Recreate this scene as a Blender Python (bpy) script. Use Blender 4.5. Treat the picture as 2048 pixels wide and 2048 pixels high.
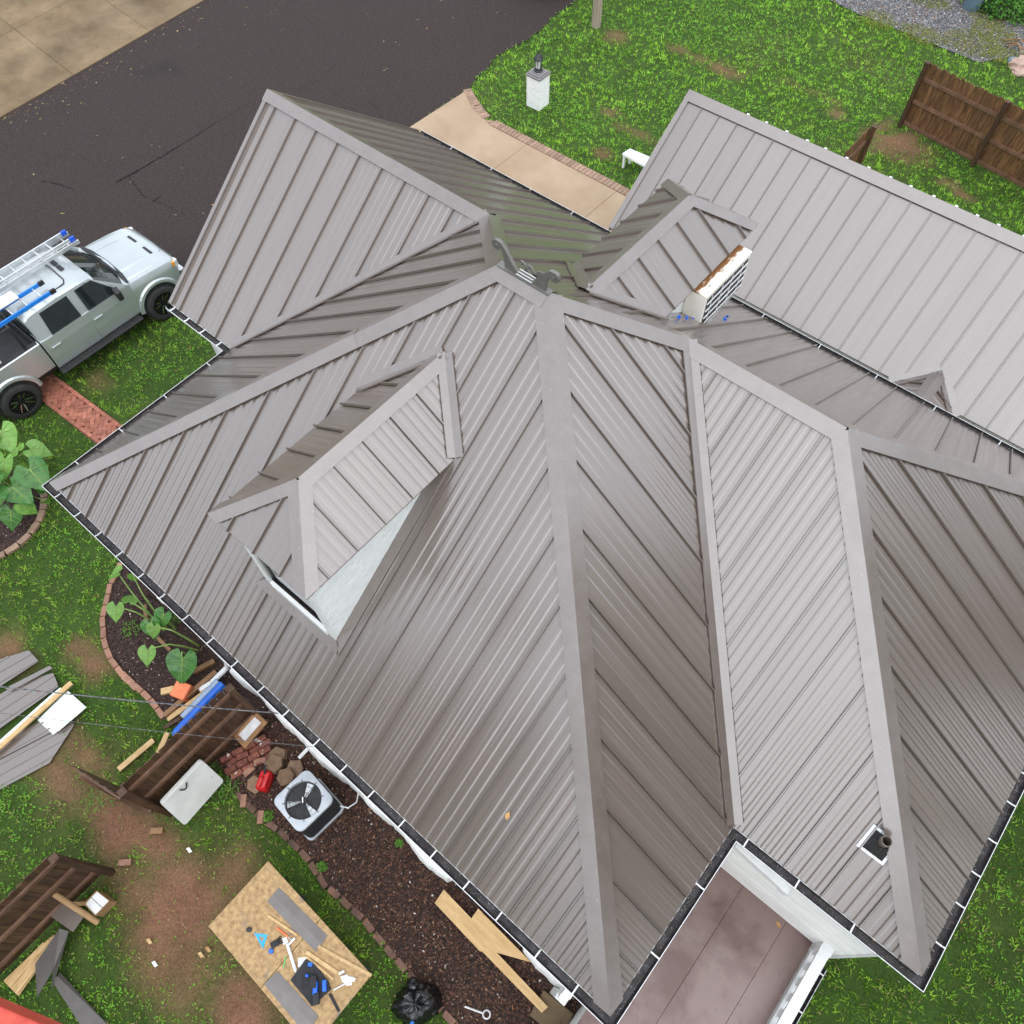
import bpy, bmesh, math, random
import numpy as np
from mathutils import Vector, Matrix, Quaternion
for o in list(bpy.data.objects): bpy.data.objects.remove(o)
scene = bpy.context.scene
col = scene.collection
random.seed(7); rng = np.random.default_rng(7)
R = math.radians

# ------------------------------------------------------------ camera
CAM = Vector((10.088, -0.295, 14.123))
RX = Vector((0.764146, 0.644893, -0.013888)); UP = Vector((-0.551374, 0.664204, 0.504797)); BK = Vector((0.334764, -0.378081, 0.863127))
FPX = 1567.96
cd = bpy.data.cameras.new('camera'); cam = bpy.data.objects.new('camera', cd); col.objects.link(cam)
cd.sensor_fit = 'HORIZONTAL'; cd.sensor_width = 36; cd.lens = 36 * FPX / 2048; cd.clip_start = 0.1; cd.clip_end = 600
cam.matrix_world = Matrix(((RX.x, UP.x, BK.x, CAM.x), (RX.y, UP.y, BK.y, CAM.y), (RX.z, UP.z, BK.z, CAM.z), (0, 0, 0, 1)))
scene.camera = cam

# ------------------------------------------------------------ sky, sun, exposure (overcast, wet day)
SUN_EL, SUN_AZ = R(58), R(-35)
w = bpy.data.worlds.new('World'); scene.world = w; w.use_nodes = True
nt = w.node_tree; bg = nt.nodes['Background']
sky = nt.nodes.new('ShaderNodeTexSky'); sky.sky_type = 'NISHITA'; sky.sun_disc = False
sky.sun_elevation = SUN_EL; sky.sun_rotation = R(90) - SUN_AZ; sky.dust_density = 3.0; sky.air_density = 1.0; sky.ozone_density = 1.0
hs = nt.nodes.new('ShaderNodeHueSaturation'); hs.inputs['Saturation'].default_value = 0.30
gm = nt.nodes.new('ShaderNodeGamma'); gm.inputs['Gamma'].default_value = 0.32     # cloud cover evens the sky out
cl = nt.nodes.new('ShaderNodeMix'); cl.data_type = 'RGBA'; cl.blend_type = 'MULTIPLY'; cl.inputs[0].default_value = 1.0; cl.inputs[7].default_value = (2.88, 3.06, 3.32, 1)
nt.links.new(sky.outputs[0], hs.inputs['Color']); nt.links.new(hs.outputs[0], gm.inputs['Color']); nt.links.new(gm.outputs[0], cl.inputs[6]); nt.links.new(cl.outputs[2], bg.inputs['Color'])
bg.inputs['Strength'].default_value = 0.15
sd = bpy.data.lights.new('sun', 'SUN'); sd.energy = 0.72; sd.angle = R(95); sd.color = (1.0, 0.97, 0.93)
sun = bpy.data.objects.new('sun', sd); col.objects.link(sun)
sdir = Vector((math.cos(SUN_EL) * math.cos(SUN_AZ), math.cos(SUN_EL) * math.sin(SUN_AZ), math.sin(SUN_EL)))
sun.rotation_euler = sdir.to_track_quat('Z', 'Y').to_euler()
vs = scene.view_settings; vs.view_transform = 'Standard'; vs.look = 'None'; vs.gamma = 1; vs.use_curve_mapping = False
vs.exposure = 1.30

# ------------------------------------------------------------ photo pixels to directions
def px(u, v): return (RX * ((u - 1024) / FPX) - UP * ((v - 1024) / FPX) - BK)
OX = (0, 674, 1348)
def K(i, j, x, y): return (OX[i] + x * 700 / 1932, OX[j] + y * 700 / 1932)
def hit(uv, n, d):
    r = px(*uv); n = Vector(n); return CAM + r * ((d - n.dot(CAM)) / n.dot(r))
def G(i, j, x, y, z=0.0): return hit(K(i, j, x, y), (0, 0, 1), z)

# ------------------------------------------------------------ materials
M = {}
def lin(c): return tuple((x / 12.92 if x <= 0.04045 else ((x + 0.055) / 1.055) ** 2.4) for x in c)
def mat(name, c1, c2=None, rough=0.6, metal=0.0, scale=6.0, detail=6.0, bump=0.0, bscale=None, spec=0.5, speck=None, coat=0.0,
        stretch=None, sub=None, attr=None, lo=0.35, hi=0.65, rough2=None, trans=0.0, coords='pos'):
    m = bpy.data.materials.new(name); m.use_nodes = True; t = m.node_tree; N = t.nodes; Lk = t.links
    b = N['Principled BSDF']; b.inputs['Metallic'].default_value = metal; b.inputs['Roughness'].default_value = rough
    b.inputs['Specular IOR Level'].default_value = spec
    if coat: b.inputs['Coat Weight'].default_value = coat; b.inputs['Coat Roughness'].default_value = 0.06
    if trans: b.inputs['Transmission Weight'].default_value = trans
    if coords == 'pos': src = N.new('ShaderNodeNewGeometry').outputs['Position']
    else: src = N.new('ShaderNodeTexCoord').outputs['Object']
    if stretch:
        mp = N.new('ShaderNodeMapping'); mp.inputs['Scale'].default_value = stretch; Lk.new(src, mp.inputs[0]); src = mp.outputs[0]
    nz = N.new('ShaderNodeTexNoise'); nz.inputs['Scale'].default_value = scale; nz.inputs['Detail'].default_value = detail; nz.inputs['Roughness'].default_value = 0.6
    Lk.new(src, nz.inputs['Vector'])
    cr_ = N.new('ShaderNodeValToRGB'); e = cr_.color_ramp.elements
    e[0].position = lo; e[1].position = hi; e[0].color = (*c1, 1); e[1].color = (*(c2 or c1), 1)
    Lk.new(nz.outputs['Fac'], cr_.inputs['Fac']); cout = cr_.outputs['Color']
    if attr:
        at = N.new('ShaderNodeAttribute'); at.attribute_name = attr
        mx = N.new('ShaderNodeMix'); mx.data_type = 'RGBA'; mx.blend_type = 'MULTIPLY'; mx.inputs['Factor'].default_value = 1
        Lk.new(cout, mx.inputs[6]); Lk.new(at.outputs['Color'], mx.inputs[7]); cout = mx.outputs[2]
    if speck:
        sc, thr, colr = speck
        vz = N.new('ShaderNodeTexNoise'); vz.inputs['Scale'].default_value = sc; vz.inputs['Detail'].default_value = 2; Lk.new(src, vz.inputs['Vector'])
        rp = N.new('ShaderNodeValToRGB'); rp.color_ramp.elements[0].position = thr; rp.color_ramp.elements[1].position = min(thr + 0.05, 1)
        Lk.new(vz.outputs['Fac'], rp.inputs['Fac'])
        mx = N.new('ShaderNodeMix'); mx.data_type = 'RGBA'; Lk.new(rp.outputs['Color'], mx.inputs[0]); Lk.new(cout, mx.inputs[6]); mx.inputs[7].default_value = (*colr, 1); cout = mx.outputs[2]
    Lk.new(cout, b.inputs['Base Color'])
    if rough2 is not None:
        n2 = N.new('ShaderNodeTexNoise'); n2.inputs['Scale'].default_value = scale * 0.6; n2.inputs['Detail'].default_value = 3; Lk.new(src, n2.inputs['Vector'])
        mr = N.new('ShaderNodeMapRange'); mr.inputs['From Min'].default_value = 0.35; mr.inputs['From Max'].default_value = 0.65
        mr.inputs['To Min'].default_value = rough; mr.inputs['To Max'].default_value = rough2
        Lk.new(n2.outputs['Fac'], mr.inputs['Value']); Lk.new(mr.outputs[0], b.inputs['Roughness'])
    if bump:
        bz = N.new('ShaderNodeTexNoise'); bz.inputs['Scale'].default_value = bscale or scale * 8; bz.inputs['Detail'].default_value = 4; Lk.new(src, bz.inputs['Vector'])
        bp = N.new('ShaderNodeBump'); bp.inputs['Strength'].default_value = bump; bp.inputs['Distance'].default_value = 0.02
        Lk.new(bz.outputs['Fac'], bp.inputs['Height']); Lk.new(bp.outputs[0], b.inputs['Normal'])
    M[name] = m; return m

def vary(m, amt=0.12):
    """per-object random brightness, like batches of paint and wood"""
    t = m.node_tree; N = t.nodes; b = N['Principled BSDF']; l = b.inputs['Base Color'].links[0]; s = l.from_socket
    oi = N.new('ShaderNodeObjectInfo'); mr = N.new('ShaderNodeMapRange'); mr.inputs['To Min'].default_value = 1 - amt; mr.inputs['To Max'].default_value = 1 + amt
    t.links.new(oi.outputs['Random'], mr.inputs['Value'])
    mx = N.new('ShaderNodeMix'); mx.data_type = 'RGBA'; mx.blend_type = 'MULTIPLY'; mx.inputs[0].default_value = 1
    t.links.new(s, mx.inputs[6]); t.links.new(mr.outputs[0], mx.inputs[7]); t.links.new(mx.outputs[2], b.inputs['Base Color']); return m

# painted steel roofing: brown-grey metallic paint, wet
for nm_, st_ in (('roof_metal', (9.0, 0.5, 0.5)), ('roof_metal_cross', (0.5, 9.0, 0.5))):   # faint streaks run down each slope
    vary(mat(nm_, (0.113, 0.085, 0.068), (0.134, 0.103, 0.084), rough=0.33, rough2=0.47, metal=0.0, scale=1.3, bump=0.10, bscale=3.0, stretch=st_, lo=0.3, hi=0.7), 0.05)
vary(mat('roof_cap', (0.118, 0.090, 0.074), (0.141, 0.111, 0.094), rough=0.34, rough2=0.46, metal=0.0, scale=5, bump=0.10, bscale=7, speck=(40, 0.69, (0.22, 0.20, 0.17))), 0.04)
for k_ in ('roof_metal', 'roof_metal_cross', 'roof_cap'):
    b_ = M[k_].node_tree.nodes['Principled BSDF']; b_.inputs['Coat Weight'].default_value = 1.0; b_.inputs["Coat IOR"].default_value = 2.0; b_.inputs['Coat Roughness'].default_value = 0.20
mat('roof_metal_underside', (0.5, 0.5, 0.49), (0.6, 0.6, 0.59), rough=0.5, metal=0.1)
mat('closure_foam', (0.03, 0.028, 0.027), rough=0.9)
mat('white_trim', (0.74, 0.75, 0.74), (0.82, 0.83, 0.82), rough=0.45, scale=3)
mat('gutter_white', (0.70, 0.71, 0.71), (0.80, 0.81, 0.81), rough=0.35, scale=4, speck=(9, 0.66, (0.45, 0.43, 0.40)))
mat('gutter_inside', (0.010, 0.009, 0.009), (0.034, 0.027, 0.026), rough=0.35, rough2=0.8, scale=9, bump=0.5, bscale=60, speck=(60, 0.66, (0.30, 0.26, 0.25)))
mat('hanger_metal', (0.55, 0.55, 0.55), (0.65, 0.65, 0.65), rough=0.4, metal=0.6)
mat('wall_white', (0.70, 0.69, 0.66), (0.82, 0.82, 0.80), rough=0.75, scale=3, bump=0.5, bscale=14)
vary(mat('siding_white', (0.76, 0.76, 0.72), (0.85, 0.85, 0.81), rough=0.5, scale=3), 0.07)
mat('stucco_cheek', (0.83, 0.86, 0.85), (0.90, 0.92, 0.91), rough=0.6, scale=4, bump=0.9, bscale=11)
mat('glass_dark', (0.012, 0.014, 0.016), rough=0.06, spec=0.6)
mat('plastic_black', (0.014, 0.014, 0.015), (0.022, 0.022, 0.023), rough=0.5)
mat('rubber', (0.016, 0.016, 0.016), (0.028, 0.027, 0.026), rough=0.8, bump=0.3, bscale=70)
mat('flat_roof', (0.120, 0.064, 0.053), (0.215, 0.148, 0.132), rough=0.12, rough2=0.45, scale=0.9, detail=7, bump=0.04, bscale=40, speck=(26, 0.70, (0.06, 0.035, 0.03)), lo=0.40, hi=0.56)
mat('ornament_paint', (0.13, 0.125, 0.11), (0.17, 0.165, 0.15), rough=0.45, metal=0.2, scale=10)
mat('pipe_rust', (0.10, 0.075, 0.06), (0.2, 0.16, 0.14), rough=0.6, metal=0.3, scale=18)

# ------------------------------------------------------------ object helpers
org = {}
def V(*a): return Vector(a)
class MB:
    def __init__(s): s.v = []; s.f = []; s.mi = []; s.cur = 0
    def add(s, vs, fs):
        n = len(s.v); s.v += [tuple(p) for p in vs]; s.f += [tuple(i + n for i in f) for f in fs]; s.mi += [s.cur] * len(fs); return s
    def obox(s, o, a, b, c):
        """box from corner o along three edge vectors"""
        o, a, b, c = Vector(o), Vector(a), Vector(b), Vector(c)
        if a.cross(b).dot(c) < 0: a, b = b, a
        return s.add([o, o + a, o + a + b, o + b, o + c, o + a + c, o + a + b + c, o + b + c],
                     [(3, 2, 1, 0), (4, 5, 6, 7), (0, 1, 5, 4), (1, 2, 6, 5), (2, 3, 7, 6), (3, 0, 4, 7)])
    def cbox(s, c, sx, sy, sz, rz=0.0, rx=0.0, ry=0.0):
        m = Matrix.Rotation(rz, 3, 'Z') @ Matrix.Rotation(ry, 3, 'Y') @ Matrix.Rotation(rx, 3, 'X'); c = Vector(c)
        a, b, d = m @ V(sx, 0, 0), m @ V(0, sy, 0), m @ V(0, 0, sz)
        return s.obox(c - (a + b + d) / 2, a, b, d)
    def bbox(s, c, sx, sy, sz, rz=0.0, rx=0.0, ry=0.0, bev=0.01):
        """bevelled box"""
        m = Matrix.Rotation(rz, 3, 'Z') @ Matrix.Rotation(ry, 3, 'Y') @ Matrix.Rotation(rx, 3, 'X'); c = Vector(c)
        bm = bmesh.new(); bmesh.ops.create_cube(bm, size=1.0)
        for v in bm.verts: v.co = Vector((v.co.x * sx, v.co.y * sy, v.co.z * sz))
        bmesh.ops.bevel(bm, geom=bm.edges[:], offset=bev, segments=2, affect='EDGES', profile=0.5)
        bm.verts.index_update()
        vs = [c + m @ v.co for v in bm.verts]; fs = [[v.index for v in f.verts] for f in bm.faces]; bm.free()
        return s.add(vs, fs)
    def beam(s, a, b, w_, h_, up=(0, 0, 1)):
        a, b = Vector(a), Vector(b); d = (b - a); u = Vector(up); sd_ = d.cross(u)
        if sd_.length < 1e-6: sd_ = d.cross(Vector((1, 0, 0)))
        sd_.normalize(); u = sd_.cross(d).normalized()
        return s.obox(a - sd_ * w_ / 2 - u * h_ / 2, d, sd_ * w_, u * h_)
    def prism(s, poly, d):
        """polygon (list of 3-vectors) extruded by d"""
        d = Vector(d); P = [Vector(p) for p in poly]; n = len(P)
        nrm = Vector((0, 0, 0))
        for i in range(n): nrm += P[i].cross(P[(i + 1) % n])
        if nrm.dot(d) < 0: P.reverse()
        vs = P + [p + d for p in P]
        return s.add(vs, [tuple(range(n - 1, -1, -1)), tuple(range(n, 2 * n))] + [(i, (i + 1) % n, n + (i + 1) % n, n + i) for i in range(n)])
    def tube(s, pts, r, n=8, cap=True):
        pts = [Vector(p) for p in pts]; k = len(pts)
        rs = r if hasattr(r, '__len__') else [r] * k
        t0 = (pts[1] - pts[0]).normalized(); a = t0.orthogonal().normalized(); vs = []
        for i in range(k):
            t = (pts[min(i + 1, k - 1)] - pts[max(i - 1, 0)]).normalized()
            a = (a - t * a.dot(t)); a = a.normalized() if a.length > 1e-6 else t.orthogonal().normalized(); b = t.cross(a)
            for j in range(n):
                q = 2 * math.pi * j / n; vs.append(pts[i] + (a * math.cos(q) + b * math.sin(q)) * rs[i])
        fs = [(i * n + j, i * n + (j + 1) % n, (i + 1) * n + (j + 1) % n, (i + 1) * n + j) for i in range(k - 1) for j in range(n)]
        if cap: fs += [tuple(range(n - 1, -1, -1)), tuple(range((k - 1) * n, k * n))]
        return s.add(vs, fs)
    def lathe(s, prof, c, ax=(0, 0, 1), n=24, cap=True):
        """prof: list of (radius, height along axis)"""
        c = Vector(c); ax = Vector(ax).normalized(); a = ax.orthogonal().normalized(); b = ax.cross(a); vs = []
        for r_, h in prof:
            for j in range(n):
                q = 2 * math.pi * j / n; vs.append(c + ax * h + (a * math.cos(q) + b * math.sin(q)) * r_)
        k = len(prof)
        fs = [(i * n + j, i * n + (j + 1) % n, (i + 1) * n + (j + 1) % n, (i + 1) * n + j) for i in range(k - 1) for j in range(n)]
        if cap: fs += [tuple(range(n - 1, -1, -1)), tuple(range((k - 1) * n, k * n))]
        return s.add(vs, fs)
    def quad(s, *p): return s.add(p, [tuple(range(len(p)))])
    def loft(s, rings, cap=True):
        n = len(rings[0]); vs = [p for r_ in rings for p in r_]; k = len(rings)
        fs = [(i * n + j, i * n + (j + 1) % n, (i + 1) * n + (j + 1) % n, (i + 1) * n + j) for i in range(k - 1) for j in range(n)]
        if cap: fs += [tuple(range(n - 1, -1, -1)), tuple(range((k - 1) * n, k * n))]
        return s.add(vs, fs)
    def xf(s, m):
        s.v = [tuple(m @ Vector(p)) for p in s.v]; return s
    def build(s, name, m, parent=None, loc=None, smooth=False, kind=None, angle=40):
        o_ = org[parent.name] if parent else (Vector(loc) if loc is not None else Vector((0, 0, 0)))
        me = bpy.data.meshes.new(name); me.from_pydata([(p[0] - o_[0], p[1] - o_[1], p[2] - o_[2]) for p in s.v], [], s.f)
        ms = m if isinstance(m, (list, tuple)) else [m]
        for x in ms: me.materials.append(M[x] if isinstance(x, str) else x)
        if len(ms) > 1: me.polygons.foreach_set('material_index', s.mi)
        if smooth:
            me.polygons.foreach_set('use_smooth', [True] * len(me.polygons))
            me.set_sharp_from_angle(angle=R(angle))
        me.update()
        o = bpy.data.objects.new(name, me); col.objects.link(o); org[o.name] = o_
        if parent: o.parent = parent
        else: o.location = o_
        if kind: o['kind'] = kind
        return o
def tag(o, label, cat, group=None):
    o['label'] = label; o['category'] = cat
    if group: o['group'] = group
    return o
def thing(name, label, cat, loc, group=None):
    o = bpy.data.objects.new(name, None); col.objects.link(o); o.location = loc; o.empty_display_size = 0.2
    org[o.name] = Vector(loc); return tag(o, label, cat, group)
def copy_obj(src, parent, loc=None, rot=None, scl=None):
    c = src.copy(); col.objects.link(c); c.parent = parent; org[c.name] = org.get(src.name, Vector((0, 0, 0)))
    if loc is not None: c.location = loc
    if rot is not None: c.rotation_euler = rot
    if scl is not None: c.scale = scl
    return c

# ============================================================ HOUSE
L = 11.092; W = 10.322; PP = 0.743; QQ = 0.741; W1 = 3.3105; G1 = 1.775; W2 = 3.860; G2 = 2.484; Q2 = 0.6965; ZE = 3.6
H2 = PP * W / 2; A1 = H2 / QQ; A2 = L - H2 / QQ; NX = PP * W1 / QQ; EX = L - PP * W2 / QQ; ERX = L + G2 - PP * W2 / Q2
house = thing('house', 'house under a brown-grey standing seam metal roof with hips, valleys and two dormers', 'house', (L / 2, W / 2, 0))

def interp(pl_, s):
    for (a, b), (c, d) in zip(pl_, pl_[1:]):
        if a - 1e-9 <= s <= c + 1e-9: return b if c - a < 1e-9 else b + (d - b) * (s - a) / (c - a)
    return None
def roof_face(parent, O, u, v, z0, pitch, lower, upper, s_first, P=0.508, h=0.034, ribs=1.0, drop=0.025, mname='roof_metal', slopename='roof_slope', lift=0.0):
    """a slope: deck mesh (part) with one mesh for each standing seam panel (sub-parts)"""
    O, u, v = Vector((*O, 0)), Vector((*u, 0)), Vector((*v, 0))
    nrm = (-v * pitch + Vector((0, 0, 1))).normalized()
    def pt(s, t, hh): return O + u * s + v * t + Vector((0, 0, z0 + pitch * t)) + nrm * (hh + lift)
    smin, smax = max(lower[0][0], upper[0][0]), min(lower[-1][0], upper[-1][0])
    bps = sorted({round(x[0], 6) for x in lower + upper if smin <= x[0] <= smax})
    flip = u.cross(v).z < 0
    d = MB(); rows = []
    for s in bps: rows.append((pt(s, interp(lower, s), -0.02), pt(s, interp(upper, s), -0.02)))
    for (a, b), (c, e) in zip(rows, rows[1:]):
        q = [a, c, e, b]
        d.quad(*(q[::-1] if flip else q))
    slope = d.build(slopename, 'closure_foam', parent)
    k0 = math.floor((smin - s_first) / P)
    prof = [(0, 0), (0.003, h * 1.15), (0.015, h * 1.15), (0.018, -0.005), (0.024, -0.005), (0.028, 0.0)]
    if ribs:
        for c in (0.27, 0.52, 0.77):
            cx = 0.016 + (P - 0.016) * c
            prof += [(cx - 0.046, 0), (cx - 0.022, 0.0043 * ribs), (cx + 0.022, 0.0043 * ribs), (cx + 0.046, 0)]
    prof += [(P - 0.010, 0), (P - 0.006, -0.006), (P - 0.0005, -0.006)]
    for k in range(k0, k0 + 80):
        sa = s_first + k * P
        if sa > smax: break
        ss = sorted(set([sa + x for x, _ in prof] + [b for b in bps if sa < b < sa + P - 0.0005] + [x for x in (smin, smax) if sa < x < sa + P]))
        tw = random.gauss(0, 0.005); cols = []
        for s in ss:
            if s < smin - 1e-6 or s > smax + 1e-6: continue
            t0, t1 = interp(lower, s), interp(upper, s)
            if t0 is None or t1 is None or t1 < t0 - 1e-4: continue
            hh = interp(prof, s - sa) + tw * (s - sa - P / 2)
            cols.append((s, t0, max(t1, t0 + 1e-4), hh))
        if len(cols) < 2: continue
        b = MB()
        for i, (s, t0, t1, hh) in enumerate(cols):
            b.v += [tuple(pt(s, t0, hh) - Vector((0, 0, drop))), tuple(pt(s, t0, hh)), tuple(pt(s, t1, hh))]
        for i in range(len(cols) - 1):
            for r_ in range(2):
                q = (3 * i + r_, 3 * (i + 1) + r_, 3 * (i + 1) + r_ + 1, 3 * i + r_ + 1)
                b.f.append(q[::-1] if flip else q)
        b.mi = [0] * len(b.f)
        b.build('roof_panel', mname if abs(v.y) > 0.5 else mname + '_cross', slope)
    return slope

def cap(parent, A, B, n1, n2, w_=0.165, name='hip_cap', raise_=0.05, zeave=None, valley=False, seg=3.05, gap=True, m='roof_cap', ext=0.0):
    """folded cap over the line A-B between planes with normals n1, n2; pieces overlap every seg metres"""
    A, B, n1, n2 = Vector(A), Vector(B), Vector(n1).normalized(), Vector(n2).normalized()
    dv = (B - A); Ln = dv.length; d = dv / Ln
    es = []
    for n, o in ((n1, n2), (n2, n1)):
        e = n.cross(d).normalized()
        bis = (n1 + n2)
        if (e.z > 0) != valley: e = -e
        if valley and e.dot(o) < 0: e = -e
        if not valley and e.dot(o) > 0: e = -e
        es.append(e)
    up = (n1 + n2).normalized()
    k = max(1, math.ceil((Ln - 0.6) / seg)); segL = seg
    cuts = [0.0]
    while Ln - cuts[-1] > segL * 1.25: cuts.append(cuts[-1] + segL)
    cuts.append(Ln + ext)
    for i, (a, b) in enumerate(zip(cuts, cuts[1:])):
        rz = raise_ + 0.004 * (i % 2)
        a2 = a - (0.06 if i else 0)
        mb = MB(); cl = MB()
        for e, n in zip(es, (n1, n2)):
            def shift(q, wd):
                if zeave is not None and q <= 1e-6 and abs(d.z) > 1e-4 and not valley: return max(0.0, -(e.z * wd) / d.z)
                return 0.0
            P0, P1 = A + d * a2, A + d * b
            sh = shift(a2, w_)
            o0, o1 = P0 + d * sh + e * w_, P1 + e * w_
            r0, r1 = P0 + up * (rz * 1.15), P1 + up * (rz * 1.15)
            u0, u1 = o0 + n * rz, o1 + n * rz
            l0, l1 = o0 + n * (rz - 0.022) , o1 + n * (rz - 0.022)
            fl = (r1 - r0).cross(u0 - r0).dot(n) < 0
            for q in ((r0, r1, u1, u0), (u0, u1, l1, l0)): mb.quad(*(q[::-1] if fl else q))
            c0, c1 = P0 + d * sh + e * (w_ - 0.03), P1 + e * (w_ - 0.03)
            q = (c0 + n * (rz - 0.004), c1 + n * (rz - 0.004), c1 - n * 0.005, c0 - n * 0.005)
            cl.quad(*(q[::-1] if fl else q))
            # end lap
            q = (r0, u0, o0 + n * 0.0, P0 + up * 0.0)
            if i: mb.quad(*q)
        c = mb.build(name, m, parent)
        if gap: cl.build('foam_closure', 'closure_foam', c)
nSW, nNE, nNW, nSE, nEE = (0, -PP, 1), (0, PP, 1), (-QQ, 0, 1), (QQ, 0, 1), (Q2, 0, 1)
# --- slopes
roof_face(house, (0, 0), (1, 0), (0, 1), ZE, PP, [(0, 0), (L, 0)], [(0, 0), (A1, W / 2), (A2, W / 2), (L, 0)], 10.59, drop=0.03)
roof_face(house, (0, 0), (0, 1), (1, 0), ZE, QQ, [(0, 0), (W - 2 * W1, 0), (W - W1, NX)], [(0, 0), (W / 2, A1), (W - W1, NX)], 1.36, P=0.512)
roof_face(house, (0, W), (1, 0), (0, -1), ZE, PP, [(-G1, 0), (L + G2, 0)], [(-G1, W1), (NX, W1), (A1, W / 2), (A2, W / 2), (EX, W2), (ERX, W2), (L + G2, 0)], 0.91, P=0.502)
roof_face(house, (L, 0), (0, 1), (-1, 0), ZE, QQ, [(0, 0), (W - 2 * W2, 0), (W - W2, L - EX)], [(0, 0), (W / 2, L - A2), (W - W2, L - EX)], 0.53, P=0.506)
roof_face(house, (0, W - 2 * W1), (1, 0), (0, 1), ZE, PP, [(-G1, 0), (0, 0), (NX, W1)], [(-G1, W1), (NX, W1)], -0.98, P=0.524)
roof_face(house, (0, W - 2 * W2), (1, 0), (0, 1), ZE, PP, [(EX, W2), (L, 0), (L + G2, 0)], [(EX, W2), (ERX, W2), (L + G2, 0)], 11.8, P=0.506)
roof_face(house, (L + G2, 0), (0, 1), (-1, 0), ZE, Q2, [(W - 2 * W2, 0), (W, 0)], [(W - 2 * W2, 0), (W - W2, PP * W2 / Q2), (W, 0)], 3.4, P=0.496)
# --- caps
ZA = ZE + H2
pW, pS, pA1, pA2 = V(0, 0, ZE), V(L, 0, ZE), V(A1, W / 2, ZA), V(A2, W / 2, ZA)
pNV, pNT, pNG = V(0, W - 2 * W1, ZE), V(NX, W - W1, ZE + PP * W1), V(-G1, W - W1, ZE + PP * W1)
pEV, pET, pER, pES, pEN = V(L, W - 2 * W2, ZE), V(EX, W - W2, ZE + PP * W2), V(ERX, W - W2, ZE + PP * W2), V(L + G2, W - 2 * W2, ZE), V(L + G2, W, ZE)
cap(house, pW, pA1, nSW, nNW, zeave=ZE, raise_=0.052)
cap(house, pS, pA2, nSW, nSE, zeave=ZE, raise_=0.049)
cap(house, pA1 - V(0.02, 0, 0), pA2 + V(0.02, 0, 0), nSW, nNE, name='ridge_cap', raise_=0.056)
cap(house, pNT, pA1, nNW, nNE, raise_=0.046)
cap(house, pET, pA2, nSE, nNE, raise_=0.046)
cap(house, pNG - V(0.03, 0, 0), pNT, nSW, nNE, name='ridge_cap', raise_=0.053)
cap(house, pET - V(0.05, 0, 0), pER, nSW, nNE, name='ridge_cap', raise_=0.053)
cap(house, pES, pER, nSW, nEE, zeave=ZE, raise_=0.050)
cap(house, pEN, pER, nNE, nEE, zeave=ZE, raise_=0.047)
cap(house, pNV + V(0.02, 0.02, 0.02), pNT, nNW, nSW, w_=0.115, name='valley_flashing', raise_=0.040, valley=True, gap=False, seg=9)
cap(house, pEV + V(-0.02, 0.02, 0.02), pET, nSE, nSW, w_=0.125, name='valley_flashing', raise_=0.040, valley=True, gap=False, seg=3.2)
# --- gable rake trim of the north wing
for sgn, ye in ((-1, W - 2 * W1), (1, W)):
    b = MB(); lo = V(-G1, ye, ZE); hi = pNG.copy(); n = Vector((0, sgn * PP, 1)).normalized()
    d = hi - lo
    b.obox(lo + n * 0.004 + V(-0.012, 0, 0), d, V(0.075, 0, 0), n * 0.045)
    b.obox(lo + V(-0.014, 0, -0.16), d, V(0.018, 0, 0), V(0, 0, 0.168))
    b.build('rake_trim', 'roof_cap', house)

# --- gutters
GP = [(0.0, 0.0), (0.0, -0.125), (0.09, -0.125), (0.125, -0.06), (0.135, 0.0), (0.128, 0.002), (0.118, -0.05), (0.08, -0.088), (0.012, -0.088), (0.012, 0.0)]
def gutter(parent, A, B, out, ma=0, mb_=0, zt=-0.025, hang=0.52, ph=0.3, inset=0.006, gname='gutter', hmat='hanger_metal', skip=()):
    A, B, out = Vector(A), Vector(B), Vector(out); d = (B - A).normalized()
    if d.cross(Vector((0, 0, 1))).dot(out) < 0: A, B, d, ma, mb_ = B, A, -d, mb_, ma
    rings = []
    for E_, sg, mm in ((A, -1, ma), (B, 1, mb_)):
        rings.append([E_ + d * (sg * mm * (o - inset)) + out * (o - inset) + V(0, 0, zt + z) for o, z in GP])
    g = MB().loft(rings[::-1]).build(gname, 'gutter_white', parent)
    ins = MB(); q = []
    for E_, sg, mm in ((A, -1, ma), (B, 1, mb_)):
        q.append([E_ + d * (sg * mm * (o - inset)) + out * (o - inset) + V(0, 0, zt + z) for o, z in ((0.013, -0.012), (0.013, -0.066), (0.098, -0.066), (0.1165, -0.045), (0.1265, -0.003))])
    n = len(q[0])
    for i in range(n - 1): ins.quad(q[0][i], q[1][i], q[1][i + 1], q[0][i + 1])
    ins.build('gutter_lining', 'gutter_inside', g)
    Ln = (B - A).length; s = ph; i = 0
    while s < Ln - 0.08:
        if i not in skip:
            hb = MB(); c = A + d * (s + random.uniform(-0.04, 0.04))
            hb.obox(c + out * (-inset) + V(0, 0, zt - 0.018), d * 0.018, out * 0.120, V(0, 0, 0.012))
            hb.obox(c + out * (0.100 - inset) + V(0, 0, zt - 0.004), d * 0.018, out * 0.026, V(0, 0, 0.008))
            hb.build('hanger', hmat, g)
        s += hang; i += 1
    return g
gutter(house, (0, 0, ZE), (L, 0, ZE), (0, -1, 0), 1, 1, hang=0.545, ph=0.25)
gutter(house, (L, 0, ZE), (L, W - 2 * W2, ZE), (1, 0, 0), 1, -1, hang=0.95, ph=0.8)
gutter(house, (L, W - 2 * W2, ZE), (L + G2, W - 2 * W2, ZE), (0, -1, 0), -1, 1, hang=0.72, ph=0.25)
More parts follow.
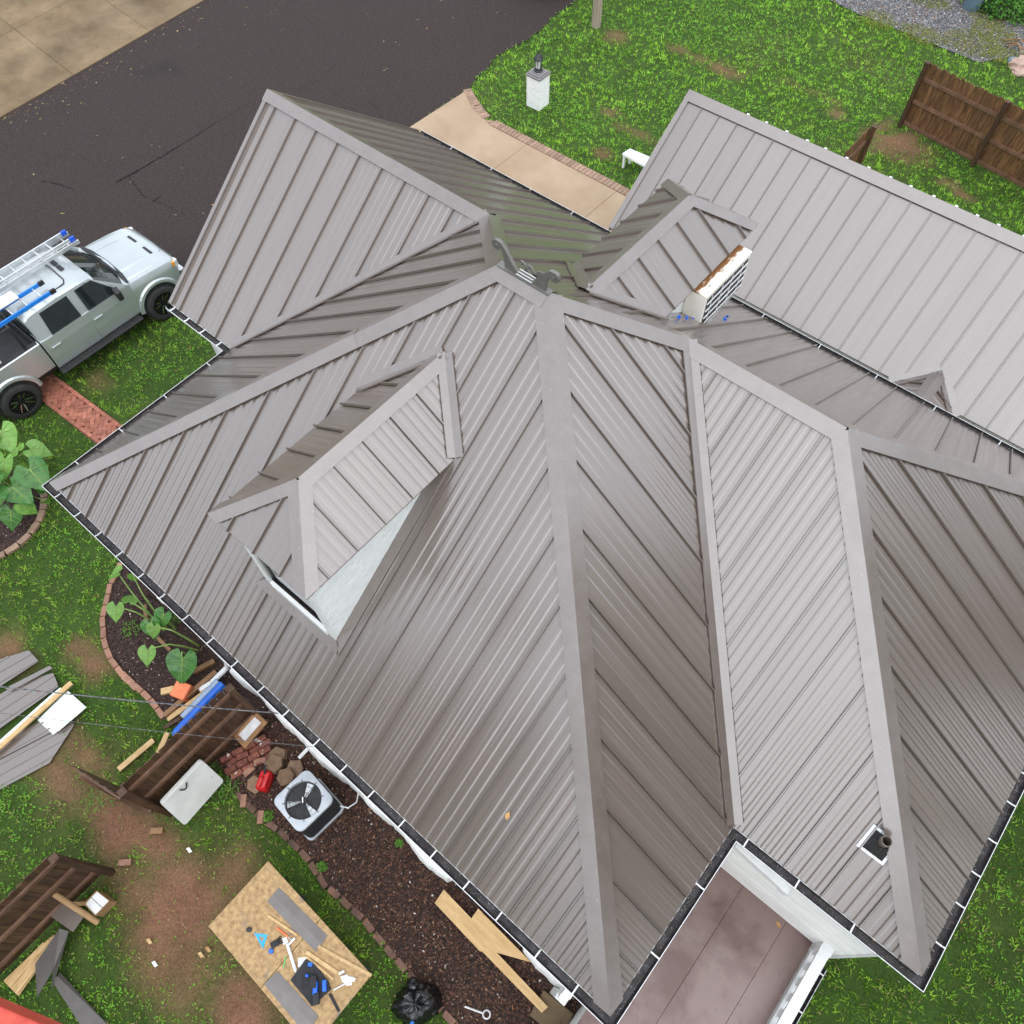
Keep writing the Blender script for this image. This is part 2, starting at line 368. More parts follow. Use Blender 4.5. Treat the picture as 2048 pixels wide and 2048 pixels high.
gutter(house, (L + G2, W - 2 * W2, ZE), (L + G2, W, ZE), (1, 0, 0), 1, 1, hang=0.5, ph=0.45)
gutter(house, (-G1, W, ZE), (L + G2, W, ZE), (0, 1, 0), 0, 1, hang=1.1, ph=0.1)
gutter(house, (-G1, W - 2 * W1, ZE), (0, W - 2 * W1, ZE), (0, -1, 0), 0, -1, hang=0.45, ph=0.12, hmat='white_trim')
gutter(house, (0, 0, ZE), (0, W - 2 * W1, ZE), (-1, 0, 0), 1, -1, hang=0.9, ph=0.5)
# --- walls, soffit, fascia
out_ = [(0.0, 0.035), (L - 0.06, 0.035), (L - 0.06, W - 2 * W2 + 0.05), (L + G2 - 0.3, W - 2 * W2 + 0.05), (L + G2 - 0.3, W - 0.3), (-G1 + 0.12, W - 0.3), (-G1 + 0.12, W - 2 * W1 + 0.3), (0.3, W - 2 * W1 + 0.3), (0.3, 0.035)]
out_[0] = (0.3, 0.035); out_ = out_[:-1]
for i in range(len(out_)):
    a, b_ = out_[i], out_[(i + 1) % len(out_)]
    dx, dy = b_[0] - a[0], b_[1] - a[1]; ln = math.hypot(dx, dy); nx, ny = dy / ln, -dx / ln
    wb = MB(); wb.obox((a[0], a[1], -0.05), (dx, dy, 0), (-nx * 0.15, -ny * 0.15, 0), (0, 0, 3.46))
    wb.build('wall', 'wall_white', house)
gw = MB(); xg = -G1 + 0.12
gw.prism([(xg, W - 0.32, 3.41), (xg, W - 2 * W1 + 0.32, 3.41), (xg, W - W1, ZE + PP * W1 - 0.12)], (0.1, 0, 0)).build('gable_wall', 'siding_white', house)
so = MB(); e_ = 0.0
so.prism([(0, 0, 3.44), (L, 0, 3.44), (L, W - 2 * W2, 3.44), (L + G2, W - 2 * W2, 3.44), (L + G2, W, 3.44), (-G1 + 0.1, W, 3.44), (-G1 + 0.1, W - 2 * W1, 3.44), (0, W - 2 * W1, 3.44)], (0, 0, 0.02)).build('soffit', 'white_trim', house)
fa = MB()
for a, b_, o in (((0, 0), (L, 0), (0, 1)), ((L, 0), (L, W - 2 * W2), (-1, 0)), ((L, W - 2 * W2), (L + G2, W - 2 * W2), (0, 1)), ((L + G2, W - 2 * W2), (L + G2, W), (-1, 0)), ((-G1 + 0.1, W), (L + G2, W), (0, -1)), ((-G1 + 0.1, W - 2 * W1), (0, W - 2 * W1), (0, 1)), ((0, 0), (0, W - 2 * W1), (1, 0))):
    fa.obox((a[0] + o[0] * 0.037, a[1] + o[1] * 0.037, 3.43), (b_[0] - a[0], b_[1] - a[1], 0), (o[0] * 0.02, o[1] * 0.02, 0), (0, 0, 0.135))
fa.build('fascia', 'white_trim', house)
# rough whitewashed foundation ledge along the south-west wall
pb = MB(); n = 110; prev = None; top = []; bot = []
for i in range(n + 1):
    x = 2.95 + (L - 3.2) * i / n
    yy = -0.140 + 0.028 * math.sin(x * 2.1) + 0.022 * math.sin(x * 5.3 + 1) + random.uniform(-0.012, 0.012)
    if 8.35 < x < 9.9: yy = -0.03
    zz = 0.42 + 0.03 * math.sin(x * 3.7)
    top.append((x, 0.034, zz + 0.02)); top.append((x, yy + 0.03, zz)); top.append((x, yy, zz - 0.05)); top.append((x, yy - 0.015, -0.02))
for i in range(n):
    for j in range(3): pb.f.append((4 * i + j, 4 * i + j + 1, 4 * i + j + 5, 4 * i + j + 4))
pb.v = top; pb.mi = [0] * len(pb.f); pb.build('foundation_ledge', 'wall_white', house, smooth=True)

# siding boards on the wall of the east wing above the red deck
sw0 = V(L - 0.05, W - 2 * W2 + 0.05, 0)
for k in range(26):
    z = 1.12 + k * 0.09
    sb = MB(); x0, x1 = L + 0.02, L + G2 - 0.285
    sb.prism([(x0, sw0.y, z), (x0, sw0.y - 0.030, z + 0.002), (x0, sw0.y - 0.027, z + 0.012), (x0, sw0.y - 0.008, z + 0.089), (x0, sw0.y, z + 0.089)], (x1 - x0, 0, 0))
    sb.build('siding_board', 'siding_white', house)
MB().obox((L + G2 - 0.30, sw0.y - 0.04, 0.0), (0.03, 0, 0), (0, 0.10, 0), (0, 0, 3.4)).build('corner_board', 'white_trim', house)

# ------------------------------------------------------------ dormers
def dormer(parent, xr, hw, ze, k, yf, sy, zmain, roofwall_hw, front_y, name):
    """sy=-1: looks toward -y from the SW slope, +1: toward +y from the NE slope; zmain(y) is the carrying slope"""
    dm = MB()
    zr = ze + k * hw
    def solve(z):  # y on the main slope at height z
        return (z - ZE) / PP if sy < 0 else W - (z - ZE) / PP
    yb0, yb1 = solve(ze), solve(zr)
    body = MB()
    # cheeks
    for sgn in (-1, 1):
        x = xr + sgn * roofwall_hw
        zt = ze + k * (hw - roofwall_hw) - 0.03
        yz = solve(zt); zf = zmain(front_y)
        ck = [(x, front_y, zf - 0.15), (x, front_y, zt), (x, yz, zt), (x, yz - sy * 0.0, zt - 0.15)]
        if sgn < 0: body.prism([(xr - roofwall_hw + .05, front_y - sy * 0.06, zf - .1), (xr + roofwall_hw - .05, front_y - sy * 0.06, zf - .1), (xr + roofwall_hw - .05, front_y - sy * 0.06, zt), (xr - roofwall_hw + .05, front_y - sy * 0.06, zt)], (0, -sy * 0.04, 0)); d = body.build(name, 'siding_white', parent)
        MB().prism(ck, (-sgn * 0.05, 0, 0)).build('cheek_wall', 'stucco_cheek', d)
    s0, s1, s2, s3 = abs(yf), 0, 0, 0
    u = (0, 1) if sy < 0 else (0, -1)
    f_ = lambda y: y if sy < 0 else -y
    Y = [f_(yf), f_(yb0), f_(yb1), f_(yf - sy * hw)]
    lower = [(Y[0], 0), (Y[1], 0), (Y[2], hw)]; upper = [(Y[0], 0), (Y[3], hw), (Y[2], hw)]
    roof_face(parent, (xr + hw, 0), u, (-1, 0), ze, k, lower, upper, Y[0] + 0.33, P=0.46, drop=0.02, ribs=0.55, slopename='dormer_slope')
    roof_face(parent, (xr - hw, 0), u, (1, 0), ze, k, lower, upper, Y[0] + 0.30, P=0.46, drop=0.02, ribs=0.55, slopename='dormer_slope')
    roof_face(parent, (0, yf), (1, 0), (0, -sy), ze, k, [(xr - hw, 0), (xr + hw, 0)], [(xr - hw, 0), (xr, hw), (xr + hw, 0)], xr - 0.53, P=0.46, drop=0.02, ribs=0.55, slopename='dormer_slope')
    nL, nR, nF = (-k, 0, 1), (k, 0, 1), (0, sy * k, 1)
    nM = nSW if sy < 0 else nNE
    rf = V(xr, yf - sy * hw, zr); rb = V(xr, yb1, zr)
    cap(parent, rb, rf, nL, nR, w_=0.135, name='ridge_cap', raise_=0.045)
    cap(parent, V(xr - hw, yf, ze), rf, nL, nF, w_=0.135, raise_=0.041, zeave=ze)
    cap(parent, V(xr + hw, yf, ze), rf, nR, nF, w_=0.135, raise_=0.043, zeave=ze)
    for sgn, nn in ((-1, nL), (1, nR)):
        cap(parent, V(xr + sgn * hw, yb0, ze), rb - V(0, 0, 0), nn, nM, w_=0.12, name='valley_flashing', raise_=0.036, valley=True, gap=False, seg=9)
    # underside
    MB().prism([(xr - hw + .02, yf - sy * .02, ze - 0.03), (xr + hw - .02, yf - sy * .02, ze - 0.03), (xr + hw - .02, yb0, ze - 0.03), (xr - hw + .02, yb0, ze - 0.03)], (0, 0, 0.012)).build('dormer_soffit', 'white_trim', d)
    return d
d1 = dormer(house, 5.09, 0.85, 6.10, 0.70, 0.89, -1, lambda y: ZE + PP * y, 0.69, 1.02, 'dormer')
def dormer_front(d, xr, yw, sy, z0, z1, hw):
    """window wall: frame of white boards round a dark sash"""
    t = 0.15; y0, y1 = yw, yw - sy * 0.06
    fr = MB()
    for sgn in (-1, 1): fr.obox((xr + sgn * hw, y0, z0), (-sgn * t, 0, 0), (0, sy * 0.03, 0), (0, 0, z1 - z0))
    fr.obox((xr - hw + t, y0, z1 - 0.14), (2 * hw - 2 * t, 0, 0), (0, sy * 0.03, 0), (0, 0, 0.14))
    fr.obox((xr - hw + t, y0, z0), (2 * hw - 2 * t, 0, 0), (0, sy * 0.05, 0), (0, 0, 0.13))
    wn = fr.build('window', 'white_trim', d)
    MB().obox((xr - hw + t - .01, y0 - sy * 0.03, z0 + 0.1), (2 * hw - 2 * t + .02, 0, 0), (0, -sy * 0.01, 0), (0, 0, z1 - z0 - 0.22)).build('pane', 'glass_dark', wn)
    sh = MB(); sh.obox((xr - hw + t, y0 - sy * 0.028, (z0 + z1) / 2 - 0.02), (2 * hw - 2 * t, 0, 0), (0, sy * 0.02, 0), (0, 0, 0.04)); sh.build('sash_rail', 'white_trim', wn)
dormer_front(house, 5.09, 1.02, -1, 4.36, 6.06, 0.70)
# apron flashing round the foot of the dormer
n_ = Vector(nSW).normalized()
def on_sw(x, y, h=0.03): return V(x, y, ZE + PP * y) + n_ * h
ap = MB()
for a, b_, c, e in (((4.34, 1.02), (5.84, 1.02), (5.90, 0.89), (4.28, 0.89)),
                    ((5.785, 1.02), (5.785, 3.35), (5.93, 3.35), (5.93, 0.90)),
                    ((4.39, 3.3), (4.39, 1.02), (4.27, 0.90), (4.27, 3.3))):
    P = [on_sw(*q, 0.038) for q in (a, b_, c, e)]; Q = [on_sw(*q, 0.010) for q in (a, b_, c, e)]
    if (P[1] - P[0]).cross(P[2] - P[0]).z < 0: P.reverse(); Q.reverse()
    ap.add(P + Q, [(0, 1, 2, 3)] + [(i, 4 + i, 4 + (i + 1) % 4, (i + 1) % 4) for i in range(4)])
ap.build('apron_flashing', 'roof_cap', d1)
d2 = dormer(house, 5.83, 0.80, 6.17, 0.725, 9.28, 1, lambda y: ZE + PP * (W - y), 0.66, 9.1, 'dormer')
dormer_front(house, 5.83, 9.1, 1, 4.6, 6.12, 0.66)
# wide flashing at the back foot of the north dormer
# ------------------------------------------------------------ cresting on the top ridge
orn = MB().obox((A1 - 0.02, W / 2 - 0.05, ZA + 0.055), (A2 - A1 + 0.06, 0, 0), (0, 0.10, 0), (0, 0, 0.012)).build('cresting', 'ornament_paint', house)
def scroll(xb, s, parent, yy=W / 2 - 0.02, big=1.0, th=0.045, zb=ZA + 0.065):
    """an outward-curling bracket cut from plate: s=-1 curls toward -x"""
    up_, lo_ = [], []
    cx, cz, rr = 0.20 * big, 0.275 * big, 0.072 * big
    outer = [(-0.16 * big, 0.0), (-0.10 * big, 0.055 * big), (-0.02 * big, 0.15 * big), (0.06 * big, 0.26 * big), (0.13 * big, 0.335 * big)]
    for q in range(9):
        a = R(110 - q * 34); outer.append((cx + rr * math.cos(a), cz + rr * math.sin(a)))
    inner = [(0.115 * big, 0.20 * big), (0.085 * big, 0.12 * big), (0.075 * big, 0.0)]
    poly = [(xb + s * a, yy, zb + c) for a, c in outer + inner]
    # ear-clip friendly: stitched as strip of triangles through bmesh
    bm = bmesh.new(); vs = [bm.verts.new(p) for p in poly]; f = bm.faces.new(vs)
    r_ = bmesh.ops.extrude_face_region(bm, geom=[f]); 
    for g_ in r_['geom']:
        if isinstance(g_, bmesh.types.BMVert): g_.co.y += th
    bmesh.ops.triangulate(bm, faces=[x for x in bm.faces if len(x.verts) > 4]); bmesh.ops.recalc_face_normals(bm, faces=bm.faces)
    bm.verts.index_update(); m_ = MB(); m_.add([v.co.copy() for v in bm.verts], [[v.index for v in f.verts] for f in bm.faces]); bm.free()
    m_.lathe([(0.022 * big, 0), (0.022 * big, 0.012), (0.004, 0.018)], (xb + s * cx, yy, zb + cz), (0, -1, 0), 10)
    return m_.build('scroll', 'ornament_paint', parent)
scroll(A1 + 0.17, -1, orn); scroll(A2 - 0.11, 1, orn)
cr1 = MB()
for k in range(3): cr1.tube([(A1 + 0.28, W / 2 - 0.03 + 0.035 * k, ZA + 0.085 + 0.012 * k), (A2 - 0.22, W / 2 - 0.03 + 0.035 * k, ZA + 0.085 + 0.012 * k)], 0.009, 8)
cr1.build('rail', 'hanger_metal', orn)
for xx, s_ in ((A1 + 0.36, -1), (A1 + 0.49, 1), (A2 - 0.27, -1)): scroll(xx, s_, orn, W / 2 + 0.07, 0.42, 0.02, ZA + 0.06)
# ------------------------------------------------------------ vent pipe with boot
vp = V(12.44, 3.36, ZE + PP * (3.36 - (W - 2 * W2))); nv = Vector(nSW).normalized(); sl = Vector((0, 1, PP)).normalized()
vb = MB(); vb.obox(vp - V(0.17, 0, 0) - sl * 0.17 + nv * 0.006, (0.34, 0, 0), sl * 0.34, nv * 0.008)
vroot = vb.build('vent_pipe', 'white_trim', house)
vb = MB()
for k in range(8):
    a = k * math.pi / 4 + 0.2
vb.loft([[vp + nv * 0.016 + V(1, 0, 0) * (0.135 * c) + sl * (0.135 * s) for c, s in ((-1, -1), (0, -1), (1, -1), (1, 0), (1, 1), (0, 1), (-1, 1), (-1, 0))],
         [vp + nv * 0.03 + V(0.11 * math.cos(R(225 + 45 * q)), 0.11 * math.sin(R(225 + 45 * q)), 0.03 + 0.07 * math.sin(R(225 + 45 * q))) for q in range(8)],
         [vp + V(0.075 * math.cos(R(225 + 45 * q)), 0.075 * math.sin(R(225 + 45 * q)), 0.16) for q in range(8)]], cap=False)
vb.build('boot', 'rubber', vroot, smooth=True)
vb = MB(); vb.lathe([(0.062, 0.0), (0.062, 0.26), (0.052, 0.26), (0.052, 0.10)], vp, n=20, cap=False); vb.build('pipe', 'pipe_rust', vroot, smooth=True)
vb = MB(); vb.lathe([(0.0525, 0.11), (0.001, 0.11)], vp, n=20, cap=False); vb.build('pipe_bore', 'closure_foam', vroot)
sc = MB()
for k in range(12):
    a, b_ = ((-0.15 + 0.1 * (k % 4), -0.155) if k < 4 else (-0.15 + 0.1 * (k % 4), 0.155) if k < 8 else (0.155 if k % 2 else -0.155, -0.07 + 0.14 * (k > 9)))
    sc.lathe([(0.011, 0.0), (0.011, 0.006)], vp + V(a, 0, 0) + sl * b_ + nv * 0.014, nv, 6)
sc.build('screw_heads', 'hanger_metal', vroot)
# downspout on the siding wall, elbow at the south-west corner
da, db = hit(K(2, 2, 335, 935), (0, 1, 0), W - 2 * W2 - 0.02), hit(K(2, 2, 600, 1175), (0, 1, 0), W - 2 * W2 - 0.02)
ds = MB(); ds.beam(da, db, 0.10, 0.13); ds.build('downspout', 'white_trim', house)
ds = MB(); ds.beam(db + V(0.03, 0, 0.06), db + V(0.03, 0, -0.12), 0.11, 0.11); ds.build('downspout_elbow', 'white_trim', house)
ds = MB(); ds.tube([(2.85, -0.09, 3.47), (2.85, -0.09, 3.30), (2.85, -0.05, 3.1), (2.85, -0.05, 0.55), (2.83, -0.12, 0.30), (2.75, -0.50, 0.13), (2.68, -0.72, 0.10)], 0.052, 8); ds.build('downspout', 'gutter_white', house)
ds = MB(); ds.bbox((10.62, -0.22, 1.2), 0.11, 0.11, 2.4, bev=0.012); ds.bbox((10.62, -0.13, 3.35), 0.11, 0.11, 0.25, bev=0.012); ds.bbox((10.62, -0.18, 2.8), 0.11, 0.11, 0.95, rx=0.09, bev=0.012); ds.build('downspout', 'gutter_white', house)

# ============================================================ GROUND
def poly_in(P, x, y):
    ins = np.zeros(x.shape, bool); n = len(P); j = n - 1
    for i in range(n):
        xi, yi = P[i][0], P[i][1]; xj, yj = P[j][0], P[j][1]
        c = ((yi > y) != (yj > y)) & (x < (xj - xi) * (y - yi) / (yj - yi + 1e-12) + xi); ins ^= c; j = i
    return ins
def vnoise(x, y, sc, seed, oct_=3):
    out = np.zeros_like(x, dtype=float); amp = 1.0; tot = 0
    for o in range(oct_):
        r_ = np.random.default_rng(seed + o); T = r_.random((64, 64))
        u, v = x / sc * (2 ** o), y / sc * (2 ** o); iu, iv = np.floor(u).astype(int), np.floor(v).astype(int); fu, fv = u - iu, v - iv
        fu = fu * fu * (3 - 2 * fu); fv = fv * fv * (3 - 2 * fv)
        a, b, c, d = T[iu % 64, iv % 64], T[(iu + 1) % 64, iv % 64], T[iu % 64, (iv + 1) % 64], T[(iu + 1) % 64, (iv + 1) % 64]
        out += amp * ((a * (1 - fu) + b * fu) * (1 - fv) + (c * (1 - fu) + d * fu) * fv); tot += amp; amp *= 0.5
    return out / tot
def GP_(i, j, pts): return [tuple(G(i, j, *p)[:2]) for p in pts]
# outlines on the ground, from photo pixels
asphalt_poly = GP_(0, 0, [(0, 600), (180, 515), (360, 410), (560, 290), (760, 165), (960, 60), (1150, -20)]) + [tuple(G(0, 0, 1240, -160)[:2]), tuple(G(1, 0, 1700, -260)[:2])] + \
    GP_(1, 0, [(1330, 0), (1205, 85), (1130, 160), (1060, 215), (960, 270), (880, 310), (830, 380), (760, 440), (735, 485), (420, 700)]) + [(-4.0, 13.0), (-4.6, 8.0), (-5.0, 5.6), (-6.3, 3.9), (-6.6, 0.0), (-6.6, -6.0), (-18.5, -6.0)]
walk_poly = GP_(1, 0, [(735, 488), (805, 590), (820, 660), (880, 670), (1640, 1060), (1750, 1120)]) + [(2.9, 12.2), (2.9, 10.2), (-4.5, 10.2)] + GP_(1, 0, [(415, 705)])
gravel_poly = GP_(2, 0, [(840, -10), (1010, 75), (1200, 150), (1420, 240), (1680, 345), (1760, 330), (1850, 320), (1990, 330), (2100, 100), (2000, -200), (860, -200)])
bed_house = GP_(0, 2, [(1190, 470), (1250, 560), (1330, 680), (1440, 795), (1560, 880), (1690, 1010), (1790, 1160), (1932, 1285)]) + GP_(1, 2, [(150, 1360), (300, 1545), (440, 1700), (600, 1880), (720, 2010), (900, 2200)]) + [(11.4, -0.9), (11.4, 0.3), (3.9, 0.3), (3.9, -1.0)]
bed_leaf = GP_(0, 1, [(720, 1215), (660, 1280), (610, 1390), (572, 1560), (580, 1680), (615, 1780), (690, 1880), (745, 1932)]) + GP_(0, 2, [(690, 10), (840, 150), (905, 240)]) + [(3.9, -1.35), (3.9, 0.3), (1.0, 0.3)]
b1c = G(0, 1, -60, 985); b1r = (G(0, 1, 235, 990) - b1c).length
bed_round = [(b1c.x + b1r * math.cos(a), b1c.y + b1r * math.sin(a)) for a in np.linspace(0, 2 * math.pi, 40, endpoint=False)]
brickpath_poly = GP_(0, 1, [(200, 330), (345, 245), (760, 545), (590, 640)])
house_poly = [(0.3, -0.05), (L, -0.05), (L, 2.0), (L + 2.1, 1.0), (L + 2.1, 2.6), (L + G2 - 0.3, 2.6), (L + G2 - 0.3, W - 0.3), (-G1, W - 0.3), (-G1, W - 2 * W1 + 0.3), (0.3, W - 2 * W1 + 0.3)]
garage_poly = [(3.0, 11.6), (24, 11.6), (24, 15.5), (3.0, 15.5)]
slab_poly = GP_(0, 0, [(0, 640), (350, 455), (560, 340), (955, 100), (1160, -20), (1300, -160)]) + [(-30, 22), (-34, 8), tuple(G(0, 0, -300, 790)[:2])]
pile_poly = GP_(0, 2, [(-80, 680), (275, 480), (420, 275), (475, 190), (380, 90), (290, -40), (210, -130), (-80, -120)])
no_grass = [pile_poly, asphalt_poly, walk_poly, gravel_poly, bed_house, bed_leaf, bed_round, brickpath_poly, house_poly, garage_poly, slab_poly]
# bare spots: (pixel, radius x, radius y in metres, strength)
bare = [(G(0, 2, 1000, 1300), 1.0, 0.75, 1.15), (G(0, 2, 900, 1500), 0.9, 0.6, 1.0), (G(0, 2, 640, 830), 0.65, 0.35, 1.0), (G(0, 2, 860, 920), 0.55, 0.32, 1.1), (G(0, 2, 1280, 1120), 0.5, 0.4, 0.9),
        (G(0, 2, 1350, 1880), 0.8, 0.5, 1.1), (G(0, 2, 1050, 1750), 0.7, 0.5, 0.7), (G(0, 2, 430, 400), 0.9, 0.3, 0.7), (G(0, 2, 300, 560), 0.9, 0.35, 0.75), (G(0, 1, 60, 1720), 0.5, 0.3, 0.9), (G(0, 1, 520, 1800), 0.4, 0.3, 0.8), (G(0, 1, 450, 1740), 0.35, 0.25, 0.7),
        (G(2, 0, 1250, 800), 0.75, 0.6, 1.05), (G(2, 0, 1180, 700), 0.35, 0.45, 0.8), (G(2, 0, 1530, 1020), 0.4, 0.25, 0.95), (G(2, 0, 1590, 1070), 0.4, 0.2, 0.95), (G(2, 0, 910, 625), 0.35, 0.25, 0.6), (G(1, 0, 1560, 200), 0.45, 0.4, 0.65),
        (G(1, 0, 1640, 730), 0.8, 0.22, 0.7), (G(1, 0, 1500, 620), 0.5, 0.25, 0.6), (G(1, 0, 1460, 850), 0.4, 0.25, 0.7), (G(2, 0, 180, 340), 1.5, 0.25, 0.55), (G(2, 0, 700, 480), 1.2, 0.22, 0.5), (G(0, 1, 530, 240), 0.4, 0.3, 0.5)]
def bare_at(x, y):
    m_ = np.zeros_like(x)
    for c, rx, ry, s in bare:
        # long axis runs along the house (x)
        q = ((x - c.x) / rx) ** 2 + ((y - c.y) / ry) ** 2
        m_ = np.maximum(m_, 1.0 * s * np.exp(-q * 0.95))
    return np.clip(m_ + (vnoise(x, y, 0.6, 31) - 0.5) * 1.0 * (m_ > 0.08) + (vnoise(x, y, 2.5, 77) - 0.62) * 0.5, 0, 1)
xs = np.unique(np.round(np.concatenate([np.linspace(-220, -26, 30), np.arange(-26, 21, 0.14), np.linspace(21, 220, 30)]), 4))
ys = np.unique(np.round(np.concatenate([np.linspace(-220, -10, 30), np.arange(-10, 40, 0.14), np.linspace(40, 220, 30)]), 4))
gx, gy = np.meshgrid(xs, ys); nx_, ny_ = len(xs), len(ys)
gz = (vnoise(gx, gy, 1.2, 5) - 0.5) * 0.03
for pl_ in no_grass: gz[poly_in(pl_, gx, gy)] = -0.02
gz -= 0.012
bm_ = bare_at(gx, gy); t_ = vnoise(gx, gy, 0.35, 9)[..., None]
soil = np.array([0.205, 0.104, 0.062]) * (0.75 + 0.5 * t_); thatch = np.array([0.040, 0.075, 0.013]) * (0.7 + 0.6 * t_)
gc = soil * bm_[..., None] + thatch * (1 - bm_[..., None])
far_ = ((gx < -26) | (gx > 21) | (gy < -10) | (gy > 40)); gc[far_] = (0.045, 0.075, 0.02)
def grid_mesh(name, gx, gy, gz, gc, m):
    me = bpy.data.meshes.new(name); h_, w_ = gx.shape
    me.vertices.add(h_ * w_); me.vertices.foreach_set('co', np.stack([gx, gy, gz], -1).astype(np.float32).ravel())
    idx = np.arange(h_ * w_).reshape(h_, w_); q = np.stack([idx[:-1, :-1], idx[:-1, 1:], idx[1:, 1:], idx[1:, :-1]], -1).reshape(-1, 4)
    me.loops.add(q.size); me.loops.foreach_set('vertex_index', q.ravel().astype(np.int32)); me.polygons.add(len(q)); me.polygons.foreach_set('loop_start', np.arange(0, q.size, 4, dtype=np.int32))
    a = me.color_attributes.new('tint', 'FLOAT_COLOR', 'POINT'); a.data.foreach_set('color', np.concatenate([gc, np.ones((h_, w_, 1))], -1).astype(np.float32).ravel())
    me.update(calc_edges=True); me.materials.append(M[m]); o = bpy.data.objects.new(name, me); col.objects.link(o); return o
mat('soil', (0.7, 0.7, 0.7), (1.25, 1.25, 1.25), rough=0.9, scale=30, bump=0.8, bscale=60, attr='tint', spec=0.2)
g_ = grid_mesh('ground', gx, gy, gz, gc, 'soil'); g_['kind'] = 'structure'

def soup(name, tri, colr, m, kind='stuff'):
    """tri: (n,3,3) triangles, colr: (n,3)"""
    n = len(tri); me = bpy.data.meshes.new(name); me.vertices.add(3 * n); me.vertices.foreach_set('co', tri.astype(np.float32).ravel())
    me.loops.add(3 * n); me.loops.foreach_set('vertex_index', np.arange(3 * n, dtype=np.int32)); me.polygons.add(n); me.polygons.foreach_set('loop_start', np.arange(0, 3 * n, 3, dtype=np.int32))
    a = me.color_attributes.new('tint', 'FLOAT_COLOR', 'POINT'); c4 = np.concatenate([np.repeat(colr, 3, 0), np.ones((3 * n, 1))], 1); a.data.foreach_set('color', c4.astype(np.float32).ravel())
    me.update(calc_edges=True); me.materials.append(M[m]); o = bpy.data.objects.new(name, me); col.objects.link(o); o['kind'] = kind; return o
def leafmat(name, rough=0.5, spec=0.3, tl=0.32):
    m = bpy.data.materials.new(name); m.use_nodes = True; N = m.node_tree.nodes; b = N['Principled BSDF']; a = N.new('ShaderNodeAttribute'); a.attribute_name = 'tint'
    m.node_tree.links.new(a.outputs['Color'], b.inputs['Base Color']); b.inputs['Roughness'].default_value = rough; b.inputs['Specular IOR Level'].default_value = spec
    if tl:
        tr = N.new('ShaderNodeBsdfTranslucent'); mx = N.new('ShaderNodeMixShader'); mx.inputs[0].default_value = tl
        m.node_tree.links.new(a.outputs['Color'], tr.inputs['Color']); m.node_tree.links.new(b.outputs[0], mx.inputs[1]); m.node_tree.links.new(tr.outputs[0], mx.inputs[2]); m.node_tree.links.new(mx.outputs[0], N['Material Output'].inputs[0])
    M[name] = m
leafmat('grass_blade', 0.6, 0.12); leafmat('chip', 0.75, 0.3, 0)
Rm = np.array([RX, UP, BK])
def in_view(x, y, z=0.0, mar=60):
    q = (np.stack([x, y, np.full_like(x, z)], -1) - np.array(CAM)) @ Rm.T
    u = 1024 + FPX * q[..., 0] / -q[..., 2]; v = 1024 - FPX * q[..., 1] / -q[..., 2]
    return (u > -mar) & (u < 2048 + mar) & (v > -mar) & (v < 2048 + mar) & (q[..., 2] < 0)
def scatter(n, x0, x1, y0, y1):
    x = rng.uniform(x0, x1, n); y = rng.uniform(y0, y1, n); k = in_view(x, y); return x[k], y[k]
cx_, cy_ = scatter(215000, -25, 20, -9, 38); rep = 5; ca_ = rng.uniform(0, 2 * np.pi, len(cx_)); clump = np.repeat(rng.normal(0, 1, len(cx_)), rep)
x = np.repeat(cx_, rep) + rng.normal(0, 0.032, len(cx_) * rep); y = np.repeat(cy_, rep) + rng.normal(0, 0.032, len(cx_) * rep); lean = np.repeat(ca_, rep)
keep = np.ones(len(x), bool)
jx, jy = x + rng.normal(0, 0.035, len(x)), y + rng.normal(0, 0.035, len(x))
for pl_ in no_grass: keep &= ~poly_in(pl_, jx, jy)
x, y, clump, lean = x[keep], y[keep], clump[keep], lean[keep]
bb = bare_at(x, y); keep = rng.random(len(x)) > np.clip(bb * 1.5 - 0.1, 0, 0.93); x, y, bb, clump, lean = x[keep], y[keep], bb[keep], clump[keep], lean[keep]
n = len(x); az = lean + rng.normal(0, 0.9, n); dense = vnoise(x, y, 0.5, 3); clov = rng.random(n) < np.clip((vnoise(x, y, 1.7, 21) + 0.5 * (vnoise(x, y, 0.3, 22) - 0.5) - 0.42) * 2.2, 0.03, 0.55)
ln_ = rng.uniform(0.04, 0.095, n) * (0.7 + 0.6 * dense) * np.clip(1 + 0.25 * clump, 0.5, 1.6); wd = rng.uniform(0.007, 0.013, n); tilt = rng.uniform(0.35, 1.25, n)
wd = np.where(clov, rng.uniform(0.011, 0.020, n), wd); ln_ = np.where(clov, rng.uniform(0.025, 0.045, n), ln_)
dist = np.hypot(x - CAM.x, y - CAM.y); wd *= 1 + np.clip(dist - 12, 0, 20) * 0.015
dx, dy = np.cos(az) * np.sin(tilt), np.sin(az) * np.sin(tilt); dz = np.cos(tilt)
px_, py_ = -np.sin(az), np.cos(az); z0 = np.where(clov, rng.uniform(0.02, 0.06, n), -0.01)
p0 = np.stack([x - px_ * wd, y - py_ * wd, z0], -1); p1 = np.stack([x + px_ * wd, y + py_ * wd, z0], -1); p2 = np.stack([x + dx * ln_, y + dy * ln_, z0 + np.where(clov, 0.012, dz * ln_)], -1)
big = vnoise(x, y, 3.0, 40)[:, None]; fine = vnoise(x, y, 0.22, 41)[:, None]
cA, cB, cC = np.array([0.068, 0.185, 0.014]), np.array([0.285, 0.53, 0.055]), np.array([0.36, 0.30, 0.13])
front = np.clip((y - 4) / 10, 0, 1)[:, None]; tone = np.clip(0.08 + 0.26 * front + 0.55 * big + 1.0 * (fine - 0.5) + 0.42 * clump[:, None] + rng.normal(0, 0.22, (n, 1)), 0, 1.5)
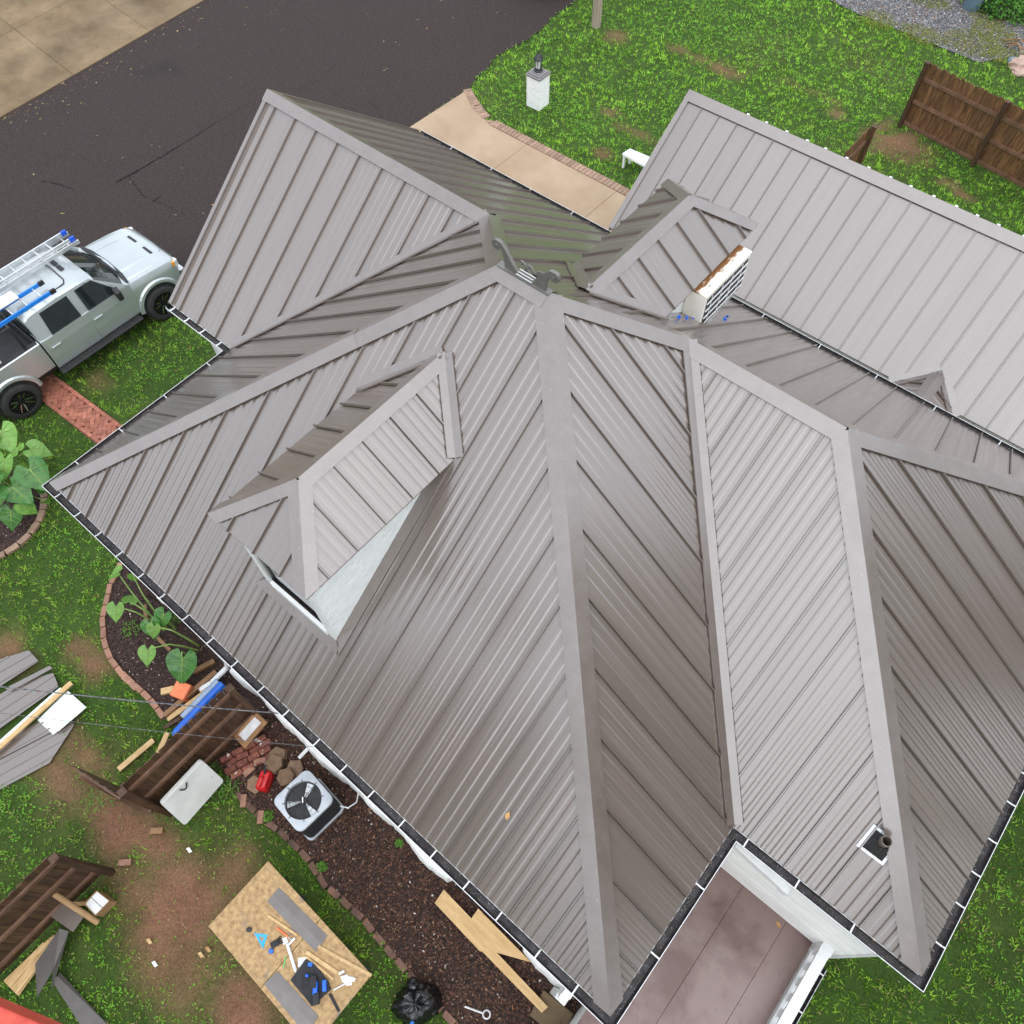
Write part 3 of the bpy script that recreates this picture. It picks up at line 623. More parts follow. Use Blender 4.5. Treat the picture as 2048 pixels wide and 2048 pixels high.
colr = cA * (1 - tone) + cB * tone; colr = colr * (1 - (1 - front) * np.array([0.0, 0.10, 0.0]))
colr = np.where(clov[:, None], np.array([0.175, 0.42, 0.045]) * rng.uniform(0.7, 1.25, (n, 1)), colr)
dry = (rng.random(n) < 0.03 + 0.05 * (1 - front[:, 0]) + 0.65 * np.clip(bb, 0, 1))[:, None]; colr = np.where(dry, cC * rng.uniform(0.6, 1.2, (n, 1)), colr)
soup('lawn_grass', np.stack([p0, p1, p2], 1), colr, 'grass_blade').__setitem__('label', 'lush green lawn grass and clover with worn bare spots')
bpy.data.objects['lawn_grass']['category'] = 'grass'

def chips(name, polys, dens, cols, smin, smax, zb, label, cat, excl=(), flat=0.5):
    out, oc = [], []
    for P in polys:
        P = np.array(P); x0, y0 = P.min(0); x1, y1 = P.max(0); n = int((x1 - x0) * (y1 - y0) * dens)
        x, y = scatter(n, x0, x1, y0, y1); k = poly_in(P, x, y)
        for e in excl: k &= ~poly_in(e, x, y)
        x, y = x[k], y[k]; n = len(x); z = zb + rng.uniform(0, 0.02, n)
        c = np.stack([x, y, z], -1); a = rng.normal(0, 1, (n, 3)); a[:, 2] *= flat; a /= np.linalg.norm(a, axis=1)[:, None]; b = np.cross(a, rng.normal(0, 0.35, (n, 3)) + [0, 0, 1]); b /= np.linalg.norm(b, axis=1)[:, None]
        s = rng.uniform(smin, smax, (n, 1)); a *= s; b *= s * rng.uniform(0.35, 0.8, (n, 1))
        q = [c - a - b, c + a - b * 0.6, c + a * 0.8 + b, c - a * 0.9 + b * 0.8]
        out += [np.stack([q[0], q[1], q[2]], 1), np.stack([q[0], q[2], q[3]], 1)]
        ci = np.array([cc for cc, _ in cols])[rng.choice(len(cols), n, p=np.array([w_ for _, w_ in cols]) / sum(w_ for _, w_ in cols))] * rng.uniform(0.6, 1.4, (n, 1)); oc += [ci, ci]
    o = soup(name, np.concatenate(out), np.concatenate(oc), 'chip'); o['label'] = label; o['category'] = cat; return o
# beds: dark mulch
mat('mulch_base', (0.022, 0.014, 0.011), (0.05, 0.028, 0.022), rough=0.8, scale=25, bump=1.0, bscale=70)
for P, nm in ((bed_house, 'mulch_bed'), (bed_leaf, 'mulch_bed'), (bed_round, 'mulch_bed')):
    b = MB(); b.v = [(x, y, 0.012 if P is not bed_leaf else 0.008) for x, y in P]; bm = bmesh.new(); vs_ = [bm.verts.new(v) for v in b.v]; f = bm.faces.new(vs_)
    if f.normal.z < 0: f.normal_flip()
    f.normal_update()
    bmesh.ops.triangulate(bm, faces=[f]); bm.verts.index_update(); b.f = [tuple(v.index for v in q.verts) for q in bm.faces]; bm.free(); b.mi = [0] * len(b.f)
    b.build(nm, 'mulch_base', kind='structure')
mc = [((0.075, 0.036, 0.025), 5), ((0.12, 0.055, 0.036), 3), ((0.032, 0.02, 0.016), 4), ((0.24, 0.14, 0.08), 0.6), ((0.45, 0.40, 0.35), 0.10)]
chips('bark_mulch', [bed_house], 3200, mc, 0.008, 0.024, 0.015, 'dark brown bark mulch covering the beds beside the house', 'mulch', [house_poly])
mc2 = [((0.075, 0.043, 0.036), 5), ((0.105, 0.060, 0.050), 3), ((0.035, 0.023, 0.021), 4), ((0.5, 0.42, 0.38), 0.14)]
chips('bark_mulch', [bed_leaf, bed_round], 3000, mc2, 0.007, 0.020, 0.012, 'reddish black mulch chips round the large-leaved plants', 'mulch', [house_poly])
# asphalt, gravel
def sheet(name, P, z, m, kind='structure', grid=None):
    bm = bmesh.new(); vs_ = [bm.verts.new((*p, z)) for p in P]; f = bm.faces.new(vs_); f.normal_update()
    if f.normal.z < 0: f.normal_flip()
    bmesh.ops.triangulate(bm, faces=[f]); bm.verts.index_update(); b = MB(); b.v = [tuple(v.co) for v in bm.verts]; b.f = [tuple(v.index for v in q.verts) for q in bm.faces]; b.mi = [0] * len(b.f); bm.free()
    return b.build(name, m, kind=kind)
def asphalt_mat():
    m = mat('asphalt', (0.024, 0.0165, 0.0152), (0.058, 0.0430, 0.0400), spec=0.16, rough=0.7, rough2=0.85, scale=26, detail=9, bump=0.7, bscale=120, speck=(0.30, 0.66, (0.030, 0.0238, 0.0228)), lo=0.34, hi=0.68)
    t = m.node_tree; N = t.nodes; b = N['Principled BSDF']; sck = b.inputs['Base Color'].links[0].from_socket
    vz = N.new('ShaderNodeTexVoronoi'); vz.inputs['Scale'].default_value = 22; rp = N.new('ShaderNodeValToRGB'); rp.color_ramp.elements[0].position = 0.10; rp.color_ramp.elements[1].position = 0.22; rp.color_ramp.elements[0].color = (1, 1, 1, 1); rp.color_ramp.elements[1].color = (0, 0, 0, 1)
    g = N.new('ShaderNodeNewGeometry'); t.links.new(g.outputs['Position'], vz.inputs['Vector']); t.links.new(vz.outputs['Distance'], rp.inputs['Fac'])
    mx = N.new('ShaderNodeMix'); mx.data_type = 'RGBA'; t.links.new(rp.outputs['Color'], mx.inputs[0]); t.links.new(sck, mx.inputs[6]); mx.inputs[7].default_value = (0.11, 0.092, 0.086, 1); t.links.new(mx.outputs[2], b.inputs['Base Color'])
asphalt_mat()
asp = sheet('asphalt_road', asphalt_poly, 0.004, 'asphalt')
def crack(pts, w0, w1, parent, z):
    P = [G(*p) for p in pts]; b = MB(); rows = []
    fine = []
    for a, c in zip(P, P[1:]):
        k = max(2, int((c - a).length / 0.07))
        for i in range(k): fine.append(a.lerp(c, i / k))
    fine.append(P[-1]); n = len(fine)
    for i, p in enumerate(fine):
        d = (fine[min(i + 1, n - 1)] - fine[max(i - 1, 0)]).normalized(); s = Vector((-d.y, d.x, 0)); ww = (w0 + (w1 - w0) * i / n) * random.uniform(0.4, 1.5); j = s * random.gauss(0, 0.014)
        rows.append((p + j - s * ww, p + j + s * ww))
    for (a, c), (e, f) in zip(rows, rows[1:]):
        q = [Vector((v.x, v.y, z)) for v in (a, e, f, c)]
        if (q[1] - q[0]).cross(q[2] - q[0]).z < 0: q.reverse()
        b.quad(*q)
    b.build('crack', 'tar', parent)
mat('tar', (0.012, 0.010, 0.0095), (0.026, 0.021, 0.020), rough=0.95, spec=0.1, scale=20)
crack([(0, 0, 640, 1010), (0, 0, 760, 945), (0, 0, 860, 885), (0, 0, 1000, 800), (0, 0, 1180, 690)], 0.045, 0.006, asp, 0.009)
crack([(0, 0, 715, 985), (0, 0, 790, 1080), (0, 0, 860, 1110), (0, 0, 1030, 1190)], 0.012, 0.006, asp, 0.0095)
crack([(0, 0, 845, 1115), (0, 0, 895, 1080)], 0.03, 0.01, asp, 0.010)
crack([(0, 0, 1640, 500), (0, 0, 1760, 440), (0, 0, 1850, 360)], 0.006, 0.004, asp, 0.009)
crack([(0, 0, 230, 1000), (0, 0, 330, 1020), (0, 0, 410, 1050)], 0.02, 0.01, asp, 0.009)
crack([(1, 0, 180, 560), (1, 0, 240, 620), (1, 0, 250, 680)], 0.006, 0.004, asp, 0.009)
crack([(0, 0, 1390, 560), (0, 0, 1240, 650), (0, 0, 1100, 730)], 0.004, 0.006, asp, 0.0095)
mat('gravel_base', (0.10, 0.10, 0.105), (0.21, 0.20, 0.20), rough=0.85, scale=3, bump=0.8, bscale=60, speck=(1.3, 0.60, (0.22, 0.15, 0.10)))
grv = sheet('gravel_pad', gravel_poly, 0.003, 'gravel_base')
gcols = [((0.20, 0.20, 0.21), 5), ((0.10, 0.10, 0.11), 4), ((0.34, 0.33, 0.33), 2), ((0.26, 0.15, 0.09), 1.4)]
chips('gravel', [gravel_poly], 900, gcols, 0.012, 0.035, 0.006, 'grey gravel and pine litter on the parking pad beyond the lawn', 'gravel')
# moss on the gravel
ms = []
for c, rx, ry in ((G(2, 0, 1650, 240), 0.9, 0.5), (G(2, 0, 1760, 180), 0.75, 0.4), (G(2, 0, 1720, 100), 0.6, 0.3), (G(2, 0, 1380, 195), 0.8, 0.35), (G(2, 0, 1840, 310), 0.7, 0.35), (G(2, 0, 1400, 5), 0.8, 0.3), (G(2, 0, 1130, 110), 0.6, 0.35)):
    n = int(9500 * rx * ry); a = rng.uniform(0, 2 * np.pi, n); r_ = np.sqrt(rng.random(n)); x = c.x + rx * r_ * np.cos(a) + rng.normal(0, .08, n); y = c.y + ry * r_ * np.sin(a) * 1.4 + rng.normal(0, .08, n); ms.append((x, y))
x = np.concatenate([m_[0] for m_ in ms]); y = np.concatenate([m_[1] for m_ in ms]); n = len(x); s = rng.uniform(0.015, 0.035, (n, 1)); c = np.stack([x, y, rng.uniform(0.012, 0.035, n)], -1); a = rng.normal(0, 1, (n, 3)) * [1, 1, 0.25]; b = rng.normal(0, 1, (n, 3)) * [1, 1, 0.25]
soup('moss', np.stack([c, c + a * s, c + b * s], 1), np.array([0.155, 0.17, 0.03]) * rng.uniform(0.6, 1.3, (n, 1)), 'chip')
bpy.data.objects['moss']['label'] = 'yellow-green moss patches on the grey gravel pad'; bpy.data.objects['moss']['category'] = 'moss'
# pavement slabs across the road
mat('old_concrete', (0.098, 0.066, 0.035), (0.235, 0.170, 0.098), spec=0.2, rough=0.6, rough2=0.85, scale=0.7, detail=9, bump=0.3, bscale=45, speck=(7, 0.68, (0.09, 0.065, 0.045)), lo=0.3, hi=0.7)
vary(M['old_concrete'], 0.10)
pav = sheet('pavement', slab_poly, -0.004, 'mulch_base')
def slab(name, pts, z0, z1, m, parent, shrink=0.012):
    P = [Vector((p[0], p[1], z0)) for p in pts]; c = sum(P, Vector()) / len(P)
    P = [p + (c - p).normalized() * shrink for p in P]
    b = MB(); b.prism(P, (0, 0, z1 - z0)); return b.build(name, m, parent)
j1a, j1b = G(0, 0, 0, 100), G(0, 0, 415, 425); jd = (j1b - j1a).normalized()
ed_a, ed_b = G(0, 0, 0, 655), G(0, 0, 955, 103); ed = (ed_b - ed_a).normalized()
def lineX(p, d, q, e):
    den = d.x * e.y - d.y * e.x; t = ((q.x - p.x) * e.y - (q.y - p.y) * e.x) / den; return p + d * t
k2a = G(0, 0, 95, 160)
row2 = lineX(k2a, ed, j1a, jd)
offs = [0.0, (row2 - lineX(ed_a, ed, j1a, jd)).length]
base = lineX(ed_a, ed, j1a, jd)   # joint meets road edge
back = -jd
for r_, (o0, o1) in enumerate(((0.0, offs[1]), (offs[1], offs[1] * 2.0), (offs[1] * 2.0, offs[1] * 3.0))):
    for k in range(-3, 5):
        wdt = 3.05
        a = base + ed * (k * wdt) + back * o0; b_ = base + ed * ((k + 1) * wdt) + back * o0; c = base + ed * ((k + 1) * wdt) + back * o1; d = base + ed * (k * wdt) + back * o1
        slab('slab', [a, b_, c, d], 0.0, 0.028 + random.uniform(0, 0.004), 'old_concrete', pav)
vary(mat('border_brick', (0.22, 0.135, 0.09), (0.33, 0.215, 0.145), rough=0.6, scale=8, bump=0.3, bscale=60), 0.18)
# tan walk from the drive to the door, with brick border
mat('walk_concrete', (0.305, 0.213, 0.132), (0.375, 0.275, 0.183), spec=0.25, rough=0.42, rough2=0.7, scale=0.9, detail=7, bump=0.06, bscale=40)
vary(M['walk_concrete'], 0.04)
wk = sheet('walkway', walk_poly, 0.001, 'border_brick')
ea, eb = G(1, 0, 880, 668), G(1, 0, 1620, 1052); we = (eb - ea).normalized(); wn_ = Vector((we.y, -we.x, 0))
if wn_.dot(V(0, 11, 0) - ea) < 0: wn_ = -wn_
ea2 = ea + wn_ * 0.30
pj = [G(1, 0, 1085, 775), G(1, 0, 1600, 1012)]
ts = [(p - ea).dot(we) for p in pj]
pts_ = [0.0, ts[0], ts[1], ts[1] + (ts[1] - ts[0]), ts[1] + 2 * (ts[1] - ts[0])]
WD = 2.6
for a, c in list(zip(pts_, pts_[1:]))[1:]:
    slab('slab', [ea2 + we * a, ea2 + we * c, ea2 + we * c + wn_ * WD, ea2 + we * a + wn_ * WD], -0.02, 0.03, 'walk_concrete', wk, 0.008)
fl = [G(1, 0, 735, 490), G(1, 0, 760, 560), G(1, 0, 800, 625)]
slab('slab', [G(1, 0, 712, 505), G(1, 0, 745, 575), G(1, 0, 800, 645), ea2, ea2 + we * ts[0], ea2 + we * ts[0] + wn_ * WD, ea2 + wn_ * WD, G(1, 0, 300, 775), G(1, 0, 415, 697)], -0.02, 0.029, 'walk_concrete', wk, 0.008)
vary(mat('red_brick', (0.27, 0.085, 0.05), (0.40, 0.155, 0.10), rough=0.6, scale=9, bump=0.4, bscale=60), 0.25)
vary(mat('edge_brick', (0.26, 0.12, 0.075), (0.36, 0.19, 0.125), rough=0.65, scale=9, bump=0.4, bscale=60), 0.2)
def brick_at(parent, c, rz, sx, sy, sz, m, proto={}):
    key = (round(sx, 3), round(sy, 3), round(sz, 3), m)
    if key not in proto:
        o = MB().bbox((0, 0, 0), sx, sy, sz, bev=min(0.006, sz * 0.2)).build('brick', m); proto[key] = o.data; bpy.data.objects.remove(o)
    o = bpy.data.objects.new('brick', proto[key]); col.objects.link(o); o.parent = parent
    o.location = Vector(c) - org.get(parent.name, Vector((0, 0, 0))); o.rotation_euler = (random.uniform(-.01, .01), random.uniform(-.01, .01), rz); return o
tL = pts_[3]; k = 0; rzb = math.atan2(we.y, we.x)
while k * 0.125 < tL:
    c = ea + we * (k * 0.125 + 0.06) + wn_ * 0.145; brick_at(wk, (c.x, c.y, 0.012), rzb, 0.113, 0.28, 0.05, 'border_brick'); k += 1
f0, f1, f2 = G(1, 0, 742, 492), G(1, 0, 790, 585), G(1, 0, 855, 650)
for a, c_ in ((f0, f1), (f1, f2)):
    d = (c_ - a); ln = d.length; d.normalize(); s = Vector((d.y, -d.x, 0)); s = s if s.dot(wn_) > 0 else -s
    for q in range(int(ln / 0.125)):
        c = a + d * (q * 0.125 + .06) + s * 0.14; brick_at(wk, (c.x, c.y, 0.012), math.atan2(d.y, d.x), 0.113, 0.26, 0.05, 'border_brick')
# herringbone brick path by the truck
mat('sand_joint', (0.10, 0.045, 0.03), (0.15, 0.08, 0.055), rough=0.9, scale=20)
bp = sheet('brick_path', brickpath_poly, 0.002, 'sand_joint')
A_, B_, C_, D_ = [Vector((*p, 0)) for p in brickpath_poly]
ax_ = ((C_ - B_) + (D_ - A_)).normalized(); sx_ = Vector((-ax_.y, ax_.x, 0)); sx_ = sx_ if sx_.dot(B_ - A_) > 0 else -sx_
pw = abs((B_ - A_).dot(sx_)); pl2 = max((C_ - B_).length, (D_ - A_).length) + 0.6; o0_ = A_ - ax_ * 0.25
bl, bw = 0.204, 0.102
th = R(45)
def herring(nr):
    out = []
    for X in range(-nr, nr):
        for Y in range(-nr, nr):
            m_ = (X - Y) % 4
            if m_ == 0: out.append(((X + 1) * bw, (Y + 0.5) * bw, 0.0))
            elif m_ == 3: out.append(((X + 0.5) * bw, (Y + 1) * bw, math.pi / 2))
    return out
for hx, hy, ha in herring(34):
    X, Y = hx * math.cos(th) - hy * math.sin(th), hx * math.sin(th) + hy * math.cos(th)
    if 0.02 < X < pl2 and 0.07 < Y < pw - 0.07:
        c = o0_ + ax_ * X + sx_ * Y
        rz = ha + th + math.atan2(ax_.y, ax_.x)
        brick_at(bp, (c.x, c.y, 0.014 + random.uniform(-.003, .003)), rz if sx_.cross(ax_).z < 0 else math.atan2(ax_.y, ax_.x) - (ha + th), bl - 0.005, bw - 0.005, 0.05, 'red_brick')
for yy in (0.045, pw - 0.045):
    q = 0.0
    while q < pl2:
        c = o0_ + ax_ * (q + 0.1) + sx_ * yy; brick_at(bp, (c.x, c.y, 0.02), math.atan2(ax_.y, ax_.x), 0.196, 0.085, 0.06, 'red_brick'); q += 0.206
# brick edging of the beds
vary(mat('edge_brick_old', (0.09, 0.05, 0.036), (0.20, 0.10, 0.065), rough=0.75, scale=5, bump=0.4, bscale=60), 0.35)
def edging(label, P, m, z=0.03, step=0.235, sx=0.215, sy=0.10, grp=None):
    e = thing('brick_edging', label, 'edging', (P[0][0], P[0][1], 0)); P = [Vector((*p, 0)) for p in P]; acc = 0.0
    for a, c in zip(P, P[1:]):
        d = c - a; ln = d.length
        while acc < ln:
            q = a + d * (acc / ln); brick_at(e, (q.x, q.y, z), math.atan2(d.y, d.x) + random.uniform(-.06, .06), sx, sy, 0.075, m); acc += step
        acc -= ln
    return e
edging('low brick edging along the mulch bed beside the condenser', bed_house[2:14], 'edge_brick_old', 0.0, 0.26)
edging('curved brick edging round the bed of leaning large-leaved plants', bed_leaf[1:11], 'edge_brick')
edging('ring of tan brick edging round the dense large-leaved clump', [bed_round[i] for i in range(-12, 13)], 'border_brick', 0.045, 0.29, 0.27, 0.13)
# fallen leaves and wood scraps
n = 520; x, y = scatter(5200, -22, 18, -7, 30); k = ~poly_in(house_poly, x, y); x, y = x[k][:n], y[k][:n]; n = len(x); s = rng.uniform(0.02, 0.045, (n, 1)); c = np.stack([x, y, rng.uniform(0.05, 0.08, n)], -1)
ex_ = rng.random(260); ey_ = np.abs(rng.normal(0, 0.55, 260)); pe = [ed_a + ed * (t_ * 11.5) + jd * (d_ + 0.1) for t_, d_ in zip(ex_, ey_)]; x = np.concatenate([x, [p.x for p in pe]]); y = np.concatenate([y, [p.y for p in pe]]); n = len(x); s = rng.uniform(0.015, 0.04, (n, 1)); c = np.stack([x, y, rng.uniform(0.05, 0.08, n)], -1)
onroad = poly_in(asphalt_poly, x, y) | poly_in(walk_poly, x, y) | poly_in(slab_poly, x, y); c[onroad, 2] = 0.036
a = rng.normal(0, 1, (n, 3)) * [1, 1, .2]; b = rng.normal(0, 1, (n, 3)) * [1, 1, .2]
lc = np.array([(0.35, 0.20, 0.07), (0.30, 0.12, 0.05), (0.42, 0.33, 0.16), (0.30, 0.30, 0.08)])[rng.integers(0, 4, n)]
o = soup('fallen_leaves', np.stack([c, c + a * s, c + b * s], 1), lc, 'chip'); o['label'] = 'small tan and orange fallen leaves scattered over lawn and road'; o['category'] = 'leaves'

# ============================================================ OUTBUILDING behind the house
YG, ZG, PG = W + 1.2, 2.6, 0.74; YR = 14.01; ZR = ZG + PG * (YR - YG); XG0, XG1 = 2.66, 24.0
gar = thing('outbuilding', 'long gable outbuilding with pale grey standing seam roof behind the house', 'building', (12, 14, 0))
roof_face(gar, (0, YG), (1, 0), (0, 1), ZG, PG, [(XG0, 0), (XG1, 0)], [(XG0, YR - YG), (XG1, YR - YG)], 3.083, P=0.4194, h=0.022, ribs=0)
roof_face(gar, (0, 2 * YR - YG), (1, 0), (0, -1), ZG, PG, [(XG0, 0), (XG1, 0)], [(XG0, YR - YG), (XG1, YR - YG)], 3.083, P=0.4194, h=0.022, ribs=0)
nGS, nGN = (0, -PG, 1), (0, PG, 1)
cap(gar, (XG0 - 0.02, YR, ZR), (XG1, YR, ZR), nGS, nGN, w_=0.19, name='ridge_cap', raise_=0.045)
for sgn, ye in ((-1, YG), (1, 2 * YR - YG)):
    b = MB(); n = Vector((0, sgn * PG, 1)).normalized(); lo = V(XG0, ye, ZG); d = V(XG0, YR, ZR) - lo
    b.obox(lo + n * 0.004 + V(-0.015, 0, 0), d, V(0.11, 0, 0), n * 0.04); b.obox(lo + V(-0.017, 0, -0.15), d, V(0.02, 0, 0), V(0, 0, 0.16)); b.build('rake_trim', 'roof_cap', gar)
b = MB(); x = XG0 + 1.3
while x < 16:
    c = MB(); c.bbox((x, YR + 0.205, ZR - 0.075), 0.060, 0.035, 0.022, bev=0.005); c.cbox((x, YR + 0.225, ZR - 0.11), 0.02, 0.015, 0.08); c.build('ridge_clip', 'gutter_white', gar); x += random.uniform(0.40, 0.47)
for a, b_ in (((XG0 + 0.25, YG + 0.25), (XG1, YG + 0.25)), ((XG0 + 0.25, 2 * YR - YG - 0.25), (XG1, 2 * YR - YG - 0.25)), ((XG0 + 0.25, YG + 0.25), (XG0 + 0.25, 2 * YR - YG - 0.25))):
    dx, dy = b_[0] - a[0], b_[1] - a[1]; MB().obox((a[0], a[1], -0.05), (dx, dy, 0), (0.12 if dy else 0, 0.12 if dx else 0, 0), (0, 0, 2.8)).build('wall', 'siding_white', gar)
MB().prism([(XG0 + 0.26, YG + 0.27, 2.74), (XG0 + 0.26, 2 * YR - YG - 0.27, 2.74), (XG0 + 0.26, YR, ZR - 0.12)], (0.1, 0, 0)).build('gable_wall', 'siding_white', gar)
# small connecting roof (ridge runs from the house to the outbuilding)
xc, zc, hwc = 9.87, 2.90, 0.62; kc = 0.58
cn = MB().obox((xc - 0.5, W - 0.28, 0), (1.0, 0, 0), (0, 1.5, 0), (0, 0, 2.45)).build('connector', 'siding_white', gar)
ytop = YG + (zc - ZG) / PG; ylow = YG + (zc - kc * hwc - ZG) / PG
for sgn in (-1, 1):
    O = (xc + sgn * hwc, 0); up_ = [(W - 0.28, hwc), (ytop, hwc)]; lo_ = [(W - 0.28, 0), (max(ylow, W - 0.27), 0), (ytop, hwc)]
    roof_face(gar, O, (0, 1), (-sgn, 0), zc - kc * hwc, kc, lo_, up_, W + 0.2, P=0.5, slopename='connector_slope')
cap(gar, (xc, W - 0.28, zc), (xc, ytop, zc), (-kc, 0, 1), (kc, 0, 1), w_=0.14, name='ridge_cap', raise_=0.04)
for sgn in (-1, 1): cap(gar, V(xc + sgn * hwc, ylow, zc - kc * hwc), V(xc, ytop, zc), (sgn * kc, 0, 1), nGS, w_=0.12, name='valley_flashing', raise_=0.03, valley=True, gap=False, seg=9)
# white bench by the outbuilding
bz = 0.42; bc = [G(1, 0, 1575, 847, bz), G(1, 0, 1617, 820, bz), G(1, 0, 1760, 880, bz), G(1, 0, 1718, 925, bz)]
bn = thing('bench', 'plain white bench on the grass at the gable end of the outbuilding', 'bench', ((bc[0] + bc[2]) / 2).xy.to_3d())
MB().prism(bc, (0, 0, -0.06)).build('seat', 'white_trim', bn)
cc = sum(bc, Vector()) / 4
for a in bc:
    q = a.lerp(cc, 0.15); MB().cbox((q.x, q.y, 0.18), 0.06, 0.06, 0.36).build('leg', 'white_trim', bn)

# ============================================================ RED DECK in the corner of the house
ZD = 1.27
dk = thing('deck', 'flat maroon deck with white railing in the corner of the house', 'deck', (12, 0.5, 0))
dx0, dx1, dy0, dy1 = L - 0.05, 13.02, -1.8, W - 2 * W2 + 0.045
sx_list = sorted([dx0, G(2, 2, 230, 1410, ZD).x, G(2, 2, 500, 1570, ZD).x, dx1])
for a, b_ in zip(sx_list, sx_list[1:]): MB().bbox(((a + b_) / 2, (dy0 + dy1) / 2, ZD - 0.02), b_ - a - 0.004, dy1 - dy0, 0.04, bev=0.0025).build('deck_sheet', 'flat_roof', dk)
MB().obox((dx0, dy0, 0), (dx1 - dx0 + 0.1, 0, 0), (0, dy1 - dy0, 0), (0, 0, ZD - 0.045)).build('base', 'siding_white', dk)
rail = MB().bbox((13.10, (dy0 + dy1) / 2, ZD + 0.42), 0.15, dy1 - dy0, 0.06, bev=0.008).build('railing', 'gutter_white', dk)
MB().bbox((13.08, (dy0 + dy1) / 2, ZD + 0.05), 0.10, dy1 - dy0, 0.08, bev=0.006).build('bottom_rail', 'gutter_white', rail)
yy = dy1 - 0.12
while yy > dy0:
    MB().cbox((13.08, yy, ZD + 0.24), 0.03, 0.12, 0.32).build('slat', 'gutter_white', rail); yy -= 0.24
MB().bbox((13.10, dy1 - 0.06, ZD + 0.22), 0.17, 0.15, 0.52, bev=0.01).build('post', 'gutter_white', rail)
gutter(dk, (13.2, dy0, ZD + 0.05), (13.2, dy1 - 0.2, ZD + 0.05), (1, 0, 0), hang=0.55, ph=0.3, inset=0.0)
# dead leaves on roofs and in gutters
vary(mat('dry_leaf', (0.38, 0.20, 0.07), (0.5, 0.30, 0.12), rough=0.7, scale=30), 0.3)
def dry_leaf(p, n, label, s=0.06):
    n = Vector(n).normalized(); a = n.orthogonal().normalized(); b = n.cross(a); q = random.uniform(0, 6); a, b = a * math.cos(q) + b * math.sin(q), b * math.cos(q) - a * math.sin(q); p = Vector(p) + n * 0.012
    m_ = MB(); m_.add([p - a * s, p - a * s * .3 + b * s * .5 + n * .008, p + a * s * .2 + b * s * .45 + n * .012, p + a * s + n * .004, p + a * s * .3 - b * s * .5 + n * .012, p - a * s * .4 - b * s * .4 + n * .008, p + n * 0.004], [(6, 0, 5), (6, 5, 4), (6, 4, 3), (6, 3, 2), (6, 2, 1), (6, 1, 0)])
    tag(m_.build('dry_leaf', 'dry_leaf', loc=p), label, 'leaf')
lp = hit(K(1, 2, 945, 780), (0, -PP, 1), ZE); dry_leaf(lp, nSW, 'single tan leaf lying on the big roof slope between two seams')
for q, lb in (((2, 2, 345, 850), 'orange leaf caught in the inside corner of the gutters'), ((2, 2, 890, 1280), 'curled brown leaf lying in the gutter over the siding wall'), ((2, 2, 1115, 1465), 'yellow leaf in the gutter near its white downspout-free corner')):
    dry_leaf(G(*q, ZE - 0.06), (0, 0, 1), lb.replace(' near its white downspout-free corner', ' near the outer corner above the lawn'), 0.05)
dry_leaf(G(2, 2, 575, 1385, ZD), (0, 0, 1), 'greenish leaf lying on the maroon deck near the siding wall', 0.06)

# ============================================================ WINDOW AIR CONDITIONER in the side of the north dormer
mat('ac_casing', (0.80, 0.76, 0.66), (0.86, 0.84, 0.77), rough=0.45, scale=3)
def rust_top():
    m = mat('ac_rusty_top', (0.80, 0.72, 0.55), (0.86, 0.83, 0.74), rough=0.55, scale=5)
    t = m.node_tree; N = t.nodes; b = N['Principled BSDF']; s = b.inputs['Base Color'].links[0].from_socket
    g = N.new('ShaderNodeNewGeometry'); sp = N.new('ShaderNodeSeparateXYZ'); t.links.new(g.outputs['Position'], sp.inputs[0])
    nz = N.new('ShaderNodeTexNoise'); nz.inputs['Scale'].default_value = 9; nz.inputs['Detail'].default_value = 6
    mr = N.new('ShaderNodeMapRange'); mr.inputs['From Min'].default_value = 6.80; mr.inputs['From Max'].default_value = 6.52; t.links.new(sp.outputs['X'], mr.inputs['Value'])
    ad = N.new('ShaderNodeMath'); ad.operation = 'ADD'; t.links.new(mr.outputs[0], ad.inputs[0]); t.links.new(nz.outputs['Fac'], ad.inputs[1])
    rp = N.new('ShaderNodeValToRGB'); e = rp.color_ramp.elements; e[0].position = 0.80; e[1].position = 1.0; e[0].color = (0, 0, 0, 1); e[1].color = (1, 1, 1, 1)
    e[1].position = 1.0; t.links.new(ad.outputs[0], rp.inputs['Fac'])
    mx = N.new('ShaderNodeMix'); mx.data_type = 'RGBA'; t.links.new(rp.outputs['Color'], mx.inputs[0]); t.links.new(s, mx.inputs[6]); mx.inputs[7].default_value = (0.20, 0.085, 0.025, 1); t.links.new(mx.outputs[2], b.inputs['Base Color'])
rust_top()
ac = thing('air_conditioner', 'white window air conditioner with rust-stained top under the dormer eave', 'air conditioner', (6.65, 8.3, 5.5))
ax0, ax1, ay0, ay1, az0, az1 = 6.50, 6.82, 7.66, 8.86, 5.36, 6.07
MB().bbox(((ax0 + ax1) / 2, (ay0 + ay1) / 2, (az0 + az1) / 2 - 0.01), ax1 - ax0, ay1 - ay0, az1 - az0 - 0.02, bev=0.012).build('casing', 'ac_casing', ac)
MB().bbox(((ax0 + ax1) / 2, (ay0 + ay1) / 2, az1), ax1 - ax0 + 0.012, ay1 - ay0 + 0.012, 0.022, bev=0.005).build('top_cover', 'ac_rusty_top', ac)
gr_ = MB().obox((ax1 + 0.001, ay0 + 0.05, az0 + 0.05), (0.006, 0, 0), (0, ay1 - ay0 - 0.1, 0), (0, 0, az1 - az0 - 0.13)).build('grille', 'plastic_black', ac)
for k in range(4): MB().obox((ax1 + 0.006, ay0 + 0.05, az0 + 0.12 + k * 0.14), (0.014, 0, 0), (0, ay1 - ay0 - 0.1, 0), (0, 0, 0.007)).build('grille_bar', 'white_trim', gr_)
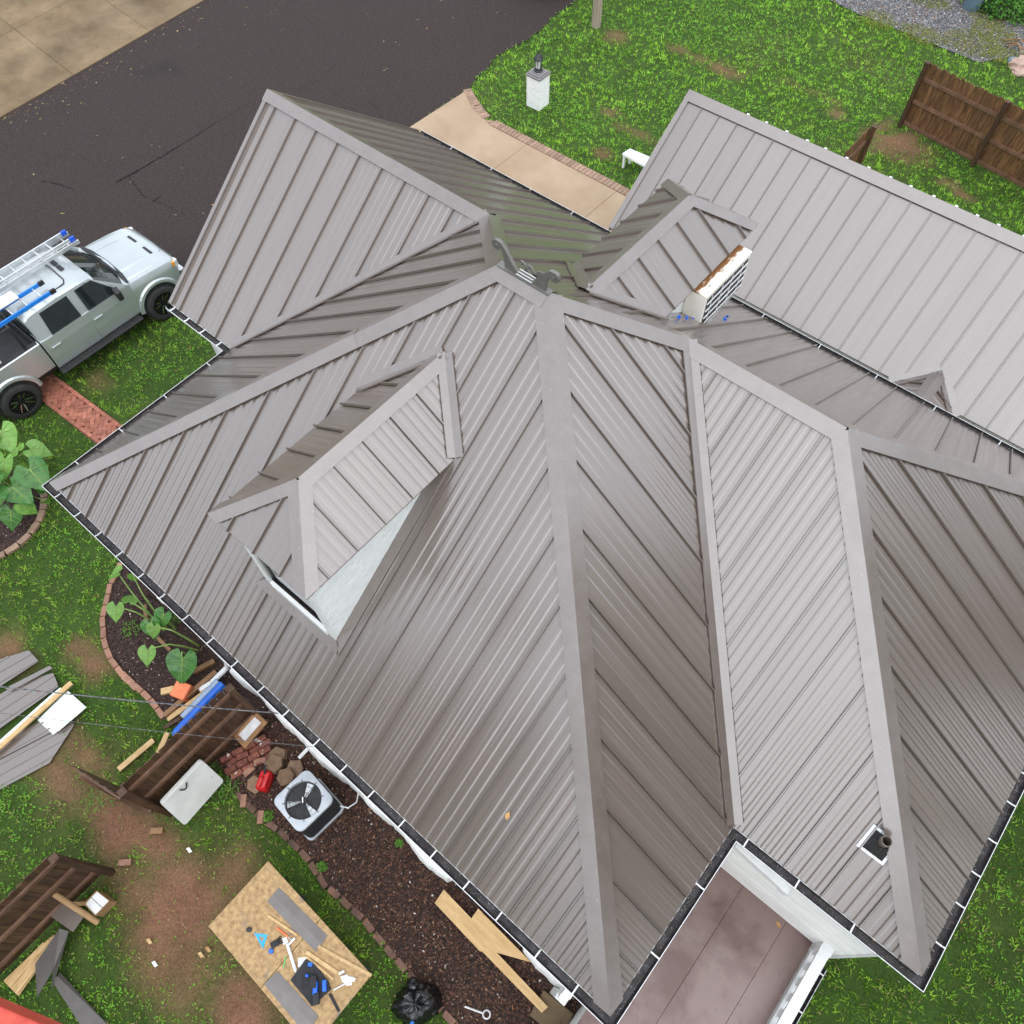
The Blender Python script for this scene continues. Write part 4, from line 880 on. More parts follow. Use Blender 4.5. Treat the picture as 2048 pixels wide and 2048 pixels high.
for k in range(4): MB().obox((ax1 + 0.006, ay0 + 0.17 + k * 0.27, az0 + 0.05), (0.011, 0, 0), (0, 0.006, 0), (0, 0, az1 - az0 - 0.13)).build('grille_bar', 'white_trim', gr_)
for yv in (ay0 + 0.15, ay1 - 0.2): MB().beam((6.5, yv, 5.2), (6.78, yv, az0), 0.03, 0.03).build('support_bracket', 'white_trim', ac)
mat('blue_plastic', (0.005, 0.10, 0.55), (0.01, 0.15, 0.66), rough=0.4, scale=8)
for k, (yy, xx) in enumerate(((7.2, 6.68), (7.35, 6.72), (8.5, 6.85), (8.75, 6.80), (7.5, 6.75))):
    z = ZE + PP * (W - yy) + 0.03; m_ = MB()
    for r_ in range(7):
        a = [V(xx + random.gauss(0, .025), yy + random.gauss(0, .03), z + random.uniform(-.02, .05)) for _ in range(3)]; m_.quad(*a)
    tag(m_.build('tarp_scrap', 'blue_plastic', loc=(xx, yy, z)), 'crumpled blue wrap scrap on the roof below the window air conditioner', 'scrap', 'blue scraps under the air conditioner')

# ============================================================ PICKUP TRUCK
mat('truck_silver', (0.44, 0.475, 0.475), (0.48, 0.515, 0.515), rough=0.30, metal=0.55, scale=2, coat=0.8)
mat('truck_black', (0.012, 0.012, 0.013), rough=0.3, coat=0.8)
mat('auto_glass', (0.010, 0.014, 0.014), (0.015, 0.02, 0.02), rough=0.04, spec=0.45)
mat('chrome', (0.6, 0.6, 0.6), rough=0.15, metal=1.0)
mat('rim_black', (0.02, 0.02, 0.021), rough=0.25, metal=0.5)
mat('headlight', (0.5, 0.5, 0.5), (0.7, 0.7, 0.7), rough=0.08, coat=1)
mat('amber', (0.75, 0.30, 0.02), rough=0.15)
mat('tail_red', (0.35, 0.01, 0.01), rough=0.15)
def bend(pts):  # half profile -> closed ring (right then left)
    return pts + [(-y, z) for y, z in reversed(pts)]
WK = ((-1.6, -1.55), (-1.42, -1.35), (0.55, 1.08), (2.86, 3.39), (4.93, 4.72), (5.3, 5.05))
def warp(m_):
    m_.v = [(float(np.interp(p[0], [a for a, _ in WK], [b for _, b in WK])), p[1], p[2]) for p in m_.v]; return m_
def pickup(label, origin, rz, paint, name='pickup_truck', detailed=True):
    """X forward from the rear axle, Y left, Z up; lifted crew cab"""
    Tm = Matrix.Translation(Vector(origin)) @ Matrix.Rotation(rz, 4, 'Z')
    t = thing(name, label, 'truck', origin)
    def B(m_, nm, mt, par=None, smooth=False, angle=35): return (m_ if nm in ('fender_flare', 'wheel_well', 'wheel', 'rim', 'spoke', 'hub') else warp(m_)).xf(Tm).build(nm, mt, par or t, smooth=smooth, angle=angle)
    def ring(X, h): return [V(X, y, z) for y, z in bend(h)]
    # lower front body: fenders and nose
    def sec(hw, zb, zt, top_in): return [(hw * 0.86, zb), (hw * 0.985, zb + 0.06), (hw, zb + 0.30), (hw * 0.995, zt - 0.20), (hw * 0.965, zt - 0.07), (hw * 0.93, zt - 0.02), (hw * 0.86 - top_in, zt)]
    m_ = MB(); m_.loft([ring(X, sec(hw, zb, zt, ti)) for X, hw, zb, zt, ti in ((4.93, 0.72, 0.72, 1.10, 0.0), (4.90, 0.84, 0.66, 1.16, 0.0), (4.78, 0.94, 0.60, 1.215, 0), (4.55, 0.985, 0.58, 1.255, 0), (4.0, 1.005, 0.56, 1.30, 0), (3.3, 1.005, 0.54, 1.335, 0), (2.86, 1.0, 0.54, 1.35, 0))])
    body = B(m_, 'front_body', paint, smooth=True)
    # hood with raised centre
    m_ = MB(); rows = []
    for X, hw, zt in ((4.84, 0.70, 1.185), (4.74, 0.80, 1.222), (4.5, 0.84, 1.262), (4.0, 0.85, 1.312), (3.4, 0.86, 1.350), (2.98, 0.86, 1.368)):
        rows.append([V(X - 0.10 * (y / hw) ** 2 * (X > 4.4), y, zt + h) for y, h in ((-hw, -0.03), (-hw * 0.93, 0.002), (-hw * 0.62, 0.010), (-hw * 0.56, 0.034), (0, 0.042), (hw * 0.56, 0.034), (hw * 0.62, 0.010), (hw * 0.93, 0.002), (hw, -0.03))])
    for a, b_ in zip(rows, rows[1:]):
        for i in range(len(a) - 1): m_.quad(a[i], a[i + 1], b_[i + 1], b_[i])
    hood = B(m_, 'hood', paint, smooth=True, angle=50)
    for s_ in (-1, 1):
        m_ = MB(); m_.bbox((4.42, s_ * 0.30, 1.312), 0.10, 0.32, 0.012, ry=0.07, bev=0.004)
        for k in range(3): pass
        B(m_, 'hood_vent', 'plastic_black', hood)
    # cab: lower doors block and greenhouse
    m_ = MB(); m_.loft([ring(X, [(0.88, 0.52), (0.985, 0.56), (1.005, 0.85), (1.0, 1.15), (0.975, 1.36), (0.90, 1.37)]) for X in (0.55, 2.87)]); cabin = B(m_, 'cab', paint, smooth=True)
    m_ = MB(); m_.loft([[V(X, y, z) for y, z in ((0.955 * f, zb), (0.80 * f, zt - 0.05), (0.72 * f, zt), (-0.72 * f, zt), (-0.80 * f, zt - 0.05), (-0.955 * f, zb))] for X, zb, zt, f in ((0.56, 1.36, 1.86, 0.97), (0.70, 1.36, 1.955, 1.0), (1.4, 1.36, 1.99, 1.0), (1.95, 1.36, 1.975, 0.995), (2.16, 1.36, 1.945, 0.985), (2.3, 1.36, 1.86, 0.975))]); B(m_, 'cab_roof', paint, smooth=True)
    # windshield: a leaning pane with black surround
    rows = []
    for X, z, hw in ((2.93, 1.375, 0.90), (2.72, 1.535, 0.865), (2.42, 1.75, 0.80), (2.17, 1.93, 0.735)):
        rows.append([V(X - 0.16 * (y / hw) ** 2, y, z) for y in np.linspace(-hw, hw, 9)])
    m_ = MB()
    for a, b_ in zip(rows, rows[1:]):
        for i in range(8): m_.quad(a[i], a[i + 1], b_[i + 1], b_[i])
    ws = B(m_, 'windshield', 'auto_glass', smooth=True)
    m_ = MB(); m_.prism([(2.95, -0.92, 1.375), (3.05, -0.6, 1.385), (3.10, 0, 1.39), (3.05, 0.6, 1.385), (2.95, 0.92, 1.375), (2.86, 0.9, 1.38), (2.9, 0, 1.385), (2.86, -0.9, 1.38)], (0, 0, 0.018)); B(m_, 'cowl', 'plastic_black')
    for y in (-0.55, 0.15): m_ = MB(); m_.tube([(2.99, y, 1.41), (2.90, y + 0.25, 1.435), (2.84, y + 0.55, 1.47)], 0.012, 6); B(m_, 'wiper', 'plastic_black', ws)
    for s_ in (-1, 1):
        m_ = MB(); m_.prism([(2.84, s_ * 0.965, 1.365), (2.20, s_ * 0.79, 1.905), (2.06, s_ * 0.79, 1.91), (2.55, s_ * 0.965, 1.365)], (0, s_ * 0.02, 0.01)); B(m_, 'pillar', paint)
        # doors: proud panels with gaps
        for X0, X1 in ((0.62, 1.70), (1.715, 2.80)):
            m_ = MB(); m_.loft([[V(X, s_ * y, z) for y, z in ((1.004, 0.60), (1.014, 0.86), (1.009, 1.14), (0.983, 1.352), (0.96, 1.352), (0.96, 0.60))] for X in (X0, X1)][::s_]); dr = B(m_, 'door', paint)
            m_ = MB(); m_.bbox((X0 + 0.17, s_ * 1.026, 1.12), 0.23, 0.03, 0.045, bev=0.01); B(m_, 'handle', paint, dr)
        for X0, X1, X2, X3 in ((0.86, 1.60, 0.92, 1.60), (1.80, 2.62, 1.80, 2.22)):
            m_ = MB(); y0_, y1_ = 0.972, 0.815; m_.prism([(X0, s_ * y0_, 1.385), (X1, s_ * y0_, 1.385), (X3, s_ * y1_, 1.87), (X2, s_ * y1_, 1.87)], (0, s_ * 0.012, 0.004)); wn = B(m_, 'side_window', 'auto_glass')
            m_ = MB(); m_.tube([(X0, s_ * (y0_ + .008), 1.38), (X1, s_ * (y0_ + .008), 1.38)], 0.010, 6); B(m_, 'window_trim', 'plastic_black', wn)
        # mirror
        m_ = MB(); m_.bbox((2.50, s_ * 1.16, 1.46), 0.13, 0.24, 0.24, rz=s_ * 0.15, bev=0.03); mi_ = B(m_, 'mirror', 'plastic_black'); m_ = MB(); m_.beam((2.52, s_ * 0.98, 1.38), (2.5, s_ * 1.1, 1.40), 0.06, 0.05); B(m_, 'mirror_arm', 'plastic_black', mi_)
        # running board
        m_ = MB(); m_.bbox((1.62, s_ * 1.08, 0.52), 2.2, 0.20, 0.06, bev=0.02); rb = B(m_, 'running_board', 'plastic_black'); m_ = MB()
        for k in range(16): m_.cbox((0.68 + k * 0.125, s_ * 1.09, 0.553), 0.06, 0.13, 0.012)
        o_ = B(m_, 'tread', 'rubber', rb); o_['kind'] = 'stuff'
        # arches and wheels
        for X in (0.0, 3.9):
            m_ = MB(); n = 15
            for i in range(n):
                a0, a1 = math.pi * (i / n), math.pi * ((i + 1) / n)
                P = lambda a, r_, y: V(X + r_ * math.cos(a), s_ * y, 0.50 + r_ * math.sin(a))
                for (ra, ya), (rb_, yb) in (((0.50, 1.0), (0.50, 1.045)), ((0.50, 1.045), (0.565, 1.04)), ((0.565, 1.04), (0.60, 1.0))):
                    q = (P(a0, ra, ya), P(a1, ra, ya), P(a1, rb_, yb), P(a0, rb_, yb)); m_.quad(*(q if s_ > 0 else q[::-1]))
            fl_ = B(m_, 'fender_flare', paint, smooth=True)
            m_ = MB(); m_.lathe([(0.50, 0.0), (0.50, 0.012)], V(X, s_ * (1.0 if s_ > 0 else 1.0), 0.5), (0, s_, 0), 28); B(m_, 'wheel_well', 'plastic_black', fl_)
            wc = V(X, s_ * 0.80, 0.44)
            m_ = MB(); m_.lathe([(0.26, 0.06), (0.30, 0.0), (0.38, -0.02), (0.425, 0.0), (0.44, 0.04), (0.44, 0.24), (0.425, 0.28), (0.38, 0.305), (0.31, 0.30), (0.27, 0.26), (0.27, 0.1)], wc - V(0, 0, 0), (0, s_, 0), 36)
            for k in range(36):
                a = 2 * math.pi * k / 36
                for yo, da in ((0.05, 0), (0.17, 0.09)):
                    c = wc + V(0.443 * math.cos(a + da), s_ * (yo + 0.03), 0.443 * math.sin(a + da)); m_.cbox(c, 0.012, 0.10, 0.045, ry=-(a + da))
            wh = B(m_, 'wheel', 'rubber', smooth=True)
            m_ = MB(); m_.lathe([(0.28, 0.30), (0.265, 0.30), (0.25, 0.16), (0.10, 0.14), (0.02, 0.15)], wc, (0, s_, 0), 30, cap=False); B(m_, 'rim', 'rim_black', wh, smooth=True)
            for k in range(8):
                a = 2 * math.pi * k / 8
                for da in (-0.13, 0.13):
                    m_ = MB(); m_.beam(wc + V(0.07 * math.cos(a), s_ * 0.215, 0.07 * math.sin(a)), wc + V(0.262 * math.cos(a + da), s_ * 0.285, 0.262 * math.sin(a + da)), 0.022, 0.03, up=(0, s_, 0)); B(m_, 'spoke', 'rim_black' if (k + (da > 0)) % 2 else 'chrome', wh)
            m_ = MB(); m_.lathe([(0.07, 0.20), (0.06, 0.26), (0.0, 0.265)], wc, (0, s_, 0), 16); B(m_, 'hub', 'rim_black', wh)
        # lights
        m_ = MB(); m_.bbox((4.80, s_ * 0.80, 1.08), 0.20, 0.26, 0.17, rz=-s_ * 0.35, bev=0.02); hl = B(m_, 'headlight', 'headlight'); m_ = MB(); m_.bbox((4.72, s_ * 0.93, 1.12), 0.10, 0.06, 0.12, rz=-s_ * 0.35, bev=0.01); B(m_, 'marker_lamp', 'amber', hl)
        # bed side
        m_ = MB(); m_.loft([[V(X, s_ * y, z) for y, z in ((0.90, 0.62), (0.985, 0.66), (1.005, 0.90), (1.0, 1.20), (0.985, 1.36), (0.95, 1.395), (0.88, 1.395), (0.87, 0.62))] for X in (-1.30, 0.52)][::s_]); bs = B(m_, 'bed_side', paint, smooth=True)
        m_ = MB(); m_.bbox((-0.39, s_ * 0.925, 1.402), 1.78, 0.10, 0.018, bev=0.006); B(m_, 'rail_cap', 'plastic_black', bs)
        m_ = MB(); m_.bbox((-1.28, s_ * 0.95, 1.12), 0.08, 0.11, 0.36, bev=0.015); B(m_, 'tail_lamp', 'tail_red', bs)
    m_ = MB(); m_.cbox((-0.39, 0, 0.86), 1.80, 1.74, 0.06); m_.cbox((0.50, 0, 1.10), 0.03, 1.74, 0.5); B(m_, 'bed_liner', 'plastic_black')
    m_ = MB(); m_.bbox((-1.30, 0, 1.12), 0.06, 1.78, 0.54, bev=0.015); B(m_, 'tailgate', paint)
    m_ = MB(); m_.bbox((4.93, 0, 0.72), 0.20, 1.78, 0.22, bev=0.05); B(m_, 'front_bumper', 'chrome', smooth=True)
    m_ = MB(); m_.bbox((-1.42, 0, 0.70), 0.20, 1.80, 0.20, bev=0.04); B(m_, 'rear_bumper', 'chrome' if detailed else 'plastic_black', smooth=True)
    m_ = MB(); m_.bbox((4.92, 0, 1.02), 0.06, 1.22, 0.26, bev=0.02); gl = B(m_, 'grille', 'plastic_black')
    for k in range(3): m_ = MB(); m_.cbox((4.955, 0, 0.95 + k * 0.07), 0.02, 1.18, 0.018); B(m_, 'grille_bar', 'chrome', gl)
    m_ = MB(); m_.bbox((0.575, 0, 1.62), 0.03, 1.35, 0.36, ry=0.22, bev=0.01); B(m_, 'rear_window', 'auto_glass')
    m_ = MB(); m_.cbox((1.8, 0, 0.45), 5.6, 1.5, 0.16); B(m_, 'underbody', 'plastic_black')
    for s_ in (-1, 1):
        m_ = MB(); m_.bbox((1.98, s_ * 0.12, 1.993), 0.10, 0.20, 0.012, bev=0.004); B(m_, 'roof_lamp', 'plastic_black')
    return t, Tm
trk, TT = pickup('silver crew cab pickup with black wheels and ladders on its rack', (-6.50, 0.90, 0), R(90), 'truck_silver')
# sunroof seal line and raised rack over bed and cab
def TB(m_, nm, mt, par=None): return warp(m_).xf(TT).build(nm, mt, par or trk)
m_ = MB(); m_.tube([(1.75, -0.62, 2.0), (1.82, -0.5, 2.004), (1.84, 0, 2.01), (1.82, 0.5, 2.004)], 0.012, 6); m_.tube([(1.75, -0.62, 2.0), (0.75, -0.66, 1.965)], 0.012, 6); TB(m_, 'roof_seal', 'plastic_black')
rk = MB()
for X in (0.30, -0.95):
    rk.tube([(X, -0.92, 1.40), (X, -0.90, 2.02), (X, -0.84, 2.09), (X, 0.84, 2.09), (X, 0.90, 2.02), (X, 0.92, 1.40)], 0.025, 8)
for s_ in (-1, 1): rk.tube([(-1.2, s_ * 0.9, 2.04), (0.3, s_ * 0.9, 2.04)], 0.022, 8)
TB(rk, 'ladder_rack', 'plastic_black')
mat('aluminium', (0.62, 0.63, 0.64), (0.72, 0.73, 0.74), rough=0.35, metal=0.7, scale=6)
mat('blue_fibreglass', (0.01, 0.17, 0.62), (0.02, 0.22, 0.70), rough=0.4, scale=8)
mat('blue_cap', (0.01, 0.07, 0.50), (0.015, 0.10, 0.6), rough=0.4)
mat('tool_box', (0.66, 0.67, 0.68), (0.75, 0.76, 0.77), rough=0.4)
# extension ladder: two nested sections
def ladder(label, r0, r1, length, z, m, capm, two=True, name='ladder', rung='aluminium', rail_h=0.085, step=0.30):
    """r0, r1: the front ends of the two rails (world x,y); runs back toward -y"""
    t = thing(name, label, 'ladder', ((r0[0] + r1[0]) / 2, r0[1] - length / 2, z))
    for lv in range(2 if two else 1):
        zz = z + lv * 0.095; inset = 0.05 * lv; y0 = min(r0[1], r1[1]) - lv * 0.35
        for k, (xx, yy) in enumerate((r0, r1)):
            s_ = 1 if (k == 0) == (r0[0] < r1[0]) else -1
            b = MB(); b.obox((xx + s_ * inset - 0.016, yy - lv * 0.1, zz), (0.032, 0, 0), (0, -length, 0), (0, 0, rail_h)); b.build('rail', m, t)
            if lv == (1 if two else 0) or not two:
                MB().bbox((xx + s_ * inset, yy - lv * 0.1, zz + rail_h / 2), 0.055, 0.13, rail_h + 0.02, bev=0.012).build('end_cap', capm, t)
        yy = y0 - 0.22
        while yy > y0 - length + 0.1:
            MB().tube([(r0[0], yy, zz + rail_h / 2), (r1[0], yy, zz + rail_h / 2)], 0.017, 8).build('rung', rung, t); yy -= step
    return t
l0, l1 = G(0, 0, 365, 1268, 2.25), G(0, 0, 425, 1312, 2.25)
ladder('long aluminium extension ladder with blue end caps on the truck rack', (l0.x, l0.y), (l1.x, l1.y), 5.0, 2.115, 'aluminium', 'blue_cap')
s0_, s1_ = G(0, 0, 220, 1555, 2.2), G(0, 0, 285, 1600, 2.2)
ladder('shorter blue fibreglass ladder lying beside the aluminium one', (s0_.x, s0_.y), (s1_.x, s1_.y), 4.0, 2.115, 'blue_fibreglass', 'plastic_black', False, step=0.34)
q = G(0, 0, 60, 1640, 2.22)
pk = thing('work_plank', 'white perforated work plank lying on the blue ladder', 'plank', (q.x, q.y - 0.6, 2.21)); MB().bbox((q.x, q.y - 0.75, 2.225), 0.30, 1.7, 0.035, bev=0.006).build('board', 'white_trim', pk)
for k in range(10):
    for j in range(2): MB().lathe([(0.010, 0), (0.010, 0.003)], (q.x - 0.08 + 0.16 * j, q.y + 0.02 - k * 0.07, 2.2425), n=8).build('hole', 'plastic_black', pk)
for k, yy in enumerate((-0.2, -1.1)):
    MB().tube([(-7.3, 0.62 + yy, 2.0), (-7.2, 0.62 + yy, 2.34), (-6.2, 0.62 + yy, 2.32), (-5.7, 0.62 + yy, 2.22), (-5.62, 0.62 + yy, 2.0)], 0.012, 6)
# white toolbox and straps in the bed
tb = G(0, 1, 10, 150, 1.42); t_ = thing('toolbox', 'white toolbox standing on the bed rail of the silver pickup', 'toolbox', (tb.x - 0.2, tb.y - 0.25, 1.4)); MB().bbox((tb.x - 0.25, tb.y - 0.22, 1.50), 0.42, 0.5, 0.2, bev=0.02).build('box', 'tool_box', t_); MB().bbox((tb.x - 0.25, tb.y - 0.22, 1.607), 0.44, 0.52, 0.03, bev=0.01).build('lid', 'tool_box', t_)
# dark vehicle at the far edge of the drive
q = G(1, 0, 1165, 6)
fv = (q - CAM); fv.z = 0; fv.normalize()
pickup('black vehicle parked where the drive meets the far lawn', (q.x + fv.x * 1.62, q.y + fv.y * 1.62, 0), math.atan2(fv.y, fv.x), 'truck_black', detailed=False)

# ============================================================ YARD: fences
vary(mat('fence_wood', (0.045, 0.020, 0.010), (0.105, 0.052, 0.024), rough=0.55, rough2=0.75, scale=3, stretch=(6, 6, 0.8), bump=0.3, bscale=30), 0.25)
vary(mat('fence_wood_worn', (0.075, 0.030, 0.013), (0.20, 0.098, 0.040), rough=0.6, scale=4, stretch=(5, 5, 0.7), bump=0.3, bscale=30), 0.22)
vary(mat('rail_wood', (0.11, 0.055, 0.032), (0.19, 0.105, 0.065), rough=0.55, scale=4, bump=0.2, bscale=40), 0.15)
vary(mat('fresh_pine', (0.46, 0.29, 0.12), (0.62, 0.43, 0.21), rough=0.6, scale=5, stretch=(3, 1, 3), bump=0.15, bscale=30), 0.12)
vary(mat('plywood', (0.50, 0.31, 0.13), (0.62, 0.42, 0.20), rough=0.6, scale=3, stretch=(1, 5, 1), bump=0.1, bscale=30, speck=(10, 0.70, (0.28, 0.15, 0.06))), 0.06)
vary(mat('treated_wood', (0.22, 0.11, 0.045), (0.33, 0.18, 0.08), rough=0.6, scale=6), 0.2)
def fence(label, A, B, h, side, mt='fence_wood', rails=(0.30, 0.95, 1.55), bw=0.135, gap=0.006, posts=(0.0, 1.0), name='fence', cat='fence', brace=False, skew=0.0):
    """boards from A to B (ground points); rails on the side vector"""
    A, B = Vector((A[0], A[1], 0)), Vector((B[0], B[1], 0)); d = B - A; ln = d.length; d.normalize(); s = Vector(side).normalized(); f = thing(name, label, cat, (A + B) / 2)
    k = 0; q = 0.0
    while q < ln - 0.03:
        hh = h + random.uniform(-0.02, 0.02); w_ = min(bw, ln - q); o = A + d * q + V(0, 0, 0.04)
        P = [o, o + d * w_, o + d * w_ + V(0, 0, hh - 0.05), o + d * (w_ - 0.025) + V(0, 0, hh), o + d * 0.025 + V(0, 0, hh), o + V(0, 0, hh - 0.05)]
        MB().prism(P, s * 0.018).build('board', mt, f); q += bw + gap
    for z in rails: MB().obox(A + s * 0.0195 + V(0, 0, z), d * ln, s * 0.04, V(0, 0, 0.088)).build('rail', 'rail_wood', f)
    for p in posts:
        c = A + d * (ln * p) + s * 0.11; b = MB(); b.bbox((c.x, c.y, h / 2 + 0.03), 0.10, 0.10, h + 0.06, rz=math.atan2(d.y, d.x), bev=0.008); po = b.build('post', 'fence_wood', f)
        b = MB(); b.bbox((c.x, c.y, h + 0.08), 0.13, 0.13, 0.03, rz=math.atan2(d.y, d.x), bev=0.006); b.build('post_cap', 'fence_wood', po)
    if brace: MB().beam(A + s * 0.085 + d * 0.05 + V(0, 0, rails[0] + 0.05), A + s * 0.085 + d * (ln - 0.05) + V(0, 0, rails[-1] + 0.04), 0.04, 0.085, up=s).build('brace', 'rail_wood', f)
    return f
fence('dark brown board fence running from the house past the brick stack', (3.86, -2.42), (3.86, -0.28), 1.80, (1, 0, 0), posts=(0.0, 0.97))
g1 = G(0, 2, 405, 505, 1.72)
fence('dark brown gate standing open beside the fence by the white panel', (3.84, -2.52), (g1.x, g1.y), 1.72, (0.5, -1, 0), posts=(), name='gate', cat='gate', brace=True, rails=(0.3, 1.45))
fence('dark brown board fence behind the cardboard tube and the wood shims', (3.86, -6.9), (3.86, -3.62), 1.78, (1, 0, 0), posts=(1.0,))
fa0, fa1 = G(2, 0, 1255, 690), G(2, 0, 1932, 1050); fd = (fa1 - fa0).normalized(); fa1 = fa0 + fd * 6.2; sd0 = Vector((fd.y, -fd.x, 0)); sd0 = sd0 if sd0.y < 0 else -sd0
fence('tall stained board fence on the lawn behind the outbuilding', fa0, fa1, 1.78, sd0, 'fence_wood_worn', rails=(0.08, 0.72, 1.36), posts=(0.0, 0.385, 0.77))
ga, gb = G(2, 0, 1090, 700, 1.7), G(2, 0, 940, 850, 1.7)
fence('narrow brown gate leaf standing near the outbuilding ridge', ga, gb, 1.7, (1, -0.6, 0), 'fence_wood_worn', posts=(0.0,), name='gate', cat='gate', rails=(0.3, 1.3))

# ============================================================ CONDENSER
mat('cond_grey', (0.40, 0.43, 0.47), (0.48, 0.51, 0.55), rough=0.4, scale=5)
mat('cond_dark', (0.016, 0.016, 0.017), (0.03, 0.03, 0.032), rough=0.5, metal=0.2, scale=12)
mat('fan_blade', (0.55, 0.58, 0.60), (0.75, 0.78, 0.80), rough=0.4, metal=0.4, scale=4)
zt = 0.84; C4 = [G(0, 2, *p, zt) for p in ((1498, 690), (1690, 523), (1850, 690), (1655, 892))]; cc = sum(C4, Vector()) / 4
ang = math.atan2((C4[2] - C4[3]).y + (C4[1] - C4[0]).y, (C4[2] - C4[3]).x + (C4[1] - C4[0]).x); sd_ = sum((C4[(i + 1) % 4] - C4[i]).length for i in range(4)) / 4 * 0.99
cu = thing('condenser_unit', 'square condenser unit with grey top and exposed fan on the mulch', 'air conditioner', (cc.x, cc.y, 0))
def rrect(c, w_, r_, rz, z, n=5):
    out = []
    for k, (sx, sy) in enumerate(((1, 1), (-1, 1), (-1, -1), (1, -1))):
        for i in range(n + 1):
            a = R(90 * k + 90 * i / n); p = Vector((sx * (w_ / 2 - r_) + r_ * math.cos(a), sy * (w_ / 2 - r_) + r_ * math.sin(a), 0)); p.rotate(Quaternion((0, 0, 1), rz)); out.append(Vector((c.x + p.x, c.y + p.y, z)))
    full = []
    for p, q in zip(out, out[1:] + out[:1]):
        k = max(1, int((q - p).length / 0.06)); full += [p.lerp(q, t_ / k) for t_ in range(k)]
    return full
MB().loft([rrect(cc, sd_ * 0.97, 0.09, ang, z) for z in (0.07, zt - 0.05)], cap=False).build('cabinet', 'cond_dark', cu, smooth=True)
lv = MB()
for k in range(22): lv.loft([rrect(cc, sd_ * 0.985, 0.09, ang, 0.10 + k * 0.031), rrect(cc, sd_ * 0.985, 0.09, ang, 0.112 + k * 0.031)])
o = lv.build('louvres', 'cond_dark', cu); o['kind'] = 'stuff'
MB().loft([rrect(cc, sd_ * 1.05, 0.09, ang, z) for z in (0.0, 0.07)]).build('base_pan', 'cond_grey', cu)
# top with a round opening
rf_ = sd_ * 0.415; n = 24; ro = rrect(cc, sd_, 0.11, ang, zt); b = MB(); N_ = len(ro)
ri = []
for p in ro: d = (p - cc); d.z = 0; d.normalize(); ri.append(cc + d * rf_ + V(0, 0, 0))
b.loft([[p - V(0, 0, 0.07) for p in ro], ro, [p + V(0, 0, 0.012) - (p - cc).normalized() * 0.03 for p in ro], [Vector((p.x, p.y, zt + 0.012)) for p in ri], [Vector((p.x, p.y, zt - 0.10)) for p in ri]], cap=False); b.build('top', 'cond_grey', cu, smooth=True)
MB().lathe([(rf_ * 1.02, -0.16), (0.001, -0.16)], (cc.x, cc.y, zt), n=24, cap=False).build('fan_well', 'plastic_black', cu)
MB().lathe([(0.001, -0.04), (0.055, -0.045), (0.06, -0.11)], (cc.x, cc.y, zt), n=16, cap=False).build('fan_hub', 'cond_dark', cu, smooth=True)
for k in range(3):
    a0 = R(20 + 120 * k) + ang; m_ = MB(); rows = []
    for r_, da in ((0.06, 0.45), (rf_ * 0.45, 0.36), (rf_ * 0.92, 0.34)):
        rows.append([cc + V(r_ * math.cos(a0 + t_ * da), r_ * math.sin(a0 + t_ * da), -0.07 + 0.03 * t_) for t_ in (-1, -0.3, 0.4, 1)])
    for a, b_ in zip(rows, rows[1:]):
        for i in range(3): m_.quad(a[i], a[i + 1], b_[i + 1], b_[i])
    m_.build('fan_blade', 'fan_blade', cu, smooth=True)
for k in range(8):
    a = R(45 * k + 10) + ang; MB().tube([cc + V(0.05 * math.cos(a), 0.05 * math.sin(a), 0.025), cc + V(rf_ * 1.12 * math.cos(a), rf_ * 1.12 * math.sin(a), 0.022)], 0.0055, 5).build('guard_wire', 'cond_dark', cu)
for r_ in (0.4, 0.72): MB().tube([cc + V(rf_ * r_ * math.cos(t_), rf_ * r_ * math.sin(t_), 0.020) for t_ in np.linspace(0, 2 * math.pi, 33)], 0.004, 5).build('guard_ring', 'cond_dark', cu)
MB().bbox(cc + V(0, 0, 0.03), 0.09, 0.022, 0.012, rz=ang + 0.9, bev=0.003).build('name_plate', 'chrome', cu)
q = G(0, 2, 1850, 735); tag(MB().tube([q + V(0, 0, 0.25), G(0, 2, 1932, 745) + V(0, 0, 0.10), G(1, 2, 60, 745) + V(0, 0, 0.06), G(1, 2, 120, 720) + V(0, 0, 0.2), V(G(1, 2, 130, 690).x, -0.06, 0.5)], 0.012, 6).build('refrigerant_line', 'gutter_white', loc=q), 'pale pipe looping from the condenser to the house wall', 'pipe')

# ============================================================ MASONRY by the wall
vary(mat('old_brick', (0.125, 0.036, 0.024), (0.25, 0.085, 0.055), rough=0.7, scale=9, bump=0.4, bscale=50, speck=(10, 0.66, (0.55, 0.50, 0.46))), 0.2)
vary(mat('paver', (0.16, 0.095, 0.055), (0.24, 0.15, 0.09), rough=0.75, scale=12, bump=0.3, bscale=60), 0.12)
pb0, pb1 = G(0, 2, 1215, 470, 0.12), G(0, 2, 1530, 300, 0.12); pd = (pb1 - pb0); pl_ = pd.length; pd.normalize(); pn = Vector((pd.y, -pd.x, 0)); pn = pn if pn.x > 0 else -pn; rzp = math.atan2(pd.y, pd.x)
k = 0
for r_ in range(4):
    for c_ in range(int(pl_ / 0.215)):
        for lev in range(2 if r_ < 3 else 1):
            if lev and random.random() < 0.25: continue
            p = pb0 + pd * (0.1 + c_ * 0.213 + (r_ % 2) * 0.05) + pn * (0.03 + r_ * 0.112)
            o = MB().bbox((0, 0, 0), 0.20, 0.096, 0.062, bev=0.006).build('brick', 'old_brick'); o.location = (p.x, p.y, 0.045 + lev * 0.066); o.rotation_euler = (0, random.uniform(-.05, .05), rzp + random.uniform(-.08, .08))
            tag(o, 'old red brick with mortar traces, in the loose stack beside the fence', 'brick', 'stacked old bricks'); k += 1
